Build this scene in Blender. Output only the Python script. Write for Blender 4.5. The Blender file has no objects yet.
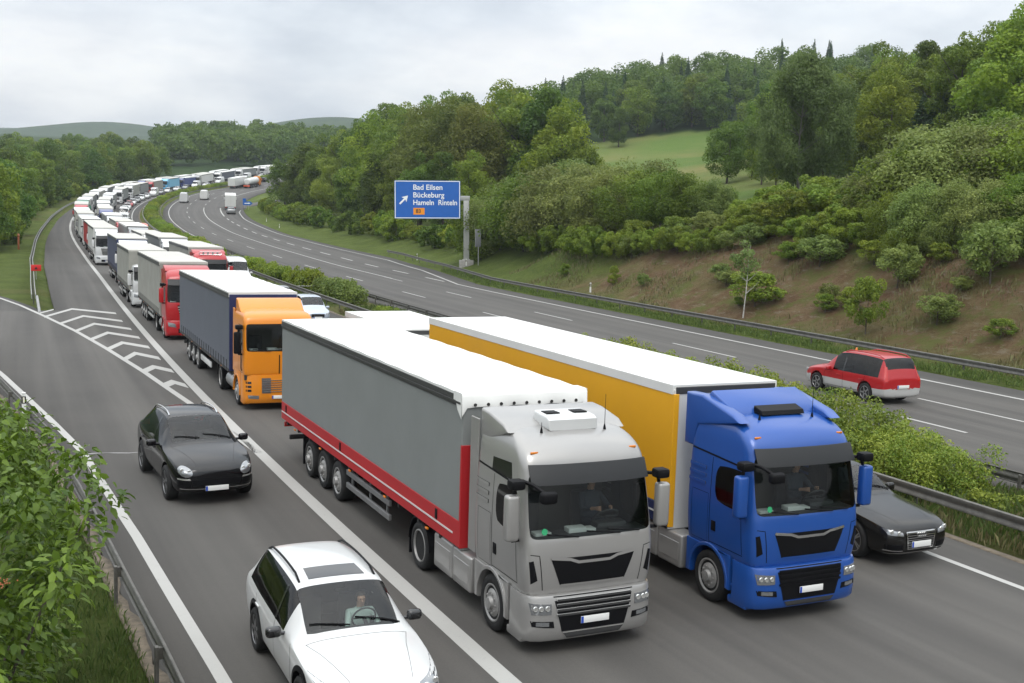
import bpy, bmesh, math, random
import numpy as np
from mathutils import Vector, Matrix
from mathutils.bvhtree import BVHTree

SC = bpy.context.scene
COL = SC.collection
R_ = math.radians
rnd = random.Random(7)

# ------------------------------------------------------------------ camera
cam_d = bpy.data.cameras.new("camera")
cam = bpy.data.objects.new("camera", cam_d)
COL.objects.link(cam)
CAM_POS = Vector((-9.505, -16.003, 7.486))
_p, _y, _r, _f = 0.12154386, 0.4536468, 0.0339801702, 1139.66
_F = Vector((math.sin(_y) * math.cos(_p), math.cos(_y) * math.cos(_p), -math.sin(_p)))
_R0 = Vector((math.cos(_y), -math.sin(_y), 0))
_U0 = _R0.cross(_F)
_R = _R0 * math.cos(_r) + _U0 * math.sin(_r)
_U = _U0 * math.cos(_r) - _R0 * math.sin(_r)
cam.matrix_world = Matrix(((_R.x, _U.x, -_F.x, CAM_POS.x), (_R.y, _U.y, -_F.y, CAM_POS.y),
                           (_R.z, _U.z, -_F.z, CAM_POS.z), (0, 0, 0, 1)))
cam_d.sensor_width = 36
cam_d.lens = _f / 1024 * 36
cam_d.clip_start = 0.1
cam_d.clip_end = 20000
SC.camera = cam

# ------------------------------------------------------------------ daylight
SUN_EL, SUN_AZ = R_(58), R_(205)       # azimuth clockwise from +Y
world = bpy.data.worlds.new("World")
SC.world = world
world.use_nodes = True
wn, wl = world.node_tree.nodes, world.node_tree.links
wn.clear()
wo = wn.new("ShaderNodeOutputWorld")
bg = wn.new("ShaderNodeBackground")
bg.inputs[1].default_value = 0.1
wl.new(bg.outputs[0], wo.inputs[0])
sky = wn.new("ShaderNodeTexSky")
sky.sky_type = 'NISHITA'
sky.sun_disc = False
sky.sun_elevation = SUN_EL
sky.sun_rotation = SUN_AZ
sky.dust_density = 3.0
tc = wn.new("ShaderNodeTexCoord")
sep = wn.new("ShaderNodeSeparateXYZ")
wl.new(tc.outputs["Generated"], sep.inputs[0])


def wmath(op, a, b=None, clamp=False):
    n = wn.new("ShaderNodeMath")
    n.operation = op
    n.use_clamp = clamp
    for i, v in enumerate((a, b)):
        if v is None:
            continue
        if isinstance(v, (int, float)):
            n.inputs[i].default_value = v
        else:
            wl.new(v, n.inputs[i])
    return n.outputs[0]


zc = wmath('MAXIMUM', sep.outputs[2], 0.0)
zd = wmath('ADD', zc, 0.30)
comb = wn.new("ShaderNodeCombineXYZ")
wl.new(wmath('DIVIDE', sep.outputs[0], zd), comb.inputs[0])
wl.new(wmath('DIVIDE', sep.outputs[1], zd), comb.inputs[1])


def wnoise(scale, detail, rough, off):
    mp = wn.new("ShaderNodeMapping")
    mp.inputs["Location"].default_value = off
    wl.new(comb.outputs[0], mp.inputs[0])
    n = wn.new("ShaderNodeTexNoise")
    n.inputs["Scale"].default_value = scale
    n.inputs["Detail"].default_value = detail
    n.inputs["Roughness"].default_value = rough
    wl.new(mp.outputs[0], n.inputs["Vector"])
    return n.outputs[0]


def wramp(src, pts):
    n = wn.new("ShaderNodeValToRGB")
    e = n.color_ramp.elements
    e[0].position, e[0].color = pts[0][0], (*pts[0][1], 1)
    e[1].position, e[1].color = pts[-1][0], (*pts[-1][1], 1)
    for p_, c_ in pts[1:-1]:
        x = e.new(p_)
        x.color = (*c_, 1)
    wl.new(src, n.inputs[0])
    return n.outputs[0]


def wmix(f, a, b):
    n = wn.new("ShaderNodeMix")
    n.data_type = 'RGBA'
    for i, v in ((0, f), (6, a), (7, b)):
        if isinstance(v, (int, float)):
            n.inputs[i].default_value = v
        elif isinstance(v, tuple):
            n.inputs[i].default_value = (*v, 1)
        else:
            wl.new(v, n.inputs[i])
    return n.outputs[2]


# a broken overcast: big grey decks, brighter gaps, a little thin blue
cl1 = wramp(wnoise(1.1, 7, 0.5, (3.1, 0.4, 0)), [(0.35, (5.6, 6.15, 6.8)), (0.47, (7.9, 8.35, 8.8)), (0.60, (10.2, 10.25, 10.2))])
cl2 = wramp(wnoise(3.4, 9, 0.55, (1.0, 5.2, 0)), [(0.36, (0.88, 0.89, 0.91)), (0.64, (1.04, 1.04, 1.03))])
mul = wn.new("ShaderNodeMix")
mul.data_type = 'RGBA'
mul.blend_type = 'MULTIPLY'
mul.inputs[0].default_value = 1
wl.new(cl1, mul.inputs[6])
wl.new(cl2, mul.inputs[7])
zen = wmath('ADD', wmath('MULTIPLY', zc, 2.25), 0.84)
vm = wn.new("ShaderNodeVectorMath")
vm.operation = 'SCALE'
wl.new(mul.outputs[2], vm.inputs[0])
wl.new(zen, vm.inputs[3])
wl.new(wmix(0.93, sky.outputs[0], vm.outputs[0]), bg.inputs[0])

sun_d = bpy.data.lights.new("sun", 'SUN')
sun_d.energy = 1.25
sun_d.angle = R_(25)
sun_d.color = (1.0, 0.97, 0.92)
sun = bpy.data.objects.new("sun", sun_d)
COL.objects.link(sun)
_sd = Vector((math.sin(SUN_AZ) * math.cos(SUN_EL), math.cos(SUN_AZ) * math.cos(SUN_EL), math.sin(SUN_EL)))
sun.rotation_euler = _sd.to_track_quat('Z', 'Y').to_euler()

SC.view_settings.view_transform = 'Standard'
SC.view_settings.look = 'None'
SC.view_settings.exposure = 0.0
SC.view_settings.gamma = 1.0
SC.view_settings.use_curve_mapping = False
SC.cycles.max_bounces = 6
SC.cycles.diffuse_bounces = 2
SC.cycles.glossy_bounces = 3
SC.cycles.transmission_bounces = 4
SC.cycles.transparent_max_bounces = 12
SC.cycles.volume_bounces = 0
SC.cycles.use_denoising = True

# ------------------------------------------------------------------ helpers: materials


def mat(name, col, rough=0.5, metal=0.0, coat=0.0, var=0.0, vscale=8.0, bump=0.0, bscale=60.0, spec=0.5, emit=None):
    m = bpy.data.materials.new(name)
    m.use_nodes = True
    n, l = m.node_tree.nodes, m.node_tree.links
    b = n["Principled BSDF"]
    b.inputs["Base Color"].default_value = (*col, 1)
    b.inputs["Roughness"].default_value = rough
    b.inputs["Metallic"].default_value = metal
    b.inputs["Coat Weight"].default_value = coat
    b.inputs["Coat Roughness"].default_value = 0.06
    b.inputs["Specular IOR Level"].default_value = spec
    if emit:
        b.inputs["Emission Color"].default_value = (*emit[:3], 1)
        b.inputs["Emission Strength"].default_value = emit[3]
    if var > 0 or bump > 0:
        t = n.new("ShaderNodeTexCoord")
    if var > 0:
        x = n.new("ShaderNodeTexNoise")
        x.inputs["Scale"].default_value = vscale
        x.inputs["Detail"].default_value = 6
        x.inputs["Roughness"].default_value = 0.65
        l.new(t.outputs["Object"], x.inputs["Vector"])
        r = n.new("ShaderNodeMapRange")
        r.inputs[1].default_value, r.inputs[2].default_value = 0.3, 0.7
        r.inputs[3].default_value, r.inputs[4].default_value = 1 - var, 1 + var * 0.6
        l.new(x.outputs[0], r.inputs[0])
        v = n.new("ShaderNodeVectorMath")
        v.operation = 'SCALE'
        v.inputs[0].default_value = col
        l.new(r.outputs[0], v.inputs[3])
        l.new(v.outputs[0], b.inputs["Base Color"])
    if bump > 0:
        x2 = n.new("ShaderNodeTexNoise")
        x2.inputs["Scale"].default_value = bscale
        x2.inputs["Detail"].default_value = 4
        l.new(t.outputs["Object"], x2.inputs["Vector"])
        bp = n.new("ShaderNodeBump")
        bp.inputs["Strength"].default_value = bump
        bp.inputs["Distance"].default_value = 0.02
        l.new(x2.outputs[0], bp.inputs["Height"])
        l.new(bp.outputs[0], b.inputs["Normal"])
    return m


def glass_mat(name, tint, ior=1.5):
    """window glass: tinted see-through plus a mirror sheen that grows at grazing angles"""
    m = bpy.data.materials.new(name)
    m.use_nodes = True
    n, l = m.node_tree.nodes, m.node_tree.links
    n.clear()
    o = n.new("ShaderNodeOutputMaterial")
    tr = n.new("ShaderNodeBsdfTransparent")
    tr.inputs[0].default_value = (*tint, 1)
    gl = n.new("ShaderNodeBsdfGlossy")
    gl.inputs["Roughness"].default_value = 0.03
    fr = n.new("ShaderNodeFresnel")
    fr.inputs[0].default_value = ior
    mx = n.new("ShaderNodeMixShader")
    l.new(fr.outputs[0], mx.inputs[0])
    l.new(tr.outputs[0], mx.inputs[1])
    l.new(gl.outputs[0], mx.inputs[2])
    l.new(mx.outputs[0], o.inputs[0])
    return m


def leaf_mat(name, dark, light, trans=0.44, rough=0.55):
    """leaves: per-leaf tint attribute runs dark..light, a little hue drift per plant"""
    m = bpy.data.materials.new(name)
    m.use_nodes = True
    n, l = m.node_tree.nodes, m.node_tree.links
    b = n["Principled BSDF"]
    at = n.new("ShaderNodeAttribute")
    at.attribute_name = "tint"
    oi = n.new("ShaderNodeObjectInfo")
    mx = n.new("ShaderNodeMix")
    mx.data_type = 'RGBA'
    mx.inputs[6].default_value = (*dark, 1)
    mx.inputs[7].default_value = (*light, 1)
    l.new(at.outputs["Fac"], mx.inputs[0])
    hs = n.new("ShaderNodeHueSaturation")
    mr = n.new("ShaderNodeMapRange")
    mr.inputs[3].default_value, mr.inputs[4].default_value = 0.488, 0.522
    l.new(oi.outputs["Random"], mr.inputs[0])
    l.new(mr.outputs[0], hs.inputs["Hue"])
    mv = n.new("ShaderNodeMapRange")
    mv.inputs[3].default_value, mv.inputs[4].default_value = 0.78, 1.18
    rr = n.new("ShaderNodeMath")
    rr.operation = 'FRACT'
    r2 = n.new("ShaderNodeMath")
    r2.operation = 'MULTIPLY'
    r2.inputs[1].default_value = 17.31
    l.new(oi.outputs["Random"], r2.inputs[0])
    l.new(r2.outputs[0], rr.inputs[0])
    l.new(rr.outputs[0], mv.inputs[0])
    l.new(mv.outputs[0], hs.inputs["Value"])
    l.new(mx.outputs[2], hs.inputs["Color"])
    l.new(hs.outputs[0], b.inputs["Base Color"])
    b.inputs["Roughness"].default_value = rough
    b.inputs["Specular IOR Level"].default_value = 0.3
    if trans > 0:
        o = n["Material Output"]
        t = n.new("ShaderNodeBsdfTranslucent")
        l.new(hs.outputs[0], t.inputs[0])
        ms = n.new("ShaderNodeMixShader")
        ms.inputs[0].default_value = trans
        l.new(b.outputs[0], ms.inputs[1])
        l.new(t.outputs[0], ms.inputs[2])
        l.new(ms.outputs[0], o.inputs[0])
    return m


# ------------------------------------------------------------------ helpers: objects

def tag(o, label=None, cat=None, group=None, kind=None):
    if label:
        o["label"] = label
    if cat:
        o["category"] = cat
    if group:
        o["group"] = group
    if kind:
        o["kind"] = kind
    return o


def empty(name, loc=(0, 0, 0), rot=(0, 0, 0), label=None, cat=None, group=None):
    o = bpy.data.objects.new(name, None)
    o.empty_display_size = 0.2
    COL.objects.link(o)
    o.location = loc
    o.rotation_euler = rot
    return tag(o, label, cat, group)


def link_mesh(name, me, m=None, parent=None):
    o = bpy.data.objects.new(name, me)
    COL.objects.link(o)
    if m is not None:
        if not me.materials:
            me.materials.append(m)
    if parent:
        o.parent = parent
    return o


def kids(o):
    return [c for c in bpy.data.objects if c.parent == o]


def copy_tree(o, parent=None, _map=None):
    """a copy of a thing with copies of its parts and sub-parts (mesh data shared)"""
    if _map is None:
        _map = {}
        for c in bpy.data.objects:
            if c.parent:
                _map.setdefault(c.parent.name, []).append(c)
    c = o.copy()
    COL.objects.link(c)
    c.parent = parent
    for ch in _map.get(o.name, []):
        copy_tree(ch, c, _map)
    return c


class MB:
    """collects shapes and links them as one mesh object"""

    def __init__(self):
        self.bm = bmesh.new()

    def _xf(self, vs, loc=None, rot=None):
        if rot is not None:
            bmesh.ops.rotate(self.bm, verts=vs, cent=(0, 0, 0), matrix=rot)
        if loc is not None:
            bmesh.ops.translate(self.bm, verts=vs, vec=loc)

    def box(self, c, s, bev=0.0, seg=2, rot=None):
        g = bmesh.ops.create_cube(self.bm, size=1.0)
        vs = g['verts']
        bmesh.ops.scale(self.bm, verts=vs, vec=s)
        if bev > 0:
            es = list({e for v in vs for e in v.link_edges})
            r = bmesh.ops.bevel(self.bm, geom=es, offset=min(bev, min(s) * 0.49), segments=seg, affect='EDGES', profile=0.5)
            vs = list({v for f in r['faces'] for v in f.verts} | {v for v in vs if v.is_valid})
        self._xf(vs, c, rot)
        return self

    def bx(self, x0, x1, y0, y1, z0, z1, bev=0.0, seg=2):
        return self.box(((x0 + x1) / 2, (y0 + y1) / 2, (z0 + z1) / 2), (abs(x1 - x0), abs(y1 - y0), abs(z1 - z0)), bev, seg)

    def prism(self, poly, x0, x1, axis='x', bev=0.0, seg=2):
        """poly in the two other axes, in order; extruded from x0 to x1 along axis"""
        def P(a, b, h):
            return {'x': (h, a, b), 'y': (a, h, b), 'z': (a, b, h)}[axis]
        lo = [self.bm.verts.new(P(a, b, x0)) for a, b in poly]
        hi = [self.bm.verts.new(P(a, b, x1)) for a, b in poly]
        fs = [self.bm.faces.new(lo), self.bm.faces.new(hi[::-1])]
        k = len(poly)
        for i in range(k):
            fs.append(self.bm.faces.new((lo[i], hi[i], hi[(i + 1) % k], lo[(i + 1) % k])))
        bmesh.ops.recalc_face_normals(self.bm, faces=fs)
        if bev > 0:
            es = [e for e in fs[0].edges] + [e for e in fs[1].edges]
            bmesh.ops.bevel(self.bm, geom=es, offset=bev, segments=seg, affect='EDGES', profile=0.5)
        return self

    def tube(self, pts, r, n=8, closed=False, caps=True):
        pts = [Vector(p) for p in pts]
        rs = r if isinstance(r, (list, tuple)) else [r] * len(pts)
        rings = []
        k = len(pts)
        prev = None
        for i, p in enumerate(pts):
            if closed:
                d = pts[(i + 1) % k] - pts[(i - 1) % k]
            else:
                d = pts[min(i + 1, k - 1)] - pts[max(i - 1, 0)]
            d.normalize()
            a = prev if prev is not None else (Vector((0, 0, 1)) if abs(d.z) < 0.9 else Vector((1, 0, 0)))
            u = (a - d * a.dot(d))
            if u.length < 1e-4:
                u = d.orthogonal()
            u.normalize()
            prev = u
            w = d.cross(u)
            rings.append([self.bm.verts.new(p + (u * math.cos(t) + w * math.sin(t)) * rs[i])
                          for t in [2 * math.pi * j / n for j in range(n)]])
        m = k if closed else k - 1
        for i in range(m):
            a, b = rings[i], rings[(i + 1) % k]
            for j in range(n):
                self.bm.faces.new((a[j], a[(j + 1) % n], b[(j + 1) % n], b[j]))
        if caps and not closed:
            self.bm.faces.new(rings[0][::-1])
            self.bm.faces.new(rings[-1])
        return self

    def lathe(self, prof, n=24, axis='x', c=(0, 0, 0)):
        """prof: (h, r) along the axis"""
        rings = []
        for h, r in prof:
            ring = []
            for j in range(n):
                t = 2 * math.pi * j / n
                a, b = r * math.cos(t), r * math.sin(t)
                q = {'x': (h, a, b), 'y': (a, h, b), 'z': (a, b, h)}[axis]
                ring.append(self.bm.verts.new((q[0] + c[0], q[1] + c[1], q[2] + c[2])))
            rings.append(ring)
        fs = []
        for a, b in zip(rings, rings[1:]):
            for j in range(n):
                fs.append(self.bm.faces.new((a[j], a[(j + 1) % n], b[(j + 1) % n], b[j])))
        if prof[0][1] > 1e-4:
            fs.append(self.bm.faces.new(rings[0][::-1]))
        if prof[-1][1] > 1e-4:
            fs.append(self.bm.faces.new(rings[-1]))
        bmesh.ops.recalc_face_normals(self.bm, faces=fs)
        return self

    def grid(self, P, close_u=False):
        """P[i][j] points -> quads"""
        V = [[self.bm.verts.new(p) for p in row] for row in P]
        k = len(V)
        for i in range(k if close_u else k - 1):
            for j in range(len(V[0]) - 1):
                a, b = V[i], V[(i + 1) % k]
                self.bm.faces.new((a[j], a[j + 1], b[j + 1], b[j]))
        return V

    def face(self, pts):
        self.bm.faces.new([self.bm.verts.new(p) for p in pts])
        return self

    def mesh(self, name, smooth=35):
        me = bpy.data.meshes.new(name)
        bmesh.ops.remove_doubles(self.bm, verts=self.bm.verts, dist=1e-5)
        self.bm.to_mesh(me)
        self.bm.free()
        if smooth:
            me.shade_smooth()
            me.set_sharp_from_angle(angle=R_(smooth))
        return me

    def build(self, name, m, parent=None, smooth=35, loc=None):
        o = link_mesh(name, self.mesh(name, smooth), m, parent)
        if loc is not None:
            o.location = loc
        return o


def quads_mesh(name, V, F, tint=None):
    """fast numpy mesh of quads: V (n,3), F (m,4)"""
    me = bpy.data.meshes.new(name)
    V = np.asarray(V, np.float32)
    F = np.asarray(F, np.int32)
    k = F.shape[1]
    me.vertices.add(len(V))
    me.vertices.foreach_set("co", V.ravel())
    me.loops.add(F.size)
    me.loops.foreach_set("vertex_index", F.ravel())
    me.polygons.add(len(F))
    me.polygons.foreach_set("loop_start", np.arange(0, F.size, k, dtype=np.int32))
    me.polygons.foreach_set("loop_total", np.full(len(F), k, np.int32))
    if tint is not None:
        a = me.attributes.new("tint", 'FLOAT', 'FACE')
        a.data.foreach_set("value", np.asarray(tint, np.float32))
    me.update(calc_edges=True)
    return me


# ------------------------------------------------------------------ the road's line in plan and height
KS = [0, 50, 90, 130, 170, 210, 250, 300, 350, 400, 470, 560, 700]
KV = [1.55e-03, 5.6e-04, -2.2e-04, -9e-05, 4.1e-04, 8.9e-04, 1.29e-03, 1.79e-03, 2.24e-03, 2.48e-03, 2.64e-03, 2.79e-03, 2.95e-03]
ZS = [0, 40, 80, 120, 160, 200, 250, 300, 350, 420, 500, 600, 720]
ZV = [0.0, -.26, -.67, -.85, -.53, .01, 1.37, 3.37, 5.69, 9.2, 15.74, 23.89, 33.68]
DS = 2.0
_s = np.arange(-100, 740, DS)
_k = np.interp(_s, KS, KV)
_k[_s < -20] = 0.0
_zr = np.interp(_s, ZS, ZV)
_ker = np.hanning(13)
_ker /= _ker.sum()
_zr = np.convolve(np.pad(_zr, 6, mode='edge'), _ker, mode='valid')
_th = np.cumsum(_k) * DS
_th -= np.interp(0, _s, _th)
_rx = np.cumsum(np.sin(_th)) * DS
_ry = np.cumsum(np.cos(_th)) * DS
_rx -= np.interp(0, _s, _rx) - 14
_ry -= np.interp(0, _s, _ry)


def rp(s, d, dz=0.0):
    """point on the road surface: s metres along, d metres across (14 is the middle of the median)"""
    x, y, z, t = (np.interp(s, _s, a) for a in (_rx, _ry, _zr, _th))
    e = d - 14
    return Vector((x + e * math.cos(t), y - e * math.sin(t), z + dz))


def heading(s):
    return float(np.interp(s, _s, _th))


def rps(S, d, dz=0.0):
    S = np.asarray(S, float)
    d = np.asarray(d, float) + 0 * S
    x, y, z, t = (np.interp(S, _s, a) for a in (_rx, _ry, _zr, _th))
    return np.stack([x + (d - 14) * np.cos(t), y - (d - 14) * np.sin(t), z + dz], -1)


def sd_of(x, y):
    """(s, d) of plan points, vectorised"""
    x = np.asarray(x, float).ravel()
    y = np.asarray(y, float).ravel()
    S = np.empty(len(x))
    D = np.empty(len(x))
    for a in range(0, len(x), 20000):
        xa, ya = x[a:a + 20000, None], y[a:a + 20000, None]
        i = ((xa - _rx) ** 2 + (ya - _ry) ** 2).argmin(1)
        dx, dy = xa[:, 0] - _rx[i], ya[:, 0] - _ry[i]
        t = _th[i]
        S[a:a + 20000] = _s[i] + dx * np.sin(t) + dy * np.cos(t)
        D[a:a + 20000] = 14 + dx * np.cos(t) - dy * np.sin(t)
    return S, D


def sstep(a, b, x):
    t = np.clip((np.asarray(x, float) - a) / (b - a), 0, 1)
    return t * t * (3 - 2 * t)


# right-hand edge of tarmac along s, left-hand edge too
def right_edge(s):
    return np.interp(s, [-100, 88, 112, 135, 200, 255, 300, 740], [33.0, 33.0, 36.4, 38.2, 36.6, 36.4, 36.6, 34.5])


def left_edge(s):
    return np.interp(s, [-100, 61, 80, 114, 154, 214, 262, 320, 740], [-6.2, -6.2, -6.4, -6.6, -6.0, -4.6, -4.2, -4.2, -4.2])


# the slip road on the left: left paint line and its own edges, as (s, d)
RAMP_L = [(-100, -5.6), (-30, -5.7), (0.7, -5.96), (8.9, -6.21), (18, -6.67), (22.9, -7.28), (28.2, -8.03), (34.2, -8.91),
          (42, -10.6), (52, -13.6), (64, -18.3), (80, -26.5), (110, -46), (150, -78), (200, -122)]
GORE_R = [(16.0, -1.86), (20.4, -2.16), (24.9, -2.51), (33.4, -3.31), (41.4, -4.26), (49.4, -5.36), (58.3, -6.9), (66, -8.35), (72.1, -9.78),
          (82, -12.7), (96, -18.8), (122, -36), (160, -66), (206, -107)]


def ramp_out(s):
    return np.interp(s, [a for a, b in RAMP_L], [b for a, b in RAMP_L]) - np.interp(s, [-100, 20, 40, 60, 200], [0.75, 0.85, 0.7, 0.6, 0.6])


def gore_in(s):
    return np.interp(s, [a for a, b in GORE_R], [b for a, b in GORE_R])


def vnoise(x, y, sc, seed=0):
    """cheap smooth value noise"""
    rs = np.random.RandomState(seed)
    T = rs.rand(64, 64)
    u, v = np.asarray(x) / sc, np.asarray(y) / sc
    i, j = np.floor(u).astype(int), np.floor(v).astype(int)
    a, b = u - i, v - j
    a, b = a * a * (3 - 2 * a), b * b * (3 - 2 * b)
    g = lambda p, q: T[p % 64, q % 64]
    return (g(i, j) * (1 - a) + g(i + 1, j) * a) * (1 - b) + (g(i, j + 1) * (1 - a) + g(i + 1, j + 1) * a) * b


def ground_z(x, y):
    x = np.asarray(x, float)
    shp = x.shape
    x = x.ravel()
    y = np.asarray(y, float).ravel()
    s, d = sd_of(x, y)
    zr = np.interp(s, _s, _zr)
    # beyond the sampled road the valley floor keeps climbing away from us
    far = np.maximum(0, np.minimum(np.abs(d - 14), 3000) - 260) + np.maximum(0, s - 760)
    zr = zr + np.minimum(far * 0.032, 110)
    z = zr.copy()
    # right: cutting bank, then the hill
    r = d - right_edge(s) - 1.8
    amp = np.interp(s, [-60, 70, 105, 150, 250, 320, 420], [1, 1, .75, .5, .12, .15, .5])
    bank = 6.4 * amp * sstep(0, 15, r) + 1.3 * amp * sstep(1, 7, r) * (vnoise(x, y, 5, 3) - .4) * (1 - sstep(12, 18, r) * .7)
    slope = np.interp(s, [-60, 60, 130, 200, 300, 420, 600], [.20, .20, .22, .20, .13, .12, .06])
    hill = slope * np.maximum(0, r - 15)
    hill = np.where(hill > 0, 70 * (1 - np.exp(-hill / 70)), 0) * sstep(15, 40, r)
    z += np.where(r > 0, bank + hill, 0)
    # second rise: the wooded ridge beyond the meadow
    z += 26 * np.exp(-(((x - 330) / 190) ** 2 + ((y - 430) / 160) ** 2)) * sstep(30, 120, r)
    # left: shoulder of the embankment, then nearly level wood floor
    lo = np.minimum(left_edge(s), np.where(s < 64, ramp_out(s), 99))
    l = lo - d
    inramp = (s < 210) & (d < gore_in(s)) & (d > ramp_out(s)) & (s > 40)
    z += np.where((l > 0) & (s < 60), -1.0 * sstep(1.5, 7, l), 0)
    z += np.where((l > 0) & (s >= 60), .012 * l * (1 - np.exp(-l / 30)), 0)
    z += np.where(l > 0, .25 * sstep(2, 6, l) * (vnoise(x, y, 4, 5) - .5), 0)
    # keep clear under the tarmac and in the median
    under = (d > lo - .4) & (d < right_edge(s) + .6)
    z = np.where(under, zr - .30, z - .03)
    z = np.where((d > 11.6) & (d < 16.6), zr + .02 + .1 * sstep(12, 13.5, d) * (1 - sstep(14.6, 16.2, d)) + .05 * vnoise(x, y, 1.1, 8) - .05 * (np.abs(d - 14) > 2.2), z)
    z = np.where(inramp & (d < left_edge(s) - .1), zr - .06 - .12, z)
    # far knolls and the hills on the skyline
    for hx, hy, hh, hr in ((150, 720, 7, 130), (281, 2568, 26, 165), (640, 2080, 52, 190)):
        z += hh * np.exp(-((x - hx) ** 2 + (y - hy) ** 2) / (2 * (hr * .7) ** 2))
    # the field and woods far off get gentle relief
    z += 5 * (vnoise(x, y, 160, 11) - .5) * sstep(60, 200, np.hypot(d - 14, 0)) * sstep(250, 500, np.hypot(x, y))
    return z.reshape(shp)


def gz(x, y):
    return float(ground_z(np.array([x]), np.array([y]))[0])

# ------------------------------------------------------------------ setting: ground
def axis_coords(lo, d0, d1, hi, step, g):
    a = list(np.arange(d0, d1 + 1e-6, step))
    st, x = step, d1
    while x < hi:
        st *= g
        x += st
        a.append(x)
    st, x = step, d0
    while x > lo:
        st *= g
        x -= st
        a.insert(0, x)
    return np.array(a)


gxs = axis_coords(-2600, -26, 62, 5200, 0.8, 1.022)
gys = axis_coords(-160, -20, 150, 6500, 0.8, 1.022)
GX, GY = np.meshgrid(gxs, gys)
GZ = ground_z(GX, GY)
nx, ny = len(gxs), len(gys)
gv = np.stack([GX.ravel(), GY.ravel(), GZ.ravel()], -1)
ii = (np.arange(ny - 1)[:, None] * nx + np.arange(nx - 1)[None, :]).ravel()
gf = np.stack([ii, ii + 1, ii + nx + 1, ii + nx], -1)
gme = quads_mesh("ground", gv, gf)
gme.shade_smooth()
gs, gd = sd_of(gv[:, 0], gv[:, 1])
gr = gd - right_edge(gs) - 1.8
n1 = vnoise(gv[:, 0], gv[:, 1], 5, 21)
n2 = vnoise(gv[:, 0], gv[:, 1], 1.7, 22)
dirt = sstep(0.6, 3.2, gr + 2.2 * (n1 - .5)) * (1 - sstep(10.5, 15, gr + 5 * (n1 - .5))) * (1 - sstep(62, 92, gs + 18 * (n1 - .5)))
dirt = np.clip(dirt * (0.62 + .7 * n2), 0, 1)
dry = np.where((gd > 11.4) & (gd < 16.8), 0.55 * sstep(.35, .75, n1 * .6 + n2 * .4), 0)
lk = left_edge(gs) - gd
dry = np.maximum(dry, np.where((lk > 0) & (lk < 12), .35 * sstep(.55, .8, n1), 0))
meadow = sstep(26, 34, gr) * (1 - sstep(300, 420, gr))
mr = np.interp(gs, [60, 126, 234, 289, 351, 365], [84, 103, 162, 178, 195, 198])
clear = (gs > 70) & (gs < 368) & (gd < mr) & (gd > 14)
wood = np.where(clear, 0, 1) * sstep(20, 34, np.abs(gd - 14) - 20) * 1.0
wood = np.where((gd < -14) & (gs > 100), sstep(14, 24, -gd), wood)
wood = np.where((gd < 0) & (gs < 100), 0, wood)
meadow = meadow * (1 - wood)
for nm, arr in (("dirt", dirt), ("dry", dry), ("meadow", meadow), ("wood", wood)):
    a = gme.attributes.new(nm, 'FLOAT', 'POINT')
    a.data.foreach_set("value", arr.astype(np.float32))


def node_helpers(m):
    n, l = m.node_tree.nodes, m.node_tree.links

    def noise(vec, scale, detail=5, rough=0.6):
        x = n.new("ShaderNodeTexNoise")
        x.inputs["Scale"].default_value = scale
        x.inputs["Detail"].default_value = detail
        x.inputs["Roughness"].default_value = rough
        if vec is not None:
            l.new(vec, x.inputs["Vector"])
        return x.outputs[0]

    def mix(f, a, b, bt='MIX'):
        x = n.new("ShaderNodeMix")
        x.data_type = 'RGBA'
        x.blend_type = bt
        for i, v in ((0, f), (6, a), (7, b)):
            if isinstance(v, (int, float)):
                x.inputs[i].default_value = v
            elif isinstance(v, tuple):
                x.inputs[i].default_value = (*v, 1)
            else:
                l.new(v, x.inputs[i])
        return x.outputs[2]

    def rng(src, a, b, c, d):
        x = n.new("ShaderNodeMapRange")
        for i, v in enumerate((a, b, c, d)):
            x.inputs[i + 1].default_value = v
        l.new(src, x.inputs[0])
        return x.outputs[0]

    def attr(name):
        x = n.new("ShaderNodeAttribute")
        x.attribute_name = name
        return x.outputs["Fac"]

    def mapv(vec, sc):
        x = n.new("ShaderNodeMapping")
        x.inputs["Scale"].default_value = sc
        l.new(vec, x.inputs[0])
        return x.outputs[0]

    def bump(h, s, d):
        x = n.new("ShaderNodeBump")
        x.inputs["Strength"].default_value = s
        x.inputs["Distance"].default_value = d
        l.new(h, x.inputs["Height"])
        l.new(x.outputs[0], n["Principled BSDF"].inputs["Normal"])

    def mul(a, b):
        x = n.new("ShaderNodeMath")
        x.operation = 'MULTIPLY'
        for i, v in enumerate((a, b)):
            if isinstance(v, (int, float)):
                x.inputs[i].default_value = v
            else:
                l.new(v, x.inputs[i])
        return x.outputs[0]
    return n, l, noise, mix, rng, attr, mapv, bump, mul


gm = bpy.data.materials.new("ground")
gm.use_nodes = True
n, l, noise, mix, rng, attr, mapv, bump, mul = node_helpers(gm)
oc = n.new("ShaderNodeTexCoord").outputs["Object"]
g_a = mix(rng(noise(oc, .35), .35, .65, 0, 1), (.050, .080, .015), (.095, .135, .028))
g_a = mix(rng(noise(oc, 3.0, 7, .7), .35, .7, 0, .75), g_a, (.13, .15, .042))
g_m = mix(rng(noise(oc, .014, 5, .6), .40, .60, 0, 1), (.095, .155, .034), (.215, .19, .075))
g_m = mix(rng(noise(oc, .5, 6, .7), .3, .7, 0, .5), g_m, (.12, .165, .045))
c1 = mix(attr("meadow"), g_a, g_m)
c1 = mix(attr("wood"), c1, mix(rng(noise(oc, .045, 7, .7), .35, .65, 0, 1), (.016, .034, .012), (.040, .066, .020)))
d_c = mix(rng(noise(oc, .7, 8, .75), .38, .62, 0, 1), (.125, .072, .040), (.19, .132, .076))
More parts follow.
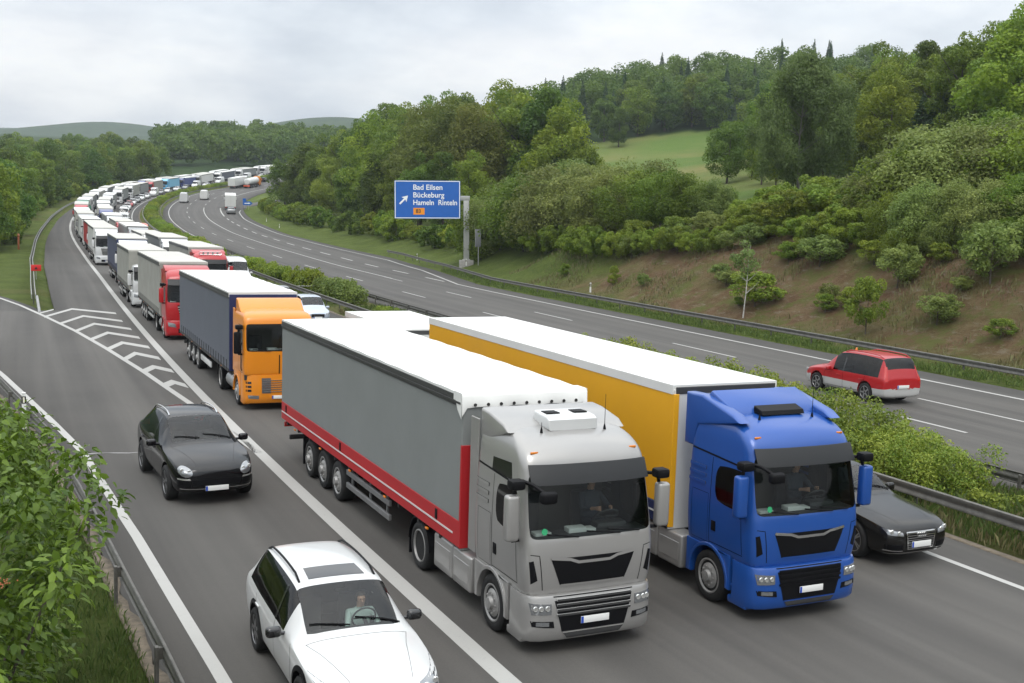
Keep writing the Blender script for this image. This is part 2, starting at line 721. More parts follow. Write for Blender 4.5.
d_c = mix(rng(noise(mapv(oc, (1, .5, 1.6)), 1.7, 9, .8), .54, .62, 0, .85), d_c, (.235, .200, .150))
d_c = mix(rng(noise(oc, 9, 5, .8), .5, .72, 0, .7), d_c, (.05, .038, .022))
d_c = mix(rng(noise(oc, .55, 8, .75), .49, .59, 0, .85), d_c, (.11, .12, .034))
c2 = mix(attr("dirt"), c1, d_c)
c3 = mix(attr("dry"), c2, mix(rng(noise(oc, 5, 6), .3, .7, 0, 1), (.20, .155, .08), (.12, .12, .045)))
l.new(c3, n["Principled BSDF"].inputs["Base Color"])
n["Principled BSDF"].inputs["Roughness"].default_value = .95
n["Principled BSDF"].inputs["Specular IOR Level"].default_value = .1
bump(noise(oc, 3.0, 9, .8), 1.0, .4)
ground = link_mesh("ground", gme, gm)
tag(ground, kind='structure')

# ------------------------------------------------------------------ setting: tarmac
am = bpy.data.materials.new("asphalt")
am.use_nodes = True
n, l, noise, mix, rng, attr, mapv, bump, mul = node_helpers(am)
uv = n.new("ShaderNodeUVMap").outputs[0]
oc = n.new("ShaderNodeTexCoord").outputs["Object"]
streak = noise(mapv(uv, (.012, .85, 1)), 1.0, 4, .5)
streak2 = noise(mapv(uv, (.05, 3.2, 1)), 1.0, 3, .5)
a1 = mix(rng(streak, .36, .64, 0, 1), (.072, .068, .063), (.104, .098, .090))
a1 = mix(rng(streak2, .4, .7, 0, .4), a1, (.066, .063, .059))
a1 = mix(rng(noise(oc, .16, 6, .6), .4, .7, 0, .35), a1, (.115, .107, .098))
a1 = mix(rng(noise(oc, 1.1, 7, .7), .60, .74, 0, .28), a1, (.058, .056, .054))
# tyre tracks: two faint darker bands per lane
sx = n.new("ShaderNodeSeparateXYZ")
l.new(uv, sx.inputs[0])
ph = n.new("ShaderNodeMath")
ph.operation = 'MULTIPLY_ADD'
l.new(sx.outputs[1], ph.inputs[0])
ph.inputs[1].default_value, ph.inputs[2].default_value = 2 * math.pi / 2.03, .55
sn = n.new("ShaderNodeMath")
sn.operation = 'SINE'
l.new(ph.outputs[0], sn.inputs[0])
a1 = mix(mul(rng(sn.outputs[0], .1, 1, 0, .22), noise(mapv(uv, (.03, .4, 1)), 1.0, 3)), a1, (.048, .046, .044))
grain = noise(oc, 38, 3, .8)
a1 = mix(rng(grain, .25, .75, 0, 1), mix(1.0, a1, (.80, .80, .80), 'MULTIPLY'), a1)
l.new(a1, n["Principled BSDF"].inputs["Base Color"])
n["Principled BSDF"].inputs["Roughness"].default_value = .82
n["Principled BSDF"].inputs["Specular IOR Level"].default_value = .25
bump(grain, .25, .01)


def strip(name, S, dl, dr, m, dz=0.0, skirt=0.0, cols=2, kind='structure'):
    """a ribbon along the road between offsets dl(s) and dr(s), with UV = metres"""
    S = np.asarray(S, float)
    dl, dr = np.broadcast_to(dl, S.shape), np.broadcast_to(dr, S.shape)
    rows = []
    uvr = []
    if skirt:
        rows.append(rps(S, dl, dz - skirt))
        uvr.append(dl)
    for c in range(cols):
        t = c / (cols - 1)
        rows.append(rps(S, dl * (1 - t) + dr * t, dz))
        uvr.append(dl * (1 - t) + dr * t)
    if skirt:
        rows.append(rps(S, dr, dz - skirt))
        uvr.append(dr)
    P = np.stack(rows, 1)
    UV = np.stack([np.stack([S, u], -1) for u in uvr], 1)
    k, c = P.shape[:2]
    i = (np.arange(k - 1)[:, None] * c + np.arange(c - 1)[None, :]).ravel()
    F = np.stack([i, i + 1, i + c + 1, i + c], -1)
    me = quads_mesh(name, P.reshape(-1, 3), F)
    lay = me.uv_layers.new(name="UVMap")
    lay.data.foreach_set("uv", UV.reshape(-1, 2)[F.ravel()].astype(np.float32).ravel())
    o = link_mesh(name, me, m)
    if kind:
        tag(o, kind=kind)
    return o


S1 = np.arange(-60, 62.1, 1.0)
strip("road", S1, ramp_out(S1), 11.45, am, skirt=.4, cols=6)
S2 = np.concatenate([np.arange(62, 300, 2.0), np.arange(300, 731, 4.0)])
strip("road", S2, left_edge(S2), 11.45, am, skirt=.4, cols=4)
S3 = np.arange(62, 206, 2.0)
strip("slip_road", S3, ramp_out(S3), gore_in(S3) + .55, am, skirt=.4, cols=3)
S4 = np.concatenate([np.arange(-60, 300, 2.0), np.arange(300, 731, 4.0)])
strip("road", S4, 16.75, right_edge(S4), am, skirt=.4, cols=5)

# the exit leaving on the right behind the trees
def plan_ribbon(name, pts, w, m, dz, skirt=.3, kind='structure', step=1.5):
    P = np.array(pts, float)
    t = np.concatenate([[0], np.cumsum(np.hypot(*np.diff(P, axis=0).T))])
    q = np.arange(0, t[-1], step)
    X = np.interp(q, t, P[:, 0])
    Y = np.interp(q, t, P[:, 1])
    ker = np.ones(9) / 9
    X = np.convolve(np.pad(X, 4, mode='edge'), ker, 'valid')
    Y = np.convolve(np.pad(Y, 4, mode='edge'), ker, 'valid')
    tx, ty = np.gradient(X), np.gradient(Y)
    h = np.hypot(tx, ty)
    nx_, ny_ = ty / h, -tx / h
    Z = ground_z(X, Y) + .12
    Z = np.convolve(np.pad(Z, 4, mode='edge'), ker, 'valid')
    rows = []
    for e, z in ((-w / 2, -skirt), (-w / 2, 0), (w / 2, 0), (w / 2, -skirt)):
        rows.append(np.stack([X + nx_ * e, Y + ny_ * e, Z + z + dz], -1))
    Q = np.stack(rows, 1)
    k, c = Q.shape[:2]
    i = (np.arange(k - 1)[:, None] * c + np.arange(c - 1)[None, :]).ravel()
    F = np.stack([i, i + 1, i + c + 1, i + c], -1)
    me = quads_mesh(name, Q.reshape(-1, 3), F)
    lay = me.uv_layers.new(name="UVMap")
    U = np.stack([np.repeat(q, c), np.tile([-w / 2 - .1, -w / 2, w / 2, w / 2 + .1], k)], -1)
    lay.data.foreach_set("uv", U[F.ravel()].astype(np.float32).ravel())
    o = link_mesh(name, me, m)
    return tag(o, kind=kind)


ex = [rp(296, 33.5), rp(312, 36), rp(328, 43), rp(340, 56), rp(348, 74), rp(352, 100)]
plan_ribbon("exit_road", [(p.x, p.y) for p in ex], 5.5, am, .04)

# ------------------------------------------------------------------ painted markings
pm = bpy.data.materials.new("road_paint")
pm.use_nodes = True
n, l, noise, mix, rng, attr, mapv, bump, mul = node_helpers(pm)
oc = n.new("ShaderNodeTexCoord").outputs["Object"]
p1 = mix(rng(noise(oc, 9, 6, .75), .58, .76, 0, .6), (.37, .365, .345), (.20, .195, .185))
p1 = mix(rng(noise(oc, .5, 4, .6), .35, .7, 0, .35), p1, (.30, .295, .28))
l.new(p1, n["Principled BSDF"].inputs["Base Color"])
n["Principled BSDF"].inputs["Roughness"].default_value = .7
DZ = .006


def marking(S, d, w, dash=None):
    S = np.asarray(S, float)
    d = d if callable(d) else (lambda s, _d=d: np.full_like(np.asarray(s, float), _d))
    if dash is None:
        c = d(S)
        return strip("lane_marking", S, c - w / 2, c + w / 2, pm, DZ)
    on, per, ph = dash
    mb_v, mb_f = [], []
    a = math.floor((S[0] - ph) / per) * per + ph
    while a < S[-1]:
        q = np.linspace(a, a + on, 4)
        if q[0] >= S[0]:
            c = d(q)
            L, Rr = rps(q, c - w / 2, DZ), rps(q, c + w / 2, DZ)
            b = len(mb_v)
            for x, y in zip(L, Rr):
                mb_v += [x, y]
            mb_f += [(b + 2 * i, b + 2 * i + 1, b + 2 * i + 3, b + 2 * i + 2) for i in range(3)]
        a += per
    return tag(link_mesh("lane_marking", quads_mesh("lane_marking", mb_v, mb_f), pm), kind='structure')


def fn(pts):
    return lambda s: np.interp(s, [a for a, b in pts], [b for a, b in pts])


SA = np.arange(-60, 730, 2.0)
marking(SA, -1.86, .34)                                   # broad line beside the jam
marking(SA, 9.95, .18)                                    # left edge of the jammed carriageway
marking(np.arange(-60, 730, 2.), 2.15, .15, (6.4, 19.85, 4))
marking(np.arange(-60, 730, 2.), 6.15, .15, (6.4, 19.85, 4))
marking(np.arange(-60, 206, 1.5), fn(RAMP_L), .22)
marking(np.arange(16.5, 205, 1.5), fn(GORE_R), .24)
# away-going carriageway
marking(SA, 18.08, .18)
marking(np.arange(-40, 730, 2.), 22.38, .16, (6.5, 19.85, 12.8))
marking(np.arange(-40, 96, 2.), 26.4, .16, (6.4, 19.75, 13.0))
marking(np.arange(96, 300, 2.), 26.5, .20)
marking(np.arange(300, 730, 2.), 26.5, .16, (6, 18, 4.0))
DE = [(-60, 30.85), (88, 30.85), (110, 34.4), (130, 36.2), (200, 35.0), (255, 34.7), (282, 35.2), (292, 36)]
marking(np.arange(-60, 292, 2.), fn(DE), .22)
marking(np.arange(92, 262, 2.), 30.8, .26, (6, 12, 92.0))
marking(np.arange(262, 300, 2.), 30.7, .30)
marking(np.arange(330, 730, 2.), 31.0, .22)

# chevrons in the gore
CH = [[(57.7, -6.9), (63.0, -5.17), (59.7, -2.62)], [(53.6, -6.06), (58.1, -4.65), (54.7, -2.57)], [(49.4, -5.38), (53.3, -4.22), (50.1, -2.42)],
      [(45.2, -4.82), (48.4, -3.77), (45.8, -2.34)], [(41.0, -4.27), (43.7, -3.36), (41.6, -2.25)], [(37.4, -3.74), (39.4, -3.1), (37.4, -2.2)],
      [(33.4, -3.31), (34.7, -2.75), (33.3, -2.12)], [(29.5, -2.89), (30.3, -2.48), (29.2, -2.1)]]
cv, cf = [], []
for a, b, c in CH:
    t = 1.15
    k = len(cv)
    for (s_, d_) in (a, b, c):
        cv.append(rp(s_ - t / 2, d_, DZ + .003))
        cv.append(rp(s_ + t / 2, d_, DZ + .003))
    cf += [(k, k + 2, k + 3, k + 1), (k + 2, k + 4, k + 5, k + 3)]
k = len(cv)
for (s_, d_) in ((59.9, -7.2), (62.6, -6.3)):
    cv += [rp(s_ - .3, d_, DZ + .003), rp(s_ + .5, d_, DZ + .003)]
cf.append((k, k + 2, k + 3, k + 1))
tag(link_mesh("gore_marking", quads_mesh("gore_marking", cv, cf), pm), kind='structure')

# a pale tar joint across the slip road
jm = mat("joint_sealant", (.22, .215, .21), .8, var=.3, vscale=6)
q = np.linspace(-6.7, -2.6, 14)
jv, jf = [], []
for i, d_ in enumerate(q):
    w_ = .05 + .03 * math.sin(i * 2.3)
    jv += [rp(17.6 + .12 * math.sin(i * 1.1) - w_, d_, .004), rp(17.6 + .12 * math.sin(i * 1.1) + w_, d_, .004)]
    if i:
        jf.append((2 * i - 2, 2 * i, 2 * i + 1, 2 * i - 1))
tag(link_mesh("road_joint", quads_mesh("road_joint", jv, jf), jm), kind='structure')

# gravelly strip of soil at the tarmac's edge beside the slip road
sm = mat("edge_soil", (.13, .105, .075), .95, var=.5, vscale=5, bump=.6, bscale=30)
S5 = np.arange(-40, 60, .5)
e5 = ramp_out(S5)
j5 = .10 * np.sin(S5 * 2.1) + .08 * np.sin(S5 * 5.3)
strip("verge", S5, e5 - 1.25, e5 - .14, gm, -.035, skirt=.35, cols=3)
strip("road_edge_soil", S5, e5 - .20, e5 + .05 + j5 * .6, sm, .008, skirt=.1, cols=3)
strip("road_edge_soil", S4[S4 < 300], 11.35, 11.62 + .05 * np.sin(S4[S4 < 300] * 1.7), sm, .010, skirt=.25, cols=2)

# ------------------------------------------------------------------ guard rails
galv = mat("galvanised_steel", (.30, .30, .29), .5, .35, var=.30, vscale=3)
galv_old = mat("weathered_steel", (.135, .13, .118), .6, .25, var=.35, vscale=4)
post_m = mat("post_steel", (.11, .105, .095), .6, .3, var=.3, vscale=9)
RAILP = [(.0, .42), (.045, .44), (.05, .50), (.01, .54), (.01, .60), (.05, .64), (.045, .72), (.0, .745), (-.012, .73), (.03, .70), (.035, .655), (-.006, .61), (-.006, .53), (.035, .495), (.03, .455), (-.012, .44)]


def guardrail(S, d, side, label, step=4.0, group=None, m=galv, zoff=0.0, double=False, bm=None):
    """side=+1: the face looks to larger d"""
    S = np.asarray(S, float)
    d = d if callable(d) else (lambda s, _d=d: np.full_like(np.asarray(s, float), _d))
    t = empty("guard_rail", rp(S[0], float(d(S[:1])[0])), label=label, cat="guard rail", group=group)
    org = Vector(t.location)
    for k in ((1, -1) if double else (1,)):
        P = np.stack([rps(S, d(S) + side * k * (h + (.11 if double else .09)), z + zoff) for h, z in RAILP], 1) - np.array(org)
        k_, c = P.shape[:2]
        i = (np.arange(k_ - 1)[:, None] * c + np.arange(c)[None, :])
        j = (np.arange(k_ - 1)[:, None] * c + (np.arange(c)[None, :] + 1) % c)
        F = np.stack([i.ravel(), j.ravel(), (j + c).ravel(), (i + c).ravel()], -1)
        me = quads_mesh("beam", P.reshape(-1, 3), F)
        me.shade_smooth()
        me.set_sharp_from_angle(angle=R_(50))
        link_mesh("beam", me, m, t)
    pb = MB()
    pb.bx(-.03, .03, -.05, .05, -.35, .70, .006, 1)
    if not double:
        pb.bx(.03 if side > 0 else -.1, .1 if side > 0 else -.03, -.04, .04, .5, .68)
    pme = pb.mesh("post")
    pme.materials.append(post_m)
    q = np.arange(S[0] + 1.0, S[-1], step)
    for a in q[:100]:
        p = link_mesh("post", pme, None, t)
        p.location = rp(a, float(d(np.array([a]))[0]), zoff) - org
        p.rotation_euler = (0, 0, -heading(a))
    return t


guardrail(np.arange(-40, 143, 1.5), lambda s: right_edge(s) + 1.55, -1, "long guard rail at the foot of the earth bank on the far side", 4.0, m=galv_old)
guardrail(np.arange(-36, 190, 1.5), 12.35, -1, "guard rail between the jammed cars and the central hedge", 4.0, m=galv_old, bm=True)
guardrail(np.arange(190, 560, 3.), 12.35, -1, "far stretch of guard rail along the hedge, on the jam side of it", 8.0, m=galv)
guardrail(np.arange(-36, 190, 1.5), 16.05, 1, "guard rail between the central hedge and the free carriageway", 4.0, m=galv_old)
guardrail(np.arange(190, 560, 3.), 16.05, 1, "far bending guard rail beside the free lanes with moving vans", 8.0, m=galv_old)
guardrail(np.arange(-40, 63, 1.0), lambda s: fn(RAMP_L)(s) - 1.0 + .15 * sstep(20, 40, s), 1, "dark guard rail along the slip road behind the leafy bush", 4.0, m=galv_old)
guardrail(np.arange(66, 330, 1.5), lambda s: left_edge(s) - 1.25, 1, "pale double guard rail curving along the grass left of the jam", 2.0, m=galv, double=True)
# short end ramp of the double rail, sloping into the grass
eb = MB()
a0, a1_ = rp(66, -7.3, .60), rp(60.8, -7.15, -.05)
eb.tube([a0, (a0 + a1_) / 2 + Vector((0, 0, .02)), a1_], .09, 8)
tag(eb.build("rail_end", galv), "slanted end piece of the double guard rail at the gore tip", "rail end")
# cross braces over the median between the two rails
for s_ in (9.2, 40, 76, 112):
    b = MB()
    b.tube([rp(s_, 12.5, .66), rp(s_ + .3, 15.9, .66)], .06, 6)
    tag(b.build("cross_brace", galv), "galvanised brace across the median between its two guard rails", "brace", "braces across the median")

# ------------------------------------------------------------------ delineator posts
white_pl = mat("white_plastic", (.72, .72, .70), .45, var=.1)
black_pl = mat("black_plastic", (.02, .02, .02), .45)
refl = mat("reflector", (.75, .72, .6), .2)


def delineator(x, y, z, rz, label, h=1.0):
    t = empty("delineator_post", (x, y, z), (0, 0, rz), label, "delineator", "white roadside marker posts")
    m = MB()
    m.prism([(-.06, -.05), (.06, -.05), (.045, .06), (-.045, .06)], 0, h - .06, 'z')
    m.bx(-.06, .06, -.05, .05, h - .06, h, .02)
    m.build("post_body", white_pl, t)
    m = MB()
    m.prism([(-.065, -.055), (.065, -.055), (.05, .065), (-.05, .065)], h - .35, h - .12, 'z')
    m.build("black_band", black_pl, t)
    m = MB()
    m.bx(-.025, .025, -.064, -.05, h - .32, h - .15)
    m.build("reflector", refl, t)
    return t


for s_, d_, lb in ((71, 36.9, "white marker post at the foot of the bare earth bank"), (112, 40.6, "white marker post behind the guard rail left of the big sign"),
                   (128, 39.6, "small white marker post on the grass by the rail's start"),
                   (221, 38.4, "white marker post on the grass, nearer of two by the exit curve"), (246, 38.9, "white marker post on the grass, farther of two by the exit curve")):
    p = rp(s_, d_)
    delineator(p.x, p.y, gz(p.x, p.y) + (.2 if s_ < 140 else 0), -heading(s_), lb, .85)
p = rp(21.4, -8.15)
delineator(p.x, p.y, p.z + .1, -heading(21), "black and white marker post standing at the slip road rail", 1.15)

# ------------------------------------------------------------------ direction sign on its arm
sb = mat("sign_blue", (.008, .105, .42), .35, var=.06, vscale=2)
sw = mat("sign_white", (.78, .80, .80), .35)
so = mat("sign_orange", (.78, .27, .01), .35)
sk = mat("sign_black", (.015, .015, .015), .5)
conc = mat("concrete", (.30, .29, .27), .85, var=.25, vscale=4, bump=.3)
steel_l = mat("light_grey_steel", (.36, .365, .35), .45, .2, var=.06, vscale=2)


def text_mesh(name, s, size, m, parent, loc, depth=.008, sx=1.0, bold=.0):
    cu = bpy.data.curves.new(name, 'FONT')
    cu.body = s
    cu.size = size
    cu.extrude = depth
    cu.offset = bold
    cu.align_x, cu.align_y = 'LEFT', 'CENTER'
    o = bpy.data.objects.new(name, cu)
    COL.objects.link(o)
    bpy.context.view_layer.update()
    me = bpy.data.meshes.new_from_object(o.evaluated_get(bpy.context.evaluated_depsgraph_get()))
    bpy.data.objects.remove(o)
    bpy.data.curves.remove(cu)
    me.name = name
    me.materials.clear()
    # letters stand in the x-z plane facing -y
    me.transform(Matrix.Rotation(R_(90), 4, 'X') @ Matrix.Diagonal((sx, 1, 1, 1)))
    q = link_mesh(name, me, m, parent)
    q.location = loc
    return q


SP = rp(113, 41.0)
sgz = gz(SP.x, SP.y)
_UPX = Matrix.Rotation(0.0, 4, 'Z')
sign = empty("direction_sign", (SP.x, SP.y, sgz), (R_(-1.0), R_(-1.6), R_(-20)), "large blue motorway exit sign hung from a concrete post", "road sign")


def build_sign():
    m = MB()
    m.bx(-.85, .85, -.6, .6, -.8, .75, .05)
    m.build("footing", conc, sign)
    m = MB()
    m.prism([(-.33, -.26), (.33, -.26), (.33, .26), (-.33, .26)], .7, 8.0, 'z', .03)
    m.bx(-.45, .45, -.38, .38, .74, .86, .02)
    m.build("post", steel_l, sign)
    m = MB()
    m.bx(-2.3, .42, -.28, .28, 7.95, 8.5, .03)
    m.build("arm", steel_l, sign)
    PW, PH = 7.9, 4.55
    x1, z0 = -.75, 5.75
    x0 = x1 - PW
    p = MB()
    p.prism([(x0 + .12, z0), (x1 - .12, z0), (x1 - .03, z0 + .03), (x1, z0 + .12), (x1, z0 + PH - .12), (x1 - .03, z0 + PH - .03), (x1 - .12, z0 + PH),
             (x0 + .12, z0 + PH), (x0 + .03, z0 + PH - .03), (x0, z0 + PH - .12), (x0, z0 + .12), (x0 + .03, z0 + .03)], -.42, -.30, 'y')
    pan = p.build("panel", sb, sign)
    b = MB()
    w = .09
    for a in ((x0 + .05, x1 - .05, z0 + .04, z0 + .04 + w), (x0 + .05, x1 - .05, z0 + PH - .04 - w, z0 + PH - .04)):
        b.bx(a[0], a[1], -.435, -.421, a[2], a[3])
    for a in ((x0 + .04, x0 + .04 + w), (x1 - .04 - w, x1 - .04)):
        b.bx(a[0], a[1], -.4345, -.4215, z0 + .13, z0 + PH - .13)
    b.build("border", sw, pan)
    for i, (tx, zz, sx) in enumerate((("Bad Eilsen", 3.72, 1.0), ("B\u00fcckeburg", 2.80, 1.0), ("Hameln  Rinteln", 1.90, .93))):
        text_mesh("lettering", tx, .88, sw, pan, (x0 + 2.2, -.43, z0 + zz), bold=.012, sx=sx)
    # arrow pointing up right
    a = MB()
    u, v = Vector((.7071, 0, .7071)), Vector((.7071, 0, -.7071))
    o = Vector((x0 + .62, 0, z0 + 1.75))
    pts = [o + v * .10, o + u * .85 + v * .10, o + u * .72 + v * .42, o + u * 1.42, o + u * .72 - v * .42, o + u * .85 - v * .10, o - v * .10]
    a.prism([(q.x, q.z) for q in pts], -.436, -.421, 'y')
    a.build("arrow", sw, pan)
    e = MB()
    e.bx(x0 + 2.25, x0 + 3.6, -.436, -.421, z0 + .48, z0 + 1.28, .0)
    ex_ = e.build("exit_badge", so, pan)
    text_mesh("badge_number", "83", .62, sk, ex_, (x0 + 2.55, -.445, z0 + .88), bold=.01)
    for zz in (.9, 3.5):
        g = MB()
        g.bx(x0 + .2, x1 - .05, -.29, -.24, z0 + zz, z0 + zz + .12)
        g.build("back_rail", steel_l, sign)


build_sign()

# grey plate seen edge-on/back, on a thin post by the sign
p = rp(110.0, 41.4)
zz = gz(p.x, p.y)
t = empty("back_of_sign", (p.x, p.y, zz), (0, R_(-1.8), R_(-38)), "narrow grey sign seen from behind on a thin post", "road sign")
t.scale = (.82, .82, .82)
m = MB()
m.tube([(0, 0, -.3), (0, 0, 5.2)], .06, 8)
m.build("post", steel_l, t)
m = MB()
m.bx(-.42, .42, -.07, -.04, 2.7, 5.25, .01)
pl = m.build("panel", mat("sign_back_grey", (.16, .165, .17), .5, .2, var=.15), t)
m = MB()
m.bx(-.46, -.42, -.1, -.02, 2.68, 5.27)
m.build("edge_strip", steel_l, pl)

# blue exit arrow sign at the nose of the far exit
p = rp(297, 37.6)
zz = gz(p.x, p.y)
t = empty("exit_arrow_sign", (p.x, p.y, zz), (0, R_(-1.8), -heading(297)), "small blue exit arrow sign at the nose of the far exit", "road sign")
t.scale = (.7, .7, .7)
m = MB()
for x_ in (-.8, .6):
    m.tube([(x_, .06, -.3), (x_, .06, 3.1)], .05, 8)
m.build("post", steel_l, t)
m = MB()
m.prism([(-1.5, 1.55), (1.3, 1.55), (2.1, 2.25), (1.3, 2.95), (-.3, 2.95), (-.3, 4.1), (-1.5, 4.1)], -.03, .03, 'y')
pl = m.build("panel", sb, t)
m = MB()
m.prism([(-.9, 2.1), (.6, 2.1), (.6, 1.9), (1.3, 2.25), (.6, 2.6), (.6, 2.4), (-.9, 2.4)], -.05, -.032, 'y')
m.build("arrow", sw, pl)

# red plaque on the left rail and the rusty marker near the wood
red_m = mat("sign_red", (.55, .015, .012), .45)
p = rp(92, -7.4)
t = empty("red_plaque", (p.x, p.y, p.z), (0, 0, -heading(92) + .1), "small red plaque mounted on the double guard rail", "sign")
m = MB()
m.tube([(0, .03, 0), (0, .03, 1.0)], .03, 6)
m.build("post", steel_l, t)
m = MB()
m.bx(-.42, .42, -.03, 0, .75, 1.3, .02)
pl = m.build("panel", red_m, t)
m = MB()
m.prism([(-.14, .9), (.14, .9), (.0, 1.14)], -.045, -.032, 'y')
m.build("mark", sk, pl)
p = rp(143, -9.3)
zz = gz(p.x, p.y)
t = empty("marker_post", (p.x, p.y, zz), (0, 0, 0), "rust coloured marker post in the grass by the left wood", "marker post")
m = MB()
m.prism([(-.12, -.1), (.12, -.1), (.1, .1), (-.1, .1)], -.2, 1.7, 'z', .02)
m.build("shaft", mat("rust_paint", (.28, .085, .03), .7, var=.2), t)
m = MB()
m.lathe([(1.7, .13), (1.75, .17), (1.95, .16), (2.05, .05)], 12, 'z')
m.build("cap", mat("rust_cap", (.32, .13, .05), .6), t)

# ------------------------------------------------------------------ vehicle materials
tyre_m = mat("tyre_rubber", (.018, .018, .018), .8, var=.3, vscale=12, spec=.3)
alu_m = mat("alloy", (.36, .36, .36), .32, .75, var=.1)
alu_d = mat("dark_alloy", (.16, .16, .165), .35, .6)
steel_rim = mat("steel_rim", (.30, .295, .285), .48, .35, var=.25, vscale=6)
blk = mat("black_trim", (.006, .006, .007), .5, spec=.12)
blk_gloss = mat("gloss_black", (.012, .012, .013), .12, coat=.4)
chassis_m = mat("chassis_black", (.022, .021, .020), .65, var=.4, vscale=3)
dark_in = mat("cabin_lining", (.085, .082, .078), .8)
dash_m = mat("dashboard", (.035, .035, .037), .6, var=.2)
seat_m = mat("seat_cloth", (.05, .05, .055), .85, var=.2)
chrome = mat("chrome", (.62, .62, .62), .15, .95)
lamp_m = mat("headlamp_lens", (.26, .27, .28), .08, .6, coat=.8)
lamp_bulb = mat("lamp_bulb", (.62, .62, .60), .12, .7)
amber = mat("amber_lens", (.62, .18, .01), .25, coat=.6)
redlens = mat("red_lens", (.42, .012, .010), .2, coat=.6)
plate_w = mat("plate_white", (.72, .72, .70), .4)
plate_b = mat("plate_blue", (.01, .06, .40), .4)
glass_dark = glass_mat("dark_window", (.10, .11, .11))
glass_clear = glass_mat("windscreen_glass", (.74, .80, .78), 1.55)
glass_cab = glass_mat("cab_windscreen_glass", (.70, .77, .75), 1.36)
glass_vis = mat("visor_plastic", (.007, .008, .009), .45, spec=.35)
tarp_grey = mat("grey_tarpaulin", (.185, .195, .19), .62, var=.06, vscale=.9, bump=.4, bscale=1.2)
tarp_slate = mat("slate_tarpaulin", (.085, .095, .118), .6, var=.07, vscale=.9, bump=.4, bscale=1.5)
tarp_beige = mat("beige_tarpaulin", (.265, .262, .23), .65, var=.16, vscale=.9, bump=.4, bscale=1.2)
tarp_red = mat("red_tarpaulin", (.38, .010, .014), .55, var=.08, vscale=1)
tarp_white = mat("white_roof_tarpaulin", (.64, .64, .615), .6, var=.06, vscale=.8)
tarp_dim = mat("dusty_roof_tarpaulin", (.47, .46, .42), .65, var=.12, vscale=.8)
box_yellow = mat("yellow_panel", (.74, .365, .010), .42, coat=.25, var=.05, vscale=.6)
navy_m = mat("navy_panel", (.012, .022, .085), .45, coat=.2, var=.1)
rail_dark = mat("dark_rail", (.045, .045, .045), .5, .2)
box_white = mat("white_panel", (.58, .58, .56), .45, coat=.2, var=.05, vscale=.8)


def paint(name, col, metal=0.0, rough=.32, coat=.7, var=.03):
    m = mat(name, col, rough, metal, coat, var=var, vscale=1.5)
    # sheet metal: painted outside, grey lining inside
    n, l = m.node_tree.nodes, m.node_tree.links
    ge = n.new("ShaderNodeNewGeometry")
    d = n.new("ShaderNodeBsdfDiffuse")
    d.inputs[0].default_value = (.05, .05, .05, 1)
    x = n.new("ShaderNodeMixShader")
    l.new(ge.outputs["Backfacing"], x.inputs[0])
    l.new(n["Principled BSDF"].outputs[0], x.inputs[1])
    l.new(d.outputs[0], x.inputs[2])
    l.new(x.outputs[0], n["Material Output"].inputs[0])
    return m


p_silver = paint("silver_paint", (.31, .303, .292), .35, .32, .5)
p_blue = paint("blue_paint", (.012, .070, .30), .10, .28, .3)
p_orange = paint("orange_paint", (.66, .215, .008), .0, .32, .3)
p_red = paint("red_paint", (.36, .008, .012), .0, .28, .25)
p_pale = paint("pale_silver_paint", (.50, .50, .49), .25, .35, .4)
p_white = paint("white_paint", (.55, .555, .55), .0, .3)
p_black = paint("black_paint", (.004, .004, .005), 0, .12, 0.0)
p_blackbrown = paint("black_metallic_paint", (.008, .0075, .007), 0, .18, 0.0)


# ------------------------------------------------------------------ vehicle building kit

def eval_mesh(bm, mods):
    """bmesh -> mesh with modifiers applied; mods: list of (type, dict)"""
    me = bpy.data.meshes.new("tmp")
    bm.to_mesh(me)
    bm.free()
    return mods_mesh(me, mods)


def mods_mesh(me, mods):
    o = bpy.data.objects.new("tmp", me)
    COL.objects.link(o)
    for ty, kw in mods:
        m = o.modifiers.new(ty, ty)
        for k, v in kw.items():
            setattr(m, k, v)
    bpy.context.view_layer.update()
    out = bpy.data.meshes.new_from_object(o.evaluated_get(bpy.context.evaluated_depsgraph_get()))
    bpy.data.objects.remove(o)
    bpy.data.meshes.remove(me)
    return out


def split_mesh(me, idx):
    """the faces of me whose material index is in idx, as a new mesh"""
    bm = bmesh.new()
    bm.from_mesh(me)
    bmesh.ops.delete(bm, geom=[f for f in bm.faces if f.material_index not in idx], context='FACES')
    for f in bm.faces:
        f.material_index = 0
    out = bpy.data.meshes.new("part")
    bm.to_mesh(out)
    bm.free()
    out.shade_smooth()
    out.set_sharp_from_angle(angle=R_(40))
    return out


def bvh_of(me):
    bm = bmesh.new()
    bm.from_mesh(me)
    t = BVHTree.FromBMesh(bm)
    bm.free()
    return t


AX = {'f': (Vector((0, -9, 0)), Vector((0, 1, 0))), 'b': (Vector((0, 25, 0)), Vector((0, -1, 0))),
      'l': (Vector((-9, 0, 0)), Vector((1, 0, 0))), 'r': (Vector((9, 0, 0)), Vector((-1, 0, 0))),
      't': (Vector((0, 0, 9)), Vector((0, 0, -1)))}


def cast(bvh, ax, a, b):
    o, d = AX[ax]
    if ax in 'fb':
        p = Vector((a, o.y, b))
    elif ax in 'lr':
        p = Vector((o.x, a, b))
    else:
        p = Vector((a, b, o.z))
    h = bvh.ray_cast(p, d)
    return h[0], h[1]


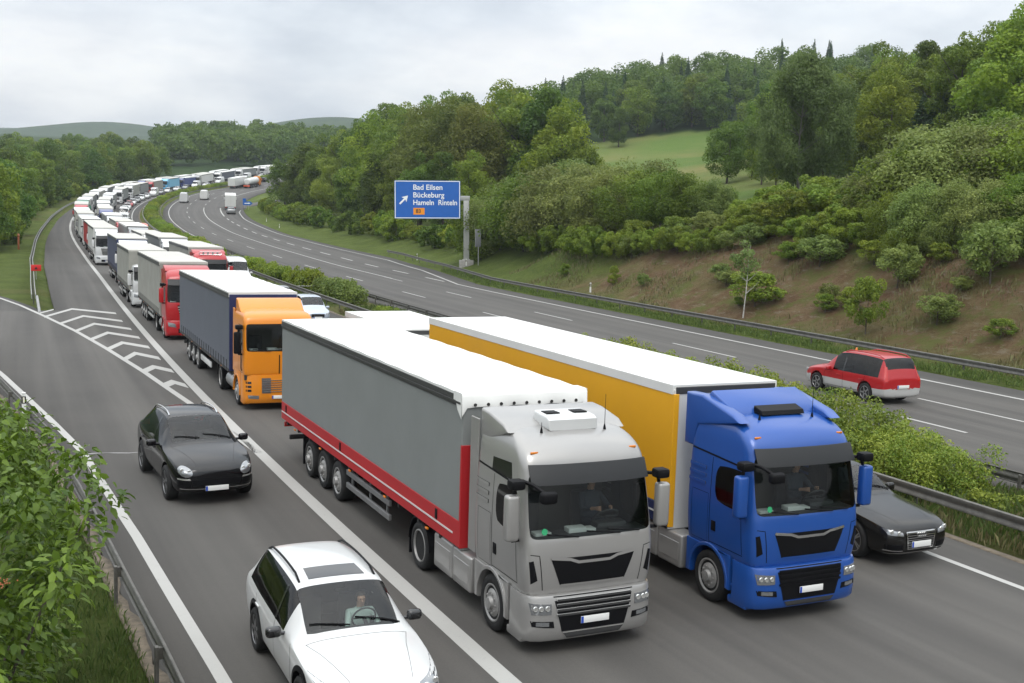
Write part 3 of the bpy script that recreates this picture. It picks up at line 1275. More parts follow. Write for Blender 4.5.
def patch(bvh, ax, corners, n=8, m=4, off=.006, thick=.012, mb=None):
    """a thin plate that follows the body: bilinear quad of four 2-D corners seen along axis ax"""
    mb = mb or MB()
    c = [Vector((*q, 0)) for q in corners]
    d = AX[ax][1]
    H = []
    for i in range(n + 1):
        u = i / n
        row = []
        for j in range(m + 1):
            v = j / m
            q = (c[0] * (1 - u) + c[1] * u) * (1 - v) + (c[3] * (1 - u) + c[2] * u) * v
            row.append((q, cast(bvh, ax, q.x, q.y)[0]))
        H.append(row)
    good = [(q, h) for r in H for q, h in r if h is not None]
    if not good:
        return mb
    # where the ray misses the body, end the plate at the nearest point that does not
    H = [[h if h is not None else min(good, key=lambda g: (g[0] - q).length)[1] for q, h in r] for r in H]
    P = [[h - d * off for h in r] for r in H]
    Q = [[h - d * (off - thick) for h in r] for r in H]
    A = mb.grid(P)
    B = mb.grid(Q)
    for i in range(n):
        for j in (0, m):
            mb.bm.faces.new((A[i][j], A[i + 1][j], B[i + 1][j], B[i][j]))
    for j in range(m):
        for i in (0, n):
            mb.bm.faces.new((A[i][j], A[i][j + 1], B[i][j + 1], B[i][j]))
    return mb


def oval(bvh, ax, c, rx, rz, tilt=0.0, off=.012, thick=.03, mb=None):
    """a lens-shaped plate that follows the body"""
    mb = mb or MB()
    d = AX[ax][1]
    rows = []
    for i in range(5):
        r = i / 4
        row = []
        for j in range(21):
            t = 2 * math.pi * j / 20
            x, z = rx * r * math.cos(t), rz * r * math.sin(t)
            h, _ = cast(bvh, ax, c[0] + x * math.cos(tilt) - z * math.sin(tilt), c[1] + x * math.sin(tilt) + z * math.cos(tilt))
            if h is None:
                h = rows[-1][min(j, 20)] + d * off if rows else Vector((c[0], 0, c[1]))
            row.append(h - d * (off + .012 * (1 - r * r)))
        rows.append(row)
    rows.append([q + d * thick for q in rows[-1]])
    V = mb.grid(rows)
    bmesh.ops.recalc_face_normals(mb.bm, faces=mb.bm.faces)
    return mb


def arch_trim(bvh, s_, yc, zc, r0, r1, m, parent, off=.012):
    """moulded lip round a wheel opening"""
    rows = []
    ax = 'l' if s_ < 0 else 'r'
    d = AX[ax][1]
    last = None
    for k in range(33):
        a = R_(-8 + 196 * k / 32)
        row = []
        for r in (r0, (r0 + r1) / 2, r1):
            h, _ = cast(bvh, ax, yc + r * math.cos(a), zc + r * math.sin(a))
            if h is None or abs(h.x) < .6:
                h = Vector((last if last else s_ * .9, yc + r * math.cos(a), zc + r * math.sin(a)))
            last = h.x
            row.append(h - d * (off if r < r1 else off * .2))
        rows.append([row[0] + d * .10] + row)
    mb = MB()
    mb.grid(rows)
    bmesh.ops.recalc_face_normals(mb.bm, faces=mb.bm.faces)
    return mb.build("arch_trim", m, parent, 50)


def seam(bvh, ax, pts, w=.012, off=.003, mb=None, close=False):
    """a thin ribbon along a polyline laid on the body"""
    mb = mb or MB()
    q = [Vector((*p, 0)) for p in pts]
    if close:
        q.append(q[0])
    pp = []
    for a, b in zip(q, q[1:]):
        k = max(2, int((b - a).length / .06))
        pp += [a.lerp(b, i / k) for i in range(k)]
    pp.append(q[-1])
    rows = []
    d = AX[ax][1]
    for i, p in enumerate(pp):
        t = (pp[min(i + 1, len(pp) - 1)] - pp[max(i - 1, 0)]).normalized()
        nn = Vector((-t.y, t.x, 0)) * w / 2
        h1, _ = cast(bvh, ax, *(p + nn).xy)
        h2, _ = cast(bvh, ax, *(p - nn).xy)
        if h1 is None or h2 is None:
            continue
        if rows and ((h1 - rows[-1][0]).length > .25):
            continue
        rows.append([h1 - d * off, h2 - d * off])
    if len(rows) > 1:
        e1, e2 = rows[1][0] - rows[0][0], rows[0][1] - rows[0][0]
        if e2.cross(e1).dot(-d) < 0:
            rows = [r[::-1] for r in rows]
        mb.grid(rows)
    return mb


_wheel_cache = {}


def wheel_meshes(kind, r, w, spokes=0, rimr=.68):
    """tyre and rim meshes; axle along x, outer face at -x"""
    key = (kind, round(r, 3), round(w, 3), spokes)
    if key in _wheel_cache:
        return _wheel_cache[key]
    rr = r * rimr
    t = MB()
    h = w / 2
    n = 32
    t.lathe([(-h * .82, rr * .96), (-h * .98, rr * 1.06), (-h, rr * 1.2), (-h * .96, r * .93), (-h * .80, r * .99), (-h * .3, r), (h * .3, r),
             (h * .8, r * .99), (h * .96, r * .93), (h, rr * 1.2), (h * .9, rr)], n)
    tm = t.mesh("tyre", 45)
    tm.materials.append(tyre_m)
    g = MB()
    if kind == 'truck_front':
        g.lathe([(-h * .80, rr * .98), (-h * .95, rr * 1.0), (-h * .98, rr * .93), (-h * .80, rr * .86), (-h * .70, rr * .80), (-h * 1.0, rr * .62), (-h * 1.05, rr * .45), (-h * 1.05, rr * .36), (-h * 1.4, rr * .30), (-h * 1.45, rr * .12), (-h * 1.45, 0.0)], n)
        for i in range(10):
            a = 2 * math.pi * i / 10
            g.lathe([(-h * 1.16, 0.0), (-h * 1.16, .017), (-h * 1.02, .018)], 6, 'x', (0, rr * .53 * math.cos(a), rr * .53 * math.sin(a)))
        m = steel_rim
    elif kind == 'truck_dual':
        g.lathe([(-h * .80, rr * .98), (-h * .95, rr * 1.0), (-h * .98, rr * .93), (-h * .7, rr * .88), (-h * .0, rr * .80), (h * .2, rr * .55), (-h * .1, rr * .52), (-h * .1, rr * .40), (-h * .75, rr * .36), (-h * .8, rr * .1), (-h * .8, 0)], n)
        m = steel_rim
    else:
        g.lathe([(-h * .70, rr * .97), (-h * .88, rr * 1.0), (-h * .92, rr * .95), (-h * .7, rr * .90), (h * .2, rr * .86), (h * .2, 0)], n)
        g.lathe([(-h * .70, rr * .22), (-h * .80, rr * .16), (-h * .80, 0)], 16)
        k = spokes or 5
        for i in range(k):
            for s_ in ((-.13, .13) if kind == 'double' else (0,)):
                a = 2 * math.pi * i / k + s_ * (.75 if k > 5 else 1)
                wd = .055 * rr if kind == 'double' else .10 * rr
                c, sn = math.cos(a), math.sin(a)
                pts = []
                for rad, ww in ((rr * .15, wd * 1.4), (rr * .95, wd)):
                    for e in (-1, 1):
                        pts.append((rad * c - e * ww * sn, rad * sn + e * ww * c))
                poly = [pts[0], pts[2], pts[3], pts[1]]
                g.prism(poly, -h * .84, -h * .45, 'x')
        m = alu_m
    gm_ = g.mesh("rim", 40)
    gm_.materials.append(m)
    _wheel_cache[key] = (tm, gm_)
    return tm, gm_


def add_wheel(parent, x, y, r, w, kind, spokes=0, rim=None, name="wheel"):
    tm, gm_ = wheel_meshes(kind, r, w, spokes)
    t = link_mesh(name, tm, None, parent)
    t.location = (x, y, r)
    if x > 0:
        t.rotation_euler = (0, 0, math.pi)
    g = link_mesh("rim", gm_, None, t)
    if rim:
        g.material_slots[0].link = 'OBJECT'
        g.material_slots[0].material = rim
    return t


def number_plate(parent, bvh, ax, x, z, w=.52, h=.11, off=.012):
    d = AX[ax][1]
    hp, _ = cast(bvh, ax, x, z)
    if hp is None:
        return
    y = hp.y - d.y * off
    s_ = -d.y
    m = MB()
    m.bx(x - w / 2, x + w / 2, y - .006, y + .006, z - h / 2, z + h / 2, .004)
    p = m.build("number_plate", plate_w, parent)
    m = MB()
    x0 = x - w / 2 if ax == 'f' else x + w / 2 - .05
    m.bx(x0 + .002, x0 + .048, y + s_ * .0065, y + s_ * .009, z - h / 2 + .004, z + h / 2 - .004)
    m.build("plate_band", plate_b, p)
    return p


# ------------------------------------------------------------------ people
def person_mesh(seed=0, reach=True):
    """seated figure holding a wheel: hips at the origin, facing -y, one continuous skinned body"""
    J = {'pelvis': ((0, 0, .10), .15), 'belly': ((0, .03, .30), .14), 'chest': ((0, .04, .50), .16), 'neckb': ((0, .03, .64), .075), 'neck': ((0, .01, .70), .058),
         'head': ((0, -.01, .79), .085), 'crown': ((0, 0, .88), .08),
         'shl': ((-.20, .03, .58), .065), 'ell': ((-.27, -.18, .38), .047), 'wrl': ((-.17, -.42, .44), .032), 'hal': ((-.13, -.50, .46), .035),
         'shr': ((.20, .03, .58), .065), 'elr': ((.27, -.18, .38), .047), 'wrr': ((.17, -.42, .44), .032), 'har': ((.13, -.50, .46), .035),
         'hil': ((-.11, -.05, .09), .10), 'knl': ((-.15, -.48, .16), .07), 'anl': ((-.14, -.70, -.22), .045), 'fol': ((-.14, -.85, -.25), .04),
         'hir': ((.11, -.05, .09), .10), 'knr': ((.15, -.48, .16), .07), 'anr': ((.14, -.70, -.22), .045), 'for': ((.14, -.85, -.25), .04)}
    E = [('pelvis', 'belly'), ('belly', 'chest'), ('chest', 'neckb'), ('neckb', 'neck'), ('neck', 'head'), ('head', 'crown'), ('chest', 'shl'), ('shl', 'ell'), ('ell', 'wrl'), ('wrl', 'hal'),
         ('chest', 'shr'), ('shr', 'elr'), ('elr', 'wrr'), ('wrr', 'har'), ('pelvis', 'hil'), ('hil', 'knl'), ('knl', 'anl'), ('anl', 'fol'), ('pelvis', 'hir'), ('hir', 'knr'), ('knr', 'anr'), ('anr', 'for')]
    names = list(J)
    me = bpy.data.meshes.new("tmp")
    verts = [J[k][0] for k in names]
    edges = [(names.index(a), names.index(b)) for a, b in E]
    rad = [J[k][1] for k in names]
    for sx, ha in ((-1, 'hal'), (1, 'har')):
        b = Vector(J[ha][0])
        for f in range(4):
            i0 = len(verts)
            verts.append(b + Vector((sx * -.0, -.03, .035 - .022 * f)))
            verts.append(b + Vector((sx * -.035, -.055 - .004 * f, .035 - .022 * f)))
            rad += [.010, .009]
            edges += [(names.index(ha), i0), (i0, i0 + 1)]
        i0 = len(verts)
        verts.append(b + Vector((sx * -.04, .005, .03)))
        rad.append(.011)
        edges.append((names.index(ha), i0))
    me.from_pydata(verts, edges, [])
    o = bpy.data.objects.new("tmp", me)
    COL.objects.link(o)
    sk_ = o.modifiers.new("s", 'SKIN')
    for v, r in zip(me.skin_vertices[0].data, rad):
        v.radius = (r, r)
    me.skin_vertices[0].data[0].use_root = True
    sb_ = o.modifiers.new("u", 'SUBSURF')
    sb_.levels = sb_.render_levels = 2
    bpy.context.view_layer.update()
    out = bpy.data.meshes.new_from_object(o.evaluated_get(bpy.context.evaluated_depsgraph_get()))
    bpy.data.objects.remove(o)
    out.shade_smooth()
    return out


skin_m = mat("skin", (.50, .28, .19), .55, var=.1)
hair_m = mat("hair", (.05, .035, .025), .7)
shirt_w = mat("pale_green_shirt", (.42, .52, .48), .8, var=.1)
shirt_d = mat("dark_shirt", (.05, .06, .08), .8, var=.1)
trouser_m = mat("dark_trousers", (.03, .035, .05), .8)
_pm = person_mesh()
person_body = bpy.data.meshes.new("person_body")


def make_person(loc, rz, shirt, label, parent_rot=None, scale=1.0):
    me = _pm.copy()
    me.materials.clear()
    for m in (skin_m, shirt, trouser_m):
        me.materials.append(m)
    for f in me.polygons:
        c = f.center
        if c.z > .67 or (c.y < -.38 and c.z > .33):
            f.material_index = 0
        elif c.z < .2:
            f.material_index = 2
        else:
            f.material_index = 1
    o = bpy.data.objects.new("person", me)
    COL.objects.link(o)
    o.location = loc
    o.rotation_euler = (0, 0, rz)
    o.scale = (scale,) * 3
    tag(o, label, "person", "drivers")
    h = MB()
    g = bmesh.ops.create_uvsphere(h.bm, u_segments=14, v_segments=10, radius=.098)
    bmesh.ops.translate(h.bm, verts=g['verts'], vec=(0, .012, .825))
    bmesh.ops.delete(h.bm, geom=[f for f in h.bm.faces if (f.calc_center_median().y < -.03 and f.calc_center_median().z < .88) or f.calc_center_median().z < .77], context='FACES')
    h.build("hair", hair_m, o)
    e = MB()
    for s_ in (-1, 1):
        e.box((s_ * .032, -.088, .825), (.022, .012, .01), .003)
    e.build("eyes", blk_gloss, o)
    e = MB()
    e.prism([(-.085, .80), (-.112, .785), (-.085, .775)], -.012, .012, 'x', .003)
    e.build("nose", skin_m, o)
    return o

# ------------------------------------------------------------------ cars
SPEC = {}
# y, z_bottom, half-width low / middle / belt / roof, z_belt, z_top
SPEC['estate'] = dict(L=4.84, r=.345, tw=.235, ax=(.95, 3.765), track=.80, rows=[
    (.00, .34, .52, .60, .54, .44, .64, .72), (.07, .24, .70, .76, .72, .60, .70, .80), (.28, .21, .84, .87, .83, .70, .78, .885), (.62, .21, .88, .915, .885, .72, .83, .94),
    (1.0, .21, .89, .93, .905, .72, .88, .985), (1.36, .21, .89, .935, .91, .70, .925, 1.03), (1.47, .21, .89, .935, .91, .70, .935, 1.07), (1.85, .21, .89, .935, .905, .665, .955, 1.345), (2.22, .21, .89, .935, .90, .65, .965, 1.535),
    (2.42, .21, .89, .935, .90, .655, .97, 1.575), (3.10, .21, .89, .935, .90, .655, .985, 1.60), (3.75, .21, .89, .93, .895, .645, 1.0, 1.585), (4.36, .22, .875, .915, .865, .60, 1.02, 1.53),
    (4.62, .26, .84, .89, .84, .62, 1.03, 1.24), (4.76, .30, .80, .86, .80, .66, .96, 1.04), (4.84, .36, .66, .76, .70, .56, .84, .93)],
    ws=(6, 8), sw=(7, 12), rw=(12, 13))
SPEC['suv'] = dict(L=4.85, r=.385, tw=.275, ax=(.93, 3.825), track=.82, rows=[
    (.00, .38, .52, .60, .54, .42, .70, .78), (.06, .28, .70, .78, .74, .58, .78, .86), (.26, .25, .86, .89, .84, .68, .88, .96), (.60, .25, .91, .945, .90, .72, .95, 1.04),
    (.95, .25, .92, .965, .93, .72, .99, 1.09), (1.28, .25, .92, .965, .935, .72, 1.03, 1.13), (1.42, .25, .92, .965, .93, .71, 1.04, 1.18), (1.80, .25, .92, .965, .92, .67, 1.06, 1.44), (2.18, .25, .92, .965, .915, .66, 1.07, 1.63),
    (2.42, .25, .92, .965, .915, .655, 1.08, 1.675), (3.0, .25, .92, .965, .915, .655, 1.09, 1.69), (3.6, .25, .925, .975, .92, .645, 1.11, 1.655), (4.15, .27, .92, .965, .90, .60, 1.13, 1.56),
    (4.55, .30, .88, .93, .86, .62, 1.14, 1.28), (4.76, .34, .82, .88, .80, .62, 1.04, 1.12), (4.85, .42, .66, .76, .70, .54, .90, .98)],
    ws=(6, 8), sw=(7, 12), rw=(12, 13))
SPEC['saloon'] = dict(L=4.93, r=.335, tw=.245, ax=(.92, 3.83), track=.80, rows=[
    (.00, .30, .54, .62, .56, .46, .60, .66), (.06, .20, .72, .80, .74, .62, .66, .73), (.26, .18, .85, .88, .84, .70, .73, .81), (.62, .18, .88, .92, .89, .73, .79, .87),
    (1.0, .18, .89, .935, .91, .73, .835, .92), (1.42, .18, .89, .935, .915, .72, .88, .965), (1.60, .18, .89, .935, .915, .71, .89, 1.01), (1.95, .18, .89, .935, .91, .67, .91, 1.235), (2.30, .18, .89, .935, .905, .60, .92, 1.395),
    (2.55, .18, .89, .935, .905, .585, .925, 1.44), (3.05, .18, .89, .935, .905, .58, .93, 1.455), (3.45, .18, .89, .935, .905, .575, .94, 1.41), (3.85, .19, .89, .93, .90, .62, .95, 1.22),
    (4.22, .20, .88, .925, .885, .70, .95, 1.05), (4.70, .25, .84, .89, .84, .68, .95, 1.03), (4.88, .30, .76, .82, .78, .62, .88, .97), (4.93, .38, .64, .72, .66, .54, .78, .86)],
    ws=(6, 8), sw=(7, 12), rw=(11, 13))
SPEC['mpv'] = dict(L=4.30, r=.325, tw=.205, ax=(.82, 3.38), track=.735, rows=[
    (.00, .32, .50, .56, .52, .42, .62, .70), (.06, .22, .66, .72, .68, .56, .68, .77), (.24, .20, .78, .81, .78, .66, .76, .86), (.55, .20, .82, .845, .82, .68, .82, .93),
    (.85, .20, .83, .85, .835, .68, .86, .99), (1.10, .20, .83, .85, .84, .68, .875, 1.05), (1.22, .20, .83, .85, .84, .67, .88, 1.10), (1.56, .20, .83, .85, .84, .66, .885, 1.38), (1.88, .20, .83, .85, .835, .64, .89, 1.58),
    (2.15, .20, .83, .85, .835, .64, .89, 1.63), (2.75, .20, .83, .85, .835, .64, .895, 1.65), (3.35, .20, .83, .85, .835, .64, .90, 1.65), (4.02, .20, .83, .85, .83, .63, .91, 1.61),
    (4.20, .22, .82, .845, .815, .65, .92, 1.22), (4.27, .25, .80, .83, .79, .66, .90, 1.00), (4.30, .30, .72, .78, .74, .60, .84, .92)],
    ws=(6, 8), sw=(7, 12), rw=(12, 13))
SPEC['van'] = dict(L=5.9, r=.345, tw=.225, ax=(1.0, 4.66), track=.84, rows=[
    (.00, .36, .56, .64, .62, .52, .80, .92), (.06, .24, .78, .86, .82, .68, .90, 1.02), (.25, .22, .90, .94, .92, .78, 1.02, 1.14), (.55, .22, .94, .98, .965, .80, 1.12, 1.24),
    (.85, .22, .95, .99, .985, .80, 1.20, 1.33), (1.05, .22, .95, .99, .985, .80, 1.26, 1.42), (1.16, .22, .95, .99, .98, .80, 1.28, 1.55), (1.42, .22, .95, .99, .98, .78, 1.30, 1.95), (1.68, .22, .95, .99, .98, .76, 1.32, 2.30),
    (1.98, .22, .95, .99, .98, .77, 1.33, 2.52), (2.6, .22, .95, .99, .98, .80, 1.33, 2.60), (3.4, .22, .95, .99, .98, .81, 1.33, 2.62), (5.2, .22, .95, .99, .98, .81, 1.33, 2.62),
    (5.75, .25, .95, .99, .98, .79, 1.33, 2.58), (5.88, .30, .92, .97, .95, .76, 1.32, 2.50), (5.9, .34, .86, .92, .9, .70, 1.3, 2.40)],
    ws=(6, 8), sw=(7, 9), rw=None)


# the door glass begins a little behind the windscreen's middle, leaving a pillar between the two
for _k in ('estate', 'suv', 'saloon', 'mpv'):
    _sp = SPEC[_k]
    _r = _sp['rows']
    _r.insert(8, tuple(p_ + (q_ - p_) * .38 for p_, q_ in zip(_r[7], _r[8])))
    _sp['ws'] = (6, 9)
    _sp['sw'] = (8, _sp['sw'][1] + 1)
    _sp['rw'] = tuple(x_ + 1 for x_ in _sp['rw'])


def car_body(kind, lower_z=None, arch=.055, sub=2):
    """closed body shell, arches cut, split by material index: 0 paint 1 windscreen 2 side glass 3 rear glass 4 arch 5 lower cladding"""
    sp = SPEC[kind]
    rows = sp['rows']
    bm = bmesh.new()
    cr = bm.edges.layers.float.new('crease_edge')
    R = []

    def ring(y, zb, wl, wm, wb, wr, zbelt, zt, sc=1.0):
        mid = (wb * .5 + wr * .5) + .018 * min(1, (zt - zbelt) / .3)
        half = [(0, zb), (wl * .8, zb), (wl, zb + .07), (wm, zb + .45 * (zbelt - zb)), (wm * .995, zbelt - .10), (wb, zbelt),
                (mid, zbelt + (zt - .05 - zbelt) * .5), (wr, zt - .05), (wr * .74, zt - .012), (0, zt)]
        full = [(x, z) for x, z in half] + [(-x, z) for x, z in half[-2:0:-1]]
        cz = (zb + zt) / 2
        return [bm.verts.new((x * sc, y, cz + (z - cz) * sc)) for x, z in full]
    R.append(ring(rows[0][0] - .012, *rows[0][1:], sc=.7))
    for q in rows:
        R.append(ring(*q))
    R.append(ring(rows[-1][0] + .01, *rows[-1][1:], sc=.75))
    N = len(R[0])
    bm.faces.new(R[0])
    bm.faces.new(R[-1][::-1])

    def jt(j):                 # column interval on the half section
        return j if j < 9 else 17 - j
    for i in range(len(R) - 1):
        st = i - 1             # interval between rows st and st+1
        for j in range(N):
            f = bm.faces.new((R[i][j], R[i + 1][j], R[i + 1][(j + 1) % N], R[i][(j + 1) % N]))
            c = jt(j)
            if sp['ws'][0] <= st < sp['ws'][1] and c in (7, 8):
                f.material_index = 1
            elif sp['rw'] and sp['rw'][0] <= st < sp['rw'][1] and c in (7, 8):
                f.material_index = 3
            elif sp['sw'][0] <= st < sp['sw'][1] and c in (5, 6):
                f.material_index = 2
    bmesh.ops.recalc_face_normals(bm, faces=bm.faces)
    for e in bm.edges:
        ms = {f.material_index for f in e.link_faces}
        if len(ms) > 1:
            e[cr] = .35
    for r in R[1:-1]:
        for j in (2, N - 2):
            for e in r[j].link_edges:
                o = e.other_vert(r[j])
                if abs(o.co.y - r[j].co.y) > .03:
                    e[cr] = max(e[cr], .3)
        for j in (5, N - 5):
            for e in r[j].link_edges:
                o = e.other_vert(r[j])
                if abs(o.co.y - r[j].co.y) > .03:
                    e[cr] = max(e[cr], .45)
    me = eval_mesh(bm, [('SUBSURF', dict(levels=sub, render_levels=sub))])
    dm = [bpy.data.materials.get("glass_slot") or bpy.data.materials.new("glass_slot")] * 6
    for m in dm:
        me.materials.append(m)
    smooth = me.copy()
    cb = bmesh.new()
    for y in sp['ax']:
        for s_ in (-1, 1):
            mtx = Matrix.Translation((s_ * (sp['track'] + .12), y, sp['r'] + .02)) @ Matrix.Rotation(R_(90), 4, 'Y')
            bmesh.ops.create_cone(cb, cap_ends=True, segments=40, radius1=sp['r'] + arch, radius2=sp['r'] + arch, depth=.72, matrix=mtx)
    for f in cb.faces:
        f.material_index = 4
    cm = bpy.data.meshes.new("cut")
    cb.to_mesh(cm)
    cb.free()
    for m in dm:
        cm.materials.append(m)
    co = bpy.data.objects.new("cut", cm)
    COL.objects.link(co)
    me = mods_mesh(me, [('BOOLEAN', dict(object=co, operation='DIFFERENCE', solver='EXACT'))])
    bpy.data.objects.remove(co)
    bpy.data.meshes.remove(cm)
    if lower_z is not None:
        for f in me.polygons:
            if f.material_index == 0:
                c = f.center
                if c.z < lower_z:
                    f.material_index = 5
    bv = bvh_of(smooth)
    return me, bv


def make_car(name, kind, p, label, cat="car", group=None, lower=None, lower_m=None, rim=None, spokes=5, wk='single', rails=None, sunroof=False, detail=2, glass=None, grille='wide', lamp='slant', front_glass=None, driver_glass=True):
    sp = SPEC[kind]
    L = sp['L']
    t = empty(name, label=label, cat=cat, group=group)
    me, bv = car_body(kind, lower)
    glass = glass or glass_dark
    link_mesh("body", split_mesh(me, {0, 4}), p, t)
    if kind == 'estate' and detail >= 2:
        for y in sp['ax']:
            for s_ in (-1, 1):
                arch_trim(bv, s_, y, sp['r'] + .02, sp['r'] + .05, sp['r'] + .125, blk, t)
    if lower is not None:
        link_mesh("lower_cladding", split_mesh(me, {5}), lower_m, t)
    link_mesh("windscreen", split_mesh(me, {1}), front_glass or glass_clear, t)
    for s_ in (-1, 1):
        w = split_mesh(me, {2})
        b = bmesh.new()
        b.from_mesh(w)
        bmesh.ops.delete(b, geom=[f for f in b.faces if f.calc_center_median().x * s_ < 0], context='FACES')
        b.to_mesh(w)
        b.free()
        link_mesh("side_window", w, glass, t)
    if sp['rw']:
        link_mesh("rear_window", split_mesh(me, {3}), glass, t)
    rows = sp['rows']
    ym = rows[sp['ws'][0]][0]
    yh = rows[sp['ws'][1]][0]
    zb = rows[8][6]
    wl = rows[8][1]
    W = rows[8][3]
    # dark underbody inside the arches
    m = MB()
    m.bx(-W * .62, W * .62, .35, L - .35, rows[8][1] + .03, .62)
    m.build("underbody", chassis_m, t)
    for y in sp['ax']:
        for s_ in (-1, 1):
            add_wheel(t, s_ * (sp['track'] + .02), y, sp['r'], sp['tw'], wk, spokes, rim)
    if detail >= 1:
        # interior
        m = MB()
        m.bx(-W * .8, W * .8, ym + .15, ym + .55, .62, zb - .03, .06)
        m.build("dashboard", dash_m, t)
        hs = rows[sp['ws'][1]][7] / 1.55
        for x in (-.37, .37):
            m = MB()
            m.box((x, yh + .25, .52), (.5, .52, .18), .06)
            m.box((x, yh + .55, .85), (.48, .16, .62), .06, rot=None)
            m.box((x, yh + .60, 1.22 * hs), (.26, .09, .18), .04)
            m.build("seat", seat_m, t)
        m = MB()
        m.box((0, yh + 1.35, .55), (1.25, .5, .2), .06)
        m.box((0, yh + 1.62, .88), (1.25, .16, .55), .06)
        m.build("rear_seat", seat_m, t)
        m = MB()
        c = Vector((.37, ym + .72, zb - .02))
        m.tube([c + Vector((.18 * math.cos(a), -.07 * math.sin(a), .17 * math.sin(a))) for a in [2 * math.pi * i / 20 for i in range(20)]], .014, 6, closed=True)
        m.tube([c + Vector((-.17, 0, 0)), c + Vector((.17, 0, 0))], .014, 6)
        m.tube([c, c + Vector((0, -.3, -.12))], .03, 6)
        m.build("steering_wheel", dash_m, t)
    if kind == 'saloon' and detail >= 2:
        m = MB()
        h, _ = cast(bv, 'f', 0, .60)
        for k in range(4):
            x = (k - 1.5) * .058
            m.tube([(x + .038 * math.cos(q), h.y - .03, .585 + .038 * math.sin(q)) for q in [2 * math.pi * i / 14 for i in range(14)]], .005, 5, closed=True)
        m.build("ring_emblem", chrome, t)
    # mirrors
    zmir = rows[sp['ws'][0] + 1][6] + .05
    ymir = rows[sp['ws'][0] + 1][0] + .05
    for s_ in (-1, 1):
        m = MB()
        m.box((s_ * (W + .13), ymir, zmir), (.23, .13, .16), .055, 3)
        m.tube([(s_ * (W - .06), ymir + .03, zmir - .05), (s_ * (W + .08), ymir + .02, zmir - .04)], .03, 6)
        m.build("wing_mirror", p if kind != 'estate' else blk_gloss, t)
    if detail >= 1:
        # lamps, grille, plates
        y0, y1 = rows[2], rows[3]
        for s_ in (-1, 1):
            if lamp == 'slant':
                q = [(s_ * .46, .60), (s_ * .80, .66), (s_ * .84, .78), (s_ * .50, .70)]
                if kind == 'van':
                    q = [(s_ * .58, .78), (s_ * .84, .84), (s_ * .88, 1.08), (s_ * .66, .98)]
                if kind == 'saloon':
                    q = [(s_ * .46, .565), (s_ * .78, .60), (s_ * .83, .70), (s_ * .48, .635)]
            elif lamp == 'oval':
                q = [(s_ * .53, .70), (s_ * .78, .68), (s_ * .82, .86), (s_ * .60, .88)]
            if kind == 'estate':
                q = [(s_ * .44, .60), (s_ * .82, .66), (s_ * .87, .86), (s_ * .50, .77)]
            if lamp == 'oval':
                o = oval(bv, 'f', (s_ * .69, .775), .155, .105, s_ * .35).build("headlight", lamp_m, t)
            else:
                o = patch(bv, 'f', q, 8, 4, .012, .03).build("headlight", lamp_m, t)
            if detail >= 2:
                c = [sum(a[0] for a in q) / 4, sum(a[1] for a in q) / 4]
                h, _ = cast(bv, 'f', *c)
                for dx in (-.07, .08):
                    h, _ = cast(bv, 'f', c[0] + dx * s_, c[1])
                    if h:
                        m = MB()
                        m.lathe([(h.y - .012, .045), (h.y - .022, .036), (h.y - .018, 0)], 12, 'y', (c[0] + dx * s_, 0, c[1] + .03 * (dx > 0)))
                        m.build("bulb", lamp_bulb, o)
        if grille == 'wide':
            gq = [(-.40, .46), (.40, .46), (.42, .655), (-.42, .655)]
            g = patch(bv, 'f', gq, 10, 4, .01, .02).build("grille", blk_gloss, t)
            lo = patch(bv, 'f', [(-.62, .29), (.62, .29), (.60, .40), (-.60, .40)], 10, 3, .008, .02).build("lower_intake", blk, t)
        elif grille == 'shield':
            g = patch(bv, 'f', [(-.33, .33), (.33, .33), (.38, .63), (-.38, .63)], 10, 4, .010, .02).build("grille", blk, t)
            m = MB()
            for k in range(7):
                z = .355 + .041 * k
                w = .325 + .05 * (z - .33) / .3
                patch(bv, 'f', [(-w, z), (w, z), (w, z + .013), (-w, z + .013)], 10, 1, .018, .01, m)
            m.build("grille_bars", chrome, g)
            m = MB()
            seam(bv, 'f', [(-.335, .325), (.335, .325), (.385, .635), (-.385, .635)], .022, .018, m, close=True)
            m.build("grille_frame", chrome, g)
            for s_ in (-1, 1):
                patch(bv, 'f', [(s_ * .45, .30), (s_ * .80, .32), (s_ * .82, .43), (s_ * .47, .41)], 6, 3, .008, .02).build("side_intake", blk, t)
                seam(bv, 'f', [(s_ * .45, .295), (s_ * .82, .315)], .018, .016).build("intake_trim", chrome, t)
            seam(bv, 'f', [(-.8, .25), (.8, .25)], .03, .014).build("bumper_trim", chrome, t)
        elif grille == 'suv':
            patch(bv, 'f', [(-.52, .46), (.52, .46), (.58, .60), (-.58, .60)], 10, 4, .010, .02).build("grille", blk, t)
            for s_ in (-1, 1):
                patch(bv, 'f', [(s_ * .56, .44), (s_ * .84, .47), (s_ * .85, .60), (s_ * .60, .585)], 6, 3, .009, .02).build("side_intake", blk, t)
                patch(bv, 'f', [(s_ * .58, .595), (s_ * .84, .605), (s_ * .85, .635), (s_ * .60, .63)], 6, 2, .016, .02).build("running_light", lamp_bulb, t)
            seam(bv, 'f', [(-.80, .40), (0, .385), (.80, .40)], .02, .014).build("bumper_trim", chrome, t)
        number_plate(t, bv, 'f', 0, .41 if kind == 'saloon' else (.40 if grille == 'suv' else .43), off=.035)
        number_plate(t, bv, 'b', 0, .62 if kind in ('estate', 'suv', 'mpv') else .75, off=.02)
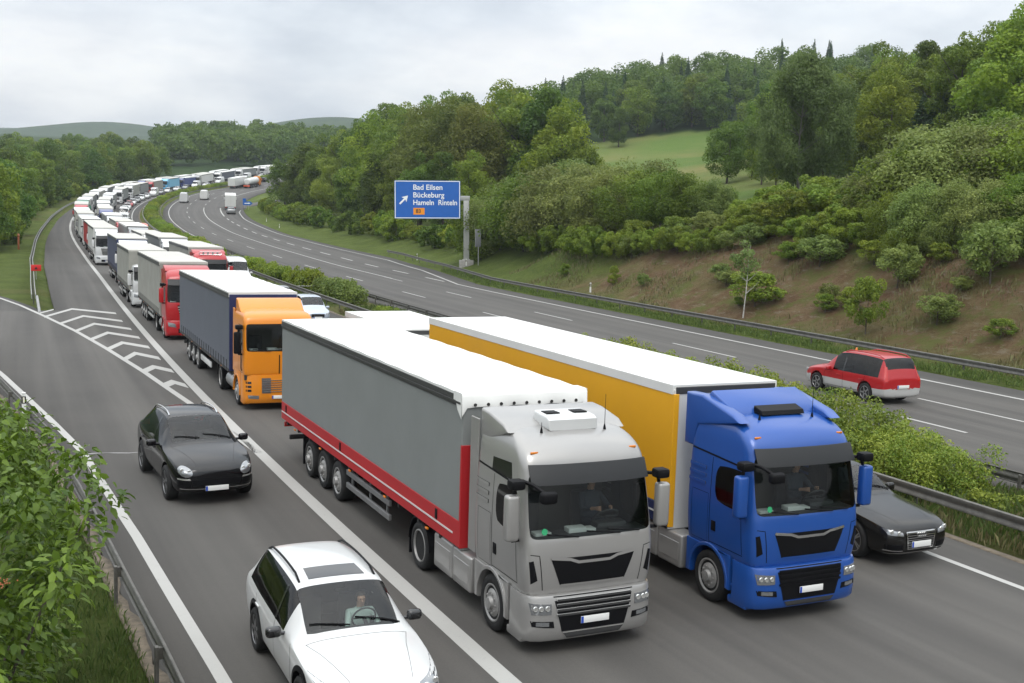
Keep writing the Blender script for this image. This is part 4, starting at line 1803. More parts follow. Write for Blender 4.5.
        for s_ in (-1, 1):
            zt = rows[-3][6]
            q = [(s_ * .55, zt - .17), (s_ * .80, zt - .15), (s_ * .80, zt + .02), (s_ * .58, zt - .02)]
            if kind == 'mpv':
                q = [(s_ * .66, .80), (s_ * .80, .80), (s_ * .70, 1.30), (s_ * .60, 1.30)]
            if kind == 'van':
                q = [(s_ * .80, .8), (s_ * .94, .8), (s_ * .94, 1.3), (s_ * .82, 1.3)]
            patch(bv, 'b', q, 5, 5, .008, .02).build("tail_light", redlens, t)
    if detail >= 2:
        # panel seams, handles, wipers
        for s_, ax in ((-1, 'l'), (1, 'r')):
            yA = rows[sp['ws'][0]][0] + .02
            yB = (sp['ax'][0] + sp['ax'][1]) / 2 + .12
            yC = sp['ax'][1] - .12
            m = MB()
            seam(bv, ax, [(yA, wl + .12), (yA - .02, zb - .2), (yA + .06, zb - .02)], .012, .003, m)
            seam(bv, ax, [(yB, wl + .12), (yB, zb)], .012, .003, m)
            seam(bv, ax, [(yC - .22, wl + .14), (yC + .02, .62), (yC + .08, zb)], .012, .003, m)
            seam(bv, ax, [(yA, wl + .12), (yC - .22, wl + .14)], .012, .003, m)
            m.build("door_gaps", blk, t)
            m = MB()
            seam(bv, ax, [(yB, zb + .02), (yB + .04, zb + .50)], .07, .006, m)
            m.build("door_pillar", blk_gloss, t)
            for yy in (yB - .22, yC - .10):
                h, _ = cast(bv, ax, yy, zb - .13)
                if h:
                    m = MB()
                    m.box((h.x + s_ * .015, yy, zb - .13), (.03, .20, .032), .01)
                    m.build("door_handle", p, t)
        m = MB()
        zh = .0
        for s_ in (-1, 1):
            seam(bv, 't', [(s_ * .42, .16), (s_ * .62, rows[4][0]), (s_ * .74, ym - .12)], .006, .002, m)
        seam(bv, 't', [(-.74, ym - .13), (.74, ym - .13)], .008, .002, m)
        m.build("bonnet_gap", chassis_m, t)
        m = MB()
        for x0, x1 in ((-.62, -.05), (.05, .70)):
            pts = []
            for k in range(6):
                u = k / 5
                x = x0 + (x1 - x0) * u
                y = ym + .05 + .10 * (1 - u)
                h, _ = cast(bv, 't', x, y)
                if h:
                    pts.append(h + Vector((0, 0, .02)))
            if len(pts) > 2:
                m.tube(pts, .012, 5)
        m.build("wipers", blk, t)
        m = MB()
        m.box((0, yh - .10, rows[sp['ws'][1]][7] - .10), (.20, .03, .055), .012)
        m.build("inner_mirror", blk, t)
    if rails:
        for s_ in (-1, 1):
            pts = []
            ya, yb = rows[sp['ws'][1]][0] + .15, rows[sp['sw'][1]][0] - .05
            for k in range(9):
                y = ya + (yb - ya) * k / 8
                h, _ = cast(bv, 't', s_ * .56, y)
                if h:
                    pts.append(h + Vector((s_ * .015, 0, .055 if 0 < k < 8 else .0)))
            m = MB()
            m.tube(pts, .018, 6)
            m.build("roof_rail", rails, t)
    if sunroof:
        patch(bv, 't', [(-.43, yh + .18), (.43, yh + .18), (.40, yh + .62), (-.40, yh + .62)], 10, 5, .006, .015).build("sunroof", blk_gloss, t)
    return t, bv

# ------------------------------------------------------------------ lorries
def lerp_table(tab, z):
    zs = [r[0] for r in tab]
    return [float(np.interp(z, zs, [r[k] for r in tab])) for k in range(1, len(tab[0]))]


# z, front y at the middle, extra sweep at the corners, half width, rear y
CAB = {
    'high': [(1.02, .10, .10, 1.20, 2.26), (1.20, .06, .11, 1.235, 2.28), (1.60, .03, .12, 1.25, 2.30), (1.93, .06, .13, 1.25, 2.30), (1.98, .075, .13, 1.25, 2.30), (2.38, .165, .13, 1.24, 2.30),
             (2.74, .25, .13, 1.225, 2.29), (3.03, .31, .13, 1.20, 2.29), (3.10, .32, .13, 1.195, 2.29), (3.25, .355, .16, 1.185, 2.29), (3.40, .46, .20, 1.16, 2.29), (3.51, .60, .26, 1.12, 2.28), (3.59, .78, .30, 1.06, 2.27), (3.65, 1.0, .34, .96, 2.24), (3.69, 1.3, .36, .80, 2.18)],
    'box': [(1.25, .05, .04, 1.22, 2.10), (1.40, .02, .05, 1.245, 2.12), (1.80, .0, .06, 1.25, 2.12), (2.05, .0, .06, 1.25, 2.12), (2.10, .0, .06, 1.25, 2.12), (2.50, .03, .06, 1.25, 2.12), (2.85, .07, .06, 1.245, 2.12),
            (3.08, .10, .06, 1.24, 2.12), (3.14, .11, .06, 1.235, 2.12), (3.26, .14, .08, 1.22, 2.12), (3.36, .22, .10, 1.19, 2.12), (3.43, .36, .14, 1.13, 2.11), (3.47, .55, .16, 1.02, 2.10), (3.50, .85, .2, .86, 2.06), (3.52, 1.1, .2, .70, 2.0)],
    'low': [(1.02, .10, .08, 1.16, 1.90), (1.20, .06, .09, 1.19, 1.92), (1.55, .03, .10, 1.20, 1.93), (1.78, .05, .10, 1.20, 1.93), (1.82, .06, .10, 1.20, 1.93), (2.15, .15, .10, 1.19, 1.93), (2.45, .24, .10, 1.17, 1.92),
            (2.60, .29, .10, 1.15, 1.92), (2.66, .30, .10, 1.145, 1.92), (2.74, .36, .12, 1.12, 1.92), (2.80, .45, .14, 1.08, 1.91), (2.84, .55, .16, 1.02, 1.90), (2.87, .7, .2, .94, 1.88), (2.90, .9, .2, .84, 1.85), (2.91, 1.1, .2, .70, 1.8)],
}


def cab_shell(style):
    """closed shell; material index 1 = windscreen, 2 = side window"""
    T = CAB[style]
    bm = bmesh.new()
    ws_lo, ws_hi = 4, 7
    rings = []
    ys_w = (.62, 1.38)                      # side window from..to
    fx = (-.93, -.80, -.42, 0, .42, .80, .93)
    for k, (z, yf, sw, w, yr) in enumerate(T):
        pts = []
        rc = .10
        pts.append((-w + .07, yr))
        pts.append((-w, yr - .07))
        top = k >= 9
        for y in (1.75, ys_w[1], ys_w[0] + max(0, yf - .32)):
            yy = min(y, yr - .2) if not top else yf + sw + .1 + (yr - .1 - yf - sw - .1) * {1.75: .75, ys_w[1]: .5}.get(y, .2)
            pts.append((-w, yy))
        pts.append((-w, yf + sw + .20 if not top else yf + sw + .12))
        pts.append((-w * .985, yf + sw + .06))
        for f in fx:
            pts.append((w * f, yf + sw * abs(f) ** 3.2))
        n0 = 7
        mir = [(-x, y) for x, y in pts[:n0][::-1]]
        pts += mir
        rings.append([bm.verts.new((x, y, z)) for x, y in pts])
    N = len(rings[0])
    for i in range(len(rings) - 1):
        for j in range(N):
            f = bm.faces.new((rings[i][j], rings[i][(j + 1) % N], rings[i + 1][(j + 1) % N], rings[i + 1][j]))
            jj = j if j < 10 else 19 - j
            if ws_lo <= i < ws_hi and 8 <= j <= 11:
                f.material_index = 1
            elif ws_lo <= i < ws_hi and j in (7, 12):
                f.material_index = 1
            elif 4 <= i < 6 and j in (3, 4, 15, 16):
                f.material_index = 2
    bm.faces.new(rings[0])
    bm.faces.new(rings[-1][::-1])
    bmesh.ops.recalc_face_normals(bm, faces=bm.faces)
    cr = bm.edges.layers.float.new('crease_edge')
    for e in bm.edges:
        ms = {f.material_index for f in e.link_faces}
        if len(ms) > 1:
            e[cr] = .75
        if all(v in rings[0] for v in e.verts):
            e[cr] = .8
        if all(abs(v.co.y - T[0][4]) < .1 for v in e.verts) and abs(e.verts[0].co.z - e.verts[1].co.z) > .01:
            e[cr] = .5
    me = eval_mesh(bm, [('SUBSURF', dict(levels=2, render_levels=2))])
    m = bpy.data.materials.get("glass_slot") or bpy.data.materials.new("glass_slot")
    for _ in range(3):
        me.materials.append(m)
    return me, bvh_of(me)


_shells = {}


def shell(style):
    if style not in _shells:
        me, bv = cab_shell(style)
        _shells[style] = ([split_mesh(me, {k}) for k in range(3)], bv)
    return _shells[style]


def side_mesh(me, s_):
    w = me.copy()
    b = bmesh.new()
    b.from_mesh(w)
    bmesh.ops.delete(b, geom=[f for f in b.faces if f.calc_center_median().x * s_ < 0], context='FACES')
    b.to_mesh(w)
    b.free()
    return w


def arch_profile(y0, y1, zlo, zhi, yc, r, zc=.5):
    """side outline of a skirt y0..y1 with a wheel arch cut into its lower edge"""
    pts = [(y0, zlo)]
    a0 = math.asin(max(-1, min(1, (zlo - zc) / r)))
    for k in range(15):
        a = (math.pi - a0) + (a0 - (math.pi - a0)) * k / 14
        pts.append((yc + r * math.cos(a), zc + r * math.sin(a)))
    pts += [(y1, zlo), (y1, zhi), (y0, zhi)]
    return pts


def make_cab(t, style, p, look, detail=2, trim=None, visor=True, p_low=None):
    """cab of a lorry as children of its cab part; front at y=0, facing -y"""
    (bme, wme, sme), bv = shell(style)
    trim = trim or blk
    p_low = p_low or p
    T = CAB[style]
    zb0, zw0, zw1 = T[0][0], T[4][0], T[7][0]
    hi = style == 'high'
    cab = link_mesh("cab", bme.copy(), p, t)
    link_mesh("windscreen", wme.copy(), glass_cab, cab)
    for s_ in (-1, 1):
        link_mesh("side_window", side_mesh(sme, s_), glass_dark, cab)
    wf = T[2][3]
    # lining, dashboard, seats, wheel
    m = MB()
    yr = T[2][4] - .08
    top_l = min(zw1 + .22, T[-1][0] - .3)
    m.face([(-wf + .08, yr - .35, zb0 + .1), (wf - .08, yr - .35, zb0 + .1), (wf - .1, yr - .35, top_l), (-wf + .1, yr - .35, top_l)])
    m.face([(-wf + .08, .45, zb0 + .3), (wf - .08, .45, zb0 + .3), (wf - .08, yr - .35, zb0 + .3), (-wf + .08, yr - .35, zb0 + .3)])
    m.face([(-wf + .16, .55, top_l), (wf - .16, .55, top_l), (wf - .16, yr - .35, top_l), (-wf + .16, yr - .35, top_l)])
    m.build("cabin_lining", dark_in, cab, 0)
    m = MB()
    m.bx(-wf + .1, wf - .1, .22, .62, zw0 - .35, zw0 + .02, .06)
    m.bx(.25, .85, .42, .68, zw0 - .1, zw0 + .10, .05)
    m.build("dashboard", dash_m, cab)
    if detail >= 1:
        for x in (-.58, .58):
            m = MB()
            m.box((x, 1.25, zw0 - .35), (.55, .55, .2), .06)
            m.box((x, 1.55, zw0 + .05), (.52, .16, .75), .07)
            m.build("seat", seat_m, cab)
        m = MB()
        c = Vector((.58, .72, zw0 + .12))
        m.tube([c + Vector((.23 * math.cos(a), -.17 * math.sin(a), .16 * math.sin(a))) for a in [2 * math.pi * i / 20 for i in range(20)]], .018, 6, closed=True)
        m.tube([c + Vector((-.22, 0, 0)), c + Vector((.22, 0, 0))], .016, 6)
        m.tube([c, c + Vector((0, -.25, -.2))], .035, 6)
        m.build("steering_wheel", dash_m, cab)
        m = MB()
        for x0, w, h in ((-.85, .3, .06), (-.2, .34, .12), (.05, .2, .05)):
            m.box((x0, .38, zw0 + .04), (w, .2, h), .01)
        m.build("papers", plate_w, cab)
    # fenders and bumper
    r_arch = .60
    zlow = .32
    yc = 1.475
    for s_ in (-1, 1):
        m = MB()
        m.prism(arch_profile(.81, T[0][4] - .02, .42 if hi else .45, zb0 + .06, yc, r_arch), s_ * 1.235, s_ * .93, 'x', .02)
        f = m.build("fender", p_low, t)
        m = MB()
        q = [(yc + (r_arch - .015) * math.cos(a), .5 + (r_arch - .015) * math.sin(a)) for a in [R_(-5 + 190 * k / 16) for k in range(17)]]
        qo = [(yc + (r_arch + .05) * math.cos(a), .5 + (r_arch + .05) * math.sin(a)) for a in [R_(-5 + 190 * k / 16) for k in range(17)]]
        m.prism(q + qo[::-1], s_ * 1.262, s_ * 1.15, 'x', .008, 1)
        m.build("arch_lip", p_low if look != 'magnum' else p, f)
        m = MB()
        m.bx(s_ * .98, s_ * 1.215, .30, .86, .20, .34, .03)
        m.bx(s_ * 1.0, s_ * 1.20, .34, .80, .52, .56, .01)
        m.build("step", p_low if detail >= 1 else chassis_m, f)
    # bumper: lofted rounded-corner block
    m = MB()
    zz = [(.26, .10), (.32, .03), (.50, 0), (.80, 0), (1.0, .03), (zb0 + .02, .07)]
    rows = []
    for z, i in zz:
        row = []
        for x in (-1.235, -1.235, -1.20, -1.12, -.95, -.6, 0, .6, .95, 1.12, 1.20, 1.235, 1.235):
            ax = abs(x)
            row.append([x * (1 - i * .12), 0, z])
        ys = [.95, .34, .20, .10, .035, .005, 0, .005, .035, .10, .20, .34, .95]
        ys[0] = ys[-1] = .72
        for q, y in zip(row, ys):
            q[1] = y + i * .6 - .02
        rows.append(row)
    V = m.grid(rows)
    m.bm.faces.new([v for v in V[-1]])
    m.bm.faces.new([v for v in V[0][::-1]])
    bmesh.ops.recalc_face_normals(m.bm, faces=m.bm.faces)
    bbv = BVHTree.FromBMesh(m.bm)
    bump_ = m.build("bumper", p_low, t, 40)
    # face of the cab
    def P2(b, name, q, mm, par, off=.010, th=.02, n=10, k=4):
        return patch(b, 'f', q, n, k, off, th).build(name, mm, par)
    if look == 'lion':
        g = P2(bv, "upper_grille", [(-.62, 1.20), (.62, 1.20), (.80, 1.66), (-.80, 1.66)], blk, cab, .006)
        m = MB()
        pts = [(-.80, 1.67), (-.45, 1.63), (-.30, 1.575), (.30, 1.575), (.45, 1.63), (.80, 1.67)]
        seam(bv, 'f', pts, .05, .018, m)
        m.build("grille_bar", chrome if trim == 'dark' else p, g)
        m = MB()
        seam(bv, 'f', [(-.60, 1.195), (.60, 1.195)], .03, .016, m)
        m.build("grille_lip", p, g)
        lo = P2(bbv, "lower_grille", [(-.60, .42), (.60, .42), (.76, 1.03), (-.76, 1.03)], blk, bump_, .008)
        m = MB()
        for k in range(4):
            z = .70 + .085 * k
            patch(bbv, 'f', [(-.70, z), (.70, z), (.705, z + .035), (-.705, z + .035)], 10, 1, .035, .03, m)
        m.build("grille_slats", p_pale if p is p_silver else blk, lo)
        P2(bbv, "bumper_lip", [(-.50, .30), (.50, .30), (.58, .40), (-.58, .40)], p_low, bump_, .02, .03)
        for s_ in (-1, 1):
            h = P2(bbv, "headlight", [(s_ * .80, .74), (s_ * 1.13, .74), (s_ * 1.16, .93), (s_ * .80, .91)], lamp_m, bump_, .012, .03, 6, 3)
            for dx in (.87, .98, 1.07):
                q, _ = cast(bbv, 'f', s_ * dx, .84)
                if q:
                    m = MB()
                    m.lathe([(q.y - .012, .05), (q.y - .03, .04), (q.y - .02, 0)], 12, 'y', (s_ * dx, 0, .84))
                    m.build("bulb", lamp_bulb, h)
            P2(bbv, "fog_light_bay", [(s_ * .74, .50), (s_ * 1.12, .54), (s_ * 1.14, .63), (s_ * .76, .61)], blk, bump_, .010, .02, 6, 3)
            P2(bbv, "fog_light", [(s_ * .84, .535), (s_ * 1.06, .55), (s_ * 1.06, .615), (s_ * .84, .605)], lamp_m, bump_, .018, .02, 6, 2)
            P2(bv, "corner_vent", [(s_ * 1.02, 1.30), (s_ * 1.13, 1.24), (s_ * 1.17, 1.62), (s_ * 1.10, 1.64)], blk, cab, .004, .02, 4, 6)
            seam(bv, 'f', [(s_ * .92, 1.12), (s_ * 1.0, 1.72), (s_ * 1.15, 1.74)], .014, .003).build("panel_gap", blk, cab)
            ax = 'l' if s_ < 0 else 'r'
            if p is p_silver:
                patch(bv, ax, [(.80, 2.86), (1.62, 2.86), (1.62, 3.10), (.88, 3.14)], 8, 4, .004, .012).build("upper_side_window", blk_gloss, cab)
            m = MB()
            seam(bv, ax, [(.46, 1.20), (.52, 2.0), (.64, 2.80)], .014, .003, m)
            seam(bv, ax, [(1.50, 1.05), (1.50, 2.82)], .014, .003, m)
            seam(bv, ax, [(.62, 2.82), (2.25, 2.90)], .035, .004, m)
            seam(bv, ax, [(.45, 1.18), (1.50, 1.18)], .014, .003, m)
            seam(bv, ax, [(1.56, 1.15), (1.56, 2.1), (2.1, 2.1), (2.1, 1.15)], .008, .003, m, True)
            m.build("door_gap", blk, cab)
            m = MB()
            for z in (2.25, 2.40, 2.55):
                patch(bv, ax, [(1.68, z), (2.24, z), (2.24, z + .06), (1.68, z + .06)], 6, 2, .014, .02, m)
            m.build("side_ribs", p, cab)
            q, _ = cast(bv, ax, 1.36, 1.52)
            m = MB()
            m.box((q.x, 1.36, 1.52), (.03, .14, .20), .02)
            m.build("door_handle", blk, cab)
            q, _ = cast(bbv, 'f', s_ * .86, 1.0)
    elif look == 'magnum':
        g = P2(bv, "front_panel_gap", [(-.02, 1.3), (.02, 1.3), (.02, 1.98), (-.02, 1.98)], blk, cab, .002, .01, 2, 8)
        P2(bbv, "centre_grille", [(-.62, .62), (-.30, .62), (-.30, 1.16), (-.62, 1.16)], alu_d, bump_, .012, .02, 4, 4)
        P2(bbv, "centre_grille", [(.12, .62), (.92, .62), (.92, 1.10), (.12, 1.16)], blk_gloss, bump_, .012, .02, 4, 4)
        m = MB()
        for k in range(6):
            z = .66 + .08 * k
            patch(bbv, 'f', [(-.60, z), (.90, z), (.90, z + .025), (-.60, z + .025)], 10, 1, .025, .02, m)
        m.build("grille_slats", chrome, bump_)
        for s_ in (-1, 1):
            P2(bbv, "headlight", [(s_ * .72, .42), (s_ * 1.08, .44), (s_ * 1.10, .56), (s_ * .72, .54)], lamp_m, bump_, .012, .02, 6, 3)
            for z in (.68, .82, .96):
                P2(bbv, "lamp_slot", [(s_ * .98, z), (s_ * 1.16, z), (s_ * 1.16, z + .08), (s_ * .98, z + .08)], blk_gloss, bump_, .008, .02, 3, 2)
        m = MB()
        m.bx(-1.2, 1.2, .12, 2.0, zb0 - .16, zb0 + .02)
        m.build("cab_gap", chassis_m, t)
        for s_, ax in ((-1, 'l'), (1, 'r')):
            m = MB()
            seam(bv, ax, [(.40, 1.32), (.40, 3.0), (1.1, 3.0), (1.1, 1.32)], .014, .003, m, True)
            m.build("door_gap", blk, cab)
            m = MB()
            m.tube([(s_ * 1.27, .36, 1.4), (s_ * 1.29, .36, 1.5), (s_ * 1.29, .36, 2.3), (s_ * 1.27, .36, 2.4)], .018, 6)
            m.build("grab_handle", blk, cab)
    else:
        zt = zw0 - .12
        g = P2(bv, "grille", [(-.50, zb0 + .12), (.50, zb0 + .12), (.66, zt - .02), (-.66, zt - .02)], blk, cab, .006)
        m = MB()
        for k in range(5):
            z = zb0 + .18 + (zt - zb0 - .25) * k / 4.5
            w = .52 + .12 * k / 4
            patch(bv, 'f', [(-w, z), (w, z), (w, z + .05), (-w, z + .05)], 10, 1, .03, .03, m)
        m.build("grille_slats", steel_l if look == 'star' else p, g)
        P2(bbv, "lower_grille", [(-.62, .40), (.62, .40), (.62, .62), (-.62, .62)], blk, bump_)
        for s_ in (-1, 1):
            P2(bbv, "headlight", [(s_ * .72, .68), (s_ * 1.12, .74), (s_ * 1.14, .96), (s_ * .78, .88)], lamp_m, bump_, .012, .02, 6, 3)
    if detail >= 1:
        number_plate(bump_, bbv, 'f', 0, .60 if look == 'lion' else .48, .54, .12, off=.045)
    if look == 'lion':
        m = MB()
        q, _ = cast(bv, 'f', -.92, zw0 + .20)
        m.lathe([(-.004, 0), (-.004, .055), (.004, .055), (.004, 0)], 16, 'y', (0, 0, 0))
        st = m.build("windscreen_sticker", sticker_m, cab)
        st.location = (-.92, .115, zw0 + .14)
        st.rotation_euler = (R_(-13), 0, 0)
    # sun visor
    if visor:
        m = MB()
        zv = zw1 + .15
        rows_a, rows_b = [], []
        for x in np.linspace(-1.12, 1.12, 13):
            yv = lerp_table(T, zw1)[0] + .13 * abs(x / 1.2) ** 3
            a, b = Vector((x, yv - .02, zv)), Vector((x, yv - .17, zv - .30))
            rows_a.append([a, b])
            rows_b.append([a + Vector((0, .02, .015)), b + Vector((0, .02, .0))])
        A = m.grid(rows_a)
        B = m.grid(rows_b)
        for i in range(12):
            for k in (0, 1):
                m.bm.faces.new((A[i][k], A[i + 1][k], B[i + 1][k], B[i][k]))
        for i in (0, 12):
            m.bm.faces.new((A[i][0], A[i][1], B[i][1], B[i][0]))
        m.build("sun_visor", glass_vis if look != 'magnum' else p, cab)
        m = MB()
    # mirrors
    for s_ in (-1, 1):
        y_, zt_ = T[4][1] + .28, zw1 - .15
        m = MB()
        m.box((s_ * (wf + .20), y_ - .06, zt_ - .52), (.24, .20, .78), .06, 3)
        mo = m.build("mirror", p if look != 'magnum' else blk, cab)
        m = MB()
        m.tube([(s_ * (wf - .05), y_ + .1, zt_ + .02), (s_ * (wf + .12), y_ - .02, zt_ + .02), (s_ * (wf + .16), y_ - .02, zt_ - .2)], .035, 6)
        m.build("mirror_arm", blk, mo)
        m = MB()
        m.tube([(s_ * (wf - .05), y_ + .1, zt_ - .95), (s_ * (wf + .14), y_, zt_ - .93), (s_ * (wf + .16), y_, zt_ - .8)], .035, 6)
        m.build("mirror_arm", blk, mo)
        m = MB()
        m.box((s_ * (wf + .14), y_ - .08, zt_ + .04), (.26, .24, .17), .05)
        m.build("wide_angle_mirror", blk, mo)
    if look == 'lion':
        m = MB()
        m.tube([(-wf + .04, .42, zt_ + .05), (-wf + .12, .15, zt_ + .03), (-wf + .22, -.06, zt_ - .06)], .035, 6)
        m.box((-wf + .26, -.12, zt_ - .12), (.30, .17, .20), .06, 3)
        m.build("front_mirror", blk, cab)
    if detail >= 1:
        m = MB()
        for x0, x1 in ((-.95, -.30), (-.15, .50), (.25, .90)):
            pts = []
            for k in range(6):
                u = k / 5
                q, _ = cast(bv, 'f', x0 + (x1 - x0) * u, zw0 + .10 - .08 * u)
                if q:
                    pts.append(q + Vector((0, -.03, 0)))
            m.tube(pts, .014, 5)
        m.build("wipers", blk, cab)
    return cab, bv


def make_trailer(t, y0, length, h, side, roof, band=None, band_h=.5, post=None, front=None, front_h=None, wheels=3, detail=2, kind='curtain', skirt=None, flap=False, guard='rails', z0=1.08):
    """semi-trailer as children of its trailer part; y0 = front wall"""
    y1 = y0 + length
    w = 1.275
    m = MB()
    m.bx(-w, w, y0, y1, z0 + (band_h if band else 0), h - .16, .015, 1)
    tr = m.build("trailer", side, t)
    # roof skin with slight sag between the hoops
    m = MB()
    rows = []
    k = max(8, int(length / .35))
    for i in range(k + 1):
        y = y0 + .0 + (y1 - y0) * i / k
        sag = -.030 * abs(math.sin(math.pi * i * .5)) if kind != 'box' else 0
        row = [(-w - .012, y, h - .20)]
        for x in np.linspace(-w - .012, w + .012, 9):
            row.append((x, y, h - .012 + sag * (1 - (x / w) ** 4) + (.008 * math.sin(i * 1.7 + x * 2) if kind != 'box' else 0)))
        row.append((w + .012, y, h - .20))
        rows.append(row)
    if kind != 'box':
        rows = [[(a[0], a[1], a[2]) for a in r] for r in rows]
    V = m.grid(rows)
    m.bm.faces.new(V[0][::-1])
    m.bm.faces.new(V[-1])
    rf = m.build("roof", roof, tr, 50)
    if kind == 'curtain':
        for s_ in (-1, 1):
            m = MB()
            m.bx(s_ * w, s_ * (w + .022), y0 + .01, y1, h - .26, h - .06, .005, 1)
            m.bx(s_ * (w + .02), s_ * (w + .04), y0 + .01, y1, h - .21, h - .17)
            m.build("roof_rail", rail_dark, tr)
    if band:
        m = MB()
        m.bx(-w - .004, w + .004, y0 + .01, y1 - .003, z0, z0 + band_h + .004, .01, 1)
        b = m.build("side_band", band, tr)
        if detail >= 2:
            for s_ in (-1, 1):
                m = MB()
                m.bx(s_ * (w + .002), s_ * (w + .012), y0 + .3, y1 - .05, z0 + .20, z0 + .235)
                m.build("pale_stripe", box_white, b)
                for yy in (y0 + 1.1, y0 + 7.6, y1 - .6):
                    m = MB()
                    m.bx(s_ * (w + .0), s_ * (w + .02), yy, yy + .10, z0 + .26, z0 + .46, .004, 1)
                    m.build("strap_buckle", blk, b)
    else:
        m = MB()
        m.bx(-w - .01, w + .01, y0 + .01, y1, z0 - .10, z0 + .03, .01, 1)
        if kind == 'curtain' and detail >= 1:
            for s_ in (-1, 1):
                for k in range(int(length / .62)):
                    yy = y0 + .4 + k * .62
                    m.bx(s_ * (w + .008), s_ * (w + .022), yy, yy + .045, z0 - .02, z0 + .34)
                    m.bx(s_ * (w + .006), s_ * (w + .018), yy - .02, yy + .07, z0 - .06, z0 + .0)
        b = m.build("side_sill", chassis_m if kind != 'box' else steel_l, tr)
    if front is not None:
        m = MB()
        fh = front_h or h - .10
        m.bx(-w + .01, w - .01, y0 - .03, y0 + .01, z0 - .05, fh, .01, 1)
        m.build("front_wall", front, tr)
        if post is not None:
            for s_ in (-1, 1):
                m = MB()
                m.bx(s_ * (w - .34), s_ * (w + .006), y0 - .045, y0 + .02, z0, z0 + 1.95, .006, 1)
                m.build("corner_panel", post, tr)
    if kind == 'box':
        m = MB()
        m.bx(-w + .05, w - .05, y0 - .05, y0 - .012, h - .19, h - .05, .01, 1)
        m.build("front_header", rail_dark, tr)
        for s_ in (-1, 1):
            m = MB()
            m.bx(s_ * (w - .12), s_ * (w + .003), y0 - .06, y0 - .002, z0, h - .19, .008, 1)
            m.build("corner_post", side, tr)
    if flap:
        # white roof cover hanging over the front edge, with eyelets
        m = MB()
        rows = []
        for x in np.linspace(-w - .03, w + .03, 25):
            dz = .035 * math.sin(x * 9) * .3
            e = abs(x) / w
            drop = .26 + dz + (.16 if e > .97 else 0)
            rows.append([(x, y0 + .35, h + .004), (x, y0 + .03, h + .004), (x, y0 - .055, h - .05), (x, y0 - .075 - .02 * math.sin(x * 7), h - drop)])
        V = m.grid(rows)
        for k in (0, -1):
            x = rows[k][0][0]
        f = m.build("roof_cover_flap", tarp_white, tr, 60)
        for s_ in (-1, 1):
            m = MB()
            m.grid([[(s_ * (w + .03), y0 + .35 - .1 * i, h + .004), (s_ * (w + .034), y0 + .35 - .1 * i, h - .16 - .08 * i * (i > 1))] for i in range(5)])
            m.build("flap_side", tarp_white, f, 60)
        for k in range(9):
            x = -1.05 + k * .2625
            m = MB()
            m.lathe([(y0 - .085, 0), (y0 - .098, .03), (y0 - .085, .034)], 8, 'y', (x, 0, h - .21))
            m.build("eyelet", chassis_m, f)
    # frame
    m = MB()
    for s_ in (-1, 1):
        m.bx(s_ * .40, s_ * .55, y0 + .4, y1 - .1, .80, 1.06)
    for yy in np.arange(y0 + 1.0, y1, 1.2):
        m.bx(-w + .03, w - .03, yy, yy + .08, .98, 1.07)
    m.bx(-1.1, 1.1, y1 - .3, y1 - .2, .48, .62, .02)
    m.bx(-.6, -.45, y1 - .3, y1 - .2, .5, 1.0)
    m.bx(.45, .6, y1 - .3, y1 - .2, .5, 1.0)
    m.build("frame", chassis_m, tr)
    ya = y1 - 4.31
    offs = (-1.31, 0, 1.31) if wheels == 3 else (-.66, .66)
    for o in offs:
        for s_ in (-1, 1):
            add_wheel(t, s_ * 1.06, ya + o, .50, .38, 'truck_dual' if detail < 1 else 'truck_front', rim=steel_rim)
    m = MB()
    for o in offs:
        m.tube([(-1.0, ya + o, .5), (1.0, ya + o, .5)], .09, 8)
        m.bx(-.5, -.4, ya + o - .5, ya + o + .4, .55, .8)
        m.bx(.4, .5, ya + o - .5, ya + o + .4, .55, .8)
    m.build("axles", chassis_m, tr)
    if detail >= 1:
        for s_ in (-1, 1):
            if guard == 'rails':
                m = MB()
                for z in (.50, .82):
                    m.bx(s_ * (w - .12), s_ * (w - .05), y0 + 4.1, ya - 2.0, z, z + .13, .01, 1)
                for yy in (y0 + 4.4, y0 + 5.6, ya - 2.3):
                    m.bx(s_ * (w - .16), s_ * (w - .12), yy, yy + .08, .48, 1.08)
                m.build("side_guard", steel_l if band is None else chassis_m if detail < 2 else mat_guard, tr)
            elif guard == 'white':
                m = MB()
                m.bx(s_ * (w - .12), s_ * (w - .05), y0 + 4.6, ya - 2.0, .50, .74, .03)
                m.build("side_guard", box_white, tr)
            m = MB()
            m.bx(s_ * (w - .35), s_ * (w - .25), y0 + 2.6, y0 + 2.75, .12, 1.0)
            m.box((s_ * (w - .30), y0 + 2.68, .12), (.3, .3, .05))
            m.build("landing_leg", chassis_m, tr)
            m = MB()
            m.bx(s_ * .82, s_ * 1.25, ya + offs[-1] + .62, ya + offs[-1] + .65, .22, .98)
            m.build("mudflap", blk, tr)
    if detail >= 1:
        for s_ in (-1, 1):
            for yy in np.arange(y0 + 1.6, y1 - 1, 2.6):
                m = MB()
                m.bx(s_ * (w - .02), s_ * (w + .024), yy, yy + .11, z0 - .085, z0 - .045, .005, 1)
                m.build("side_marker_light", amber, tr)
        # air and light lines looping from the cab to the trailer
        m = MB()
        for k, x in enumerate((-.35, -.1, .15)):
            m.tube([(x, y0 - .58, 1.5), (x + .05, y0 - .40, 1.15 + .05 * k), (x + .02, y0 - .2, 1.2), (x, y0 - .04, 1.45)], .022, 6)
        m.build("supply_lines", redlens if band is not None else blk, tr)
    # rear doors and lights
    m = MB()
    for s_ in (-1, 1):
        m.bx(s_ * .02, s_ * (w - .05), y1, y1 + .03, z0 + .05, h - .22, .01, 1)
    m.build("rear_doors", box_white if kind == 'box' else tarp_beige, tr)
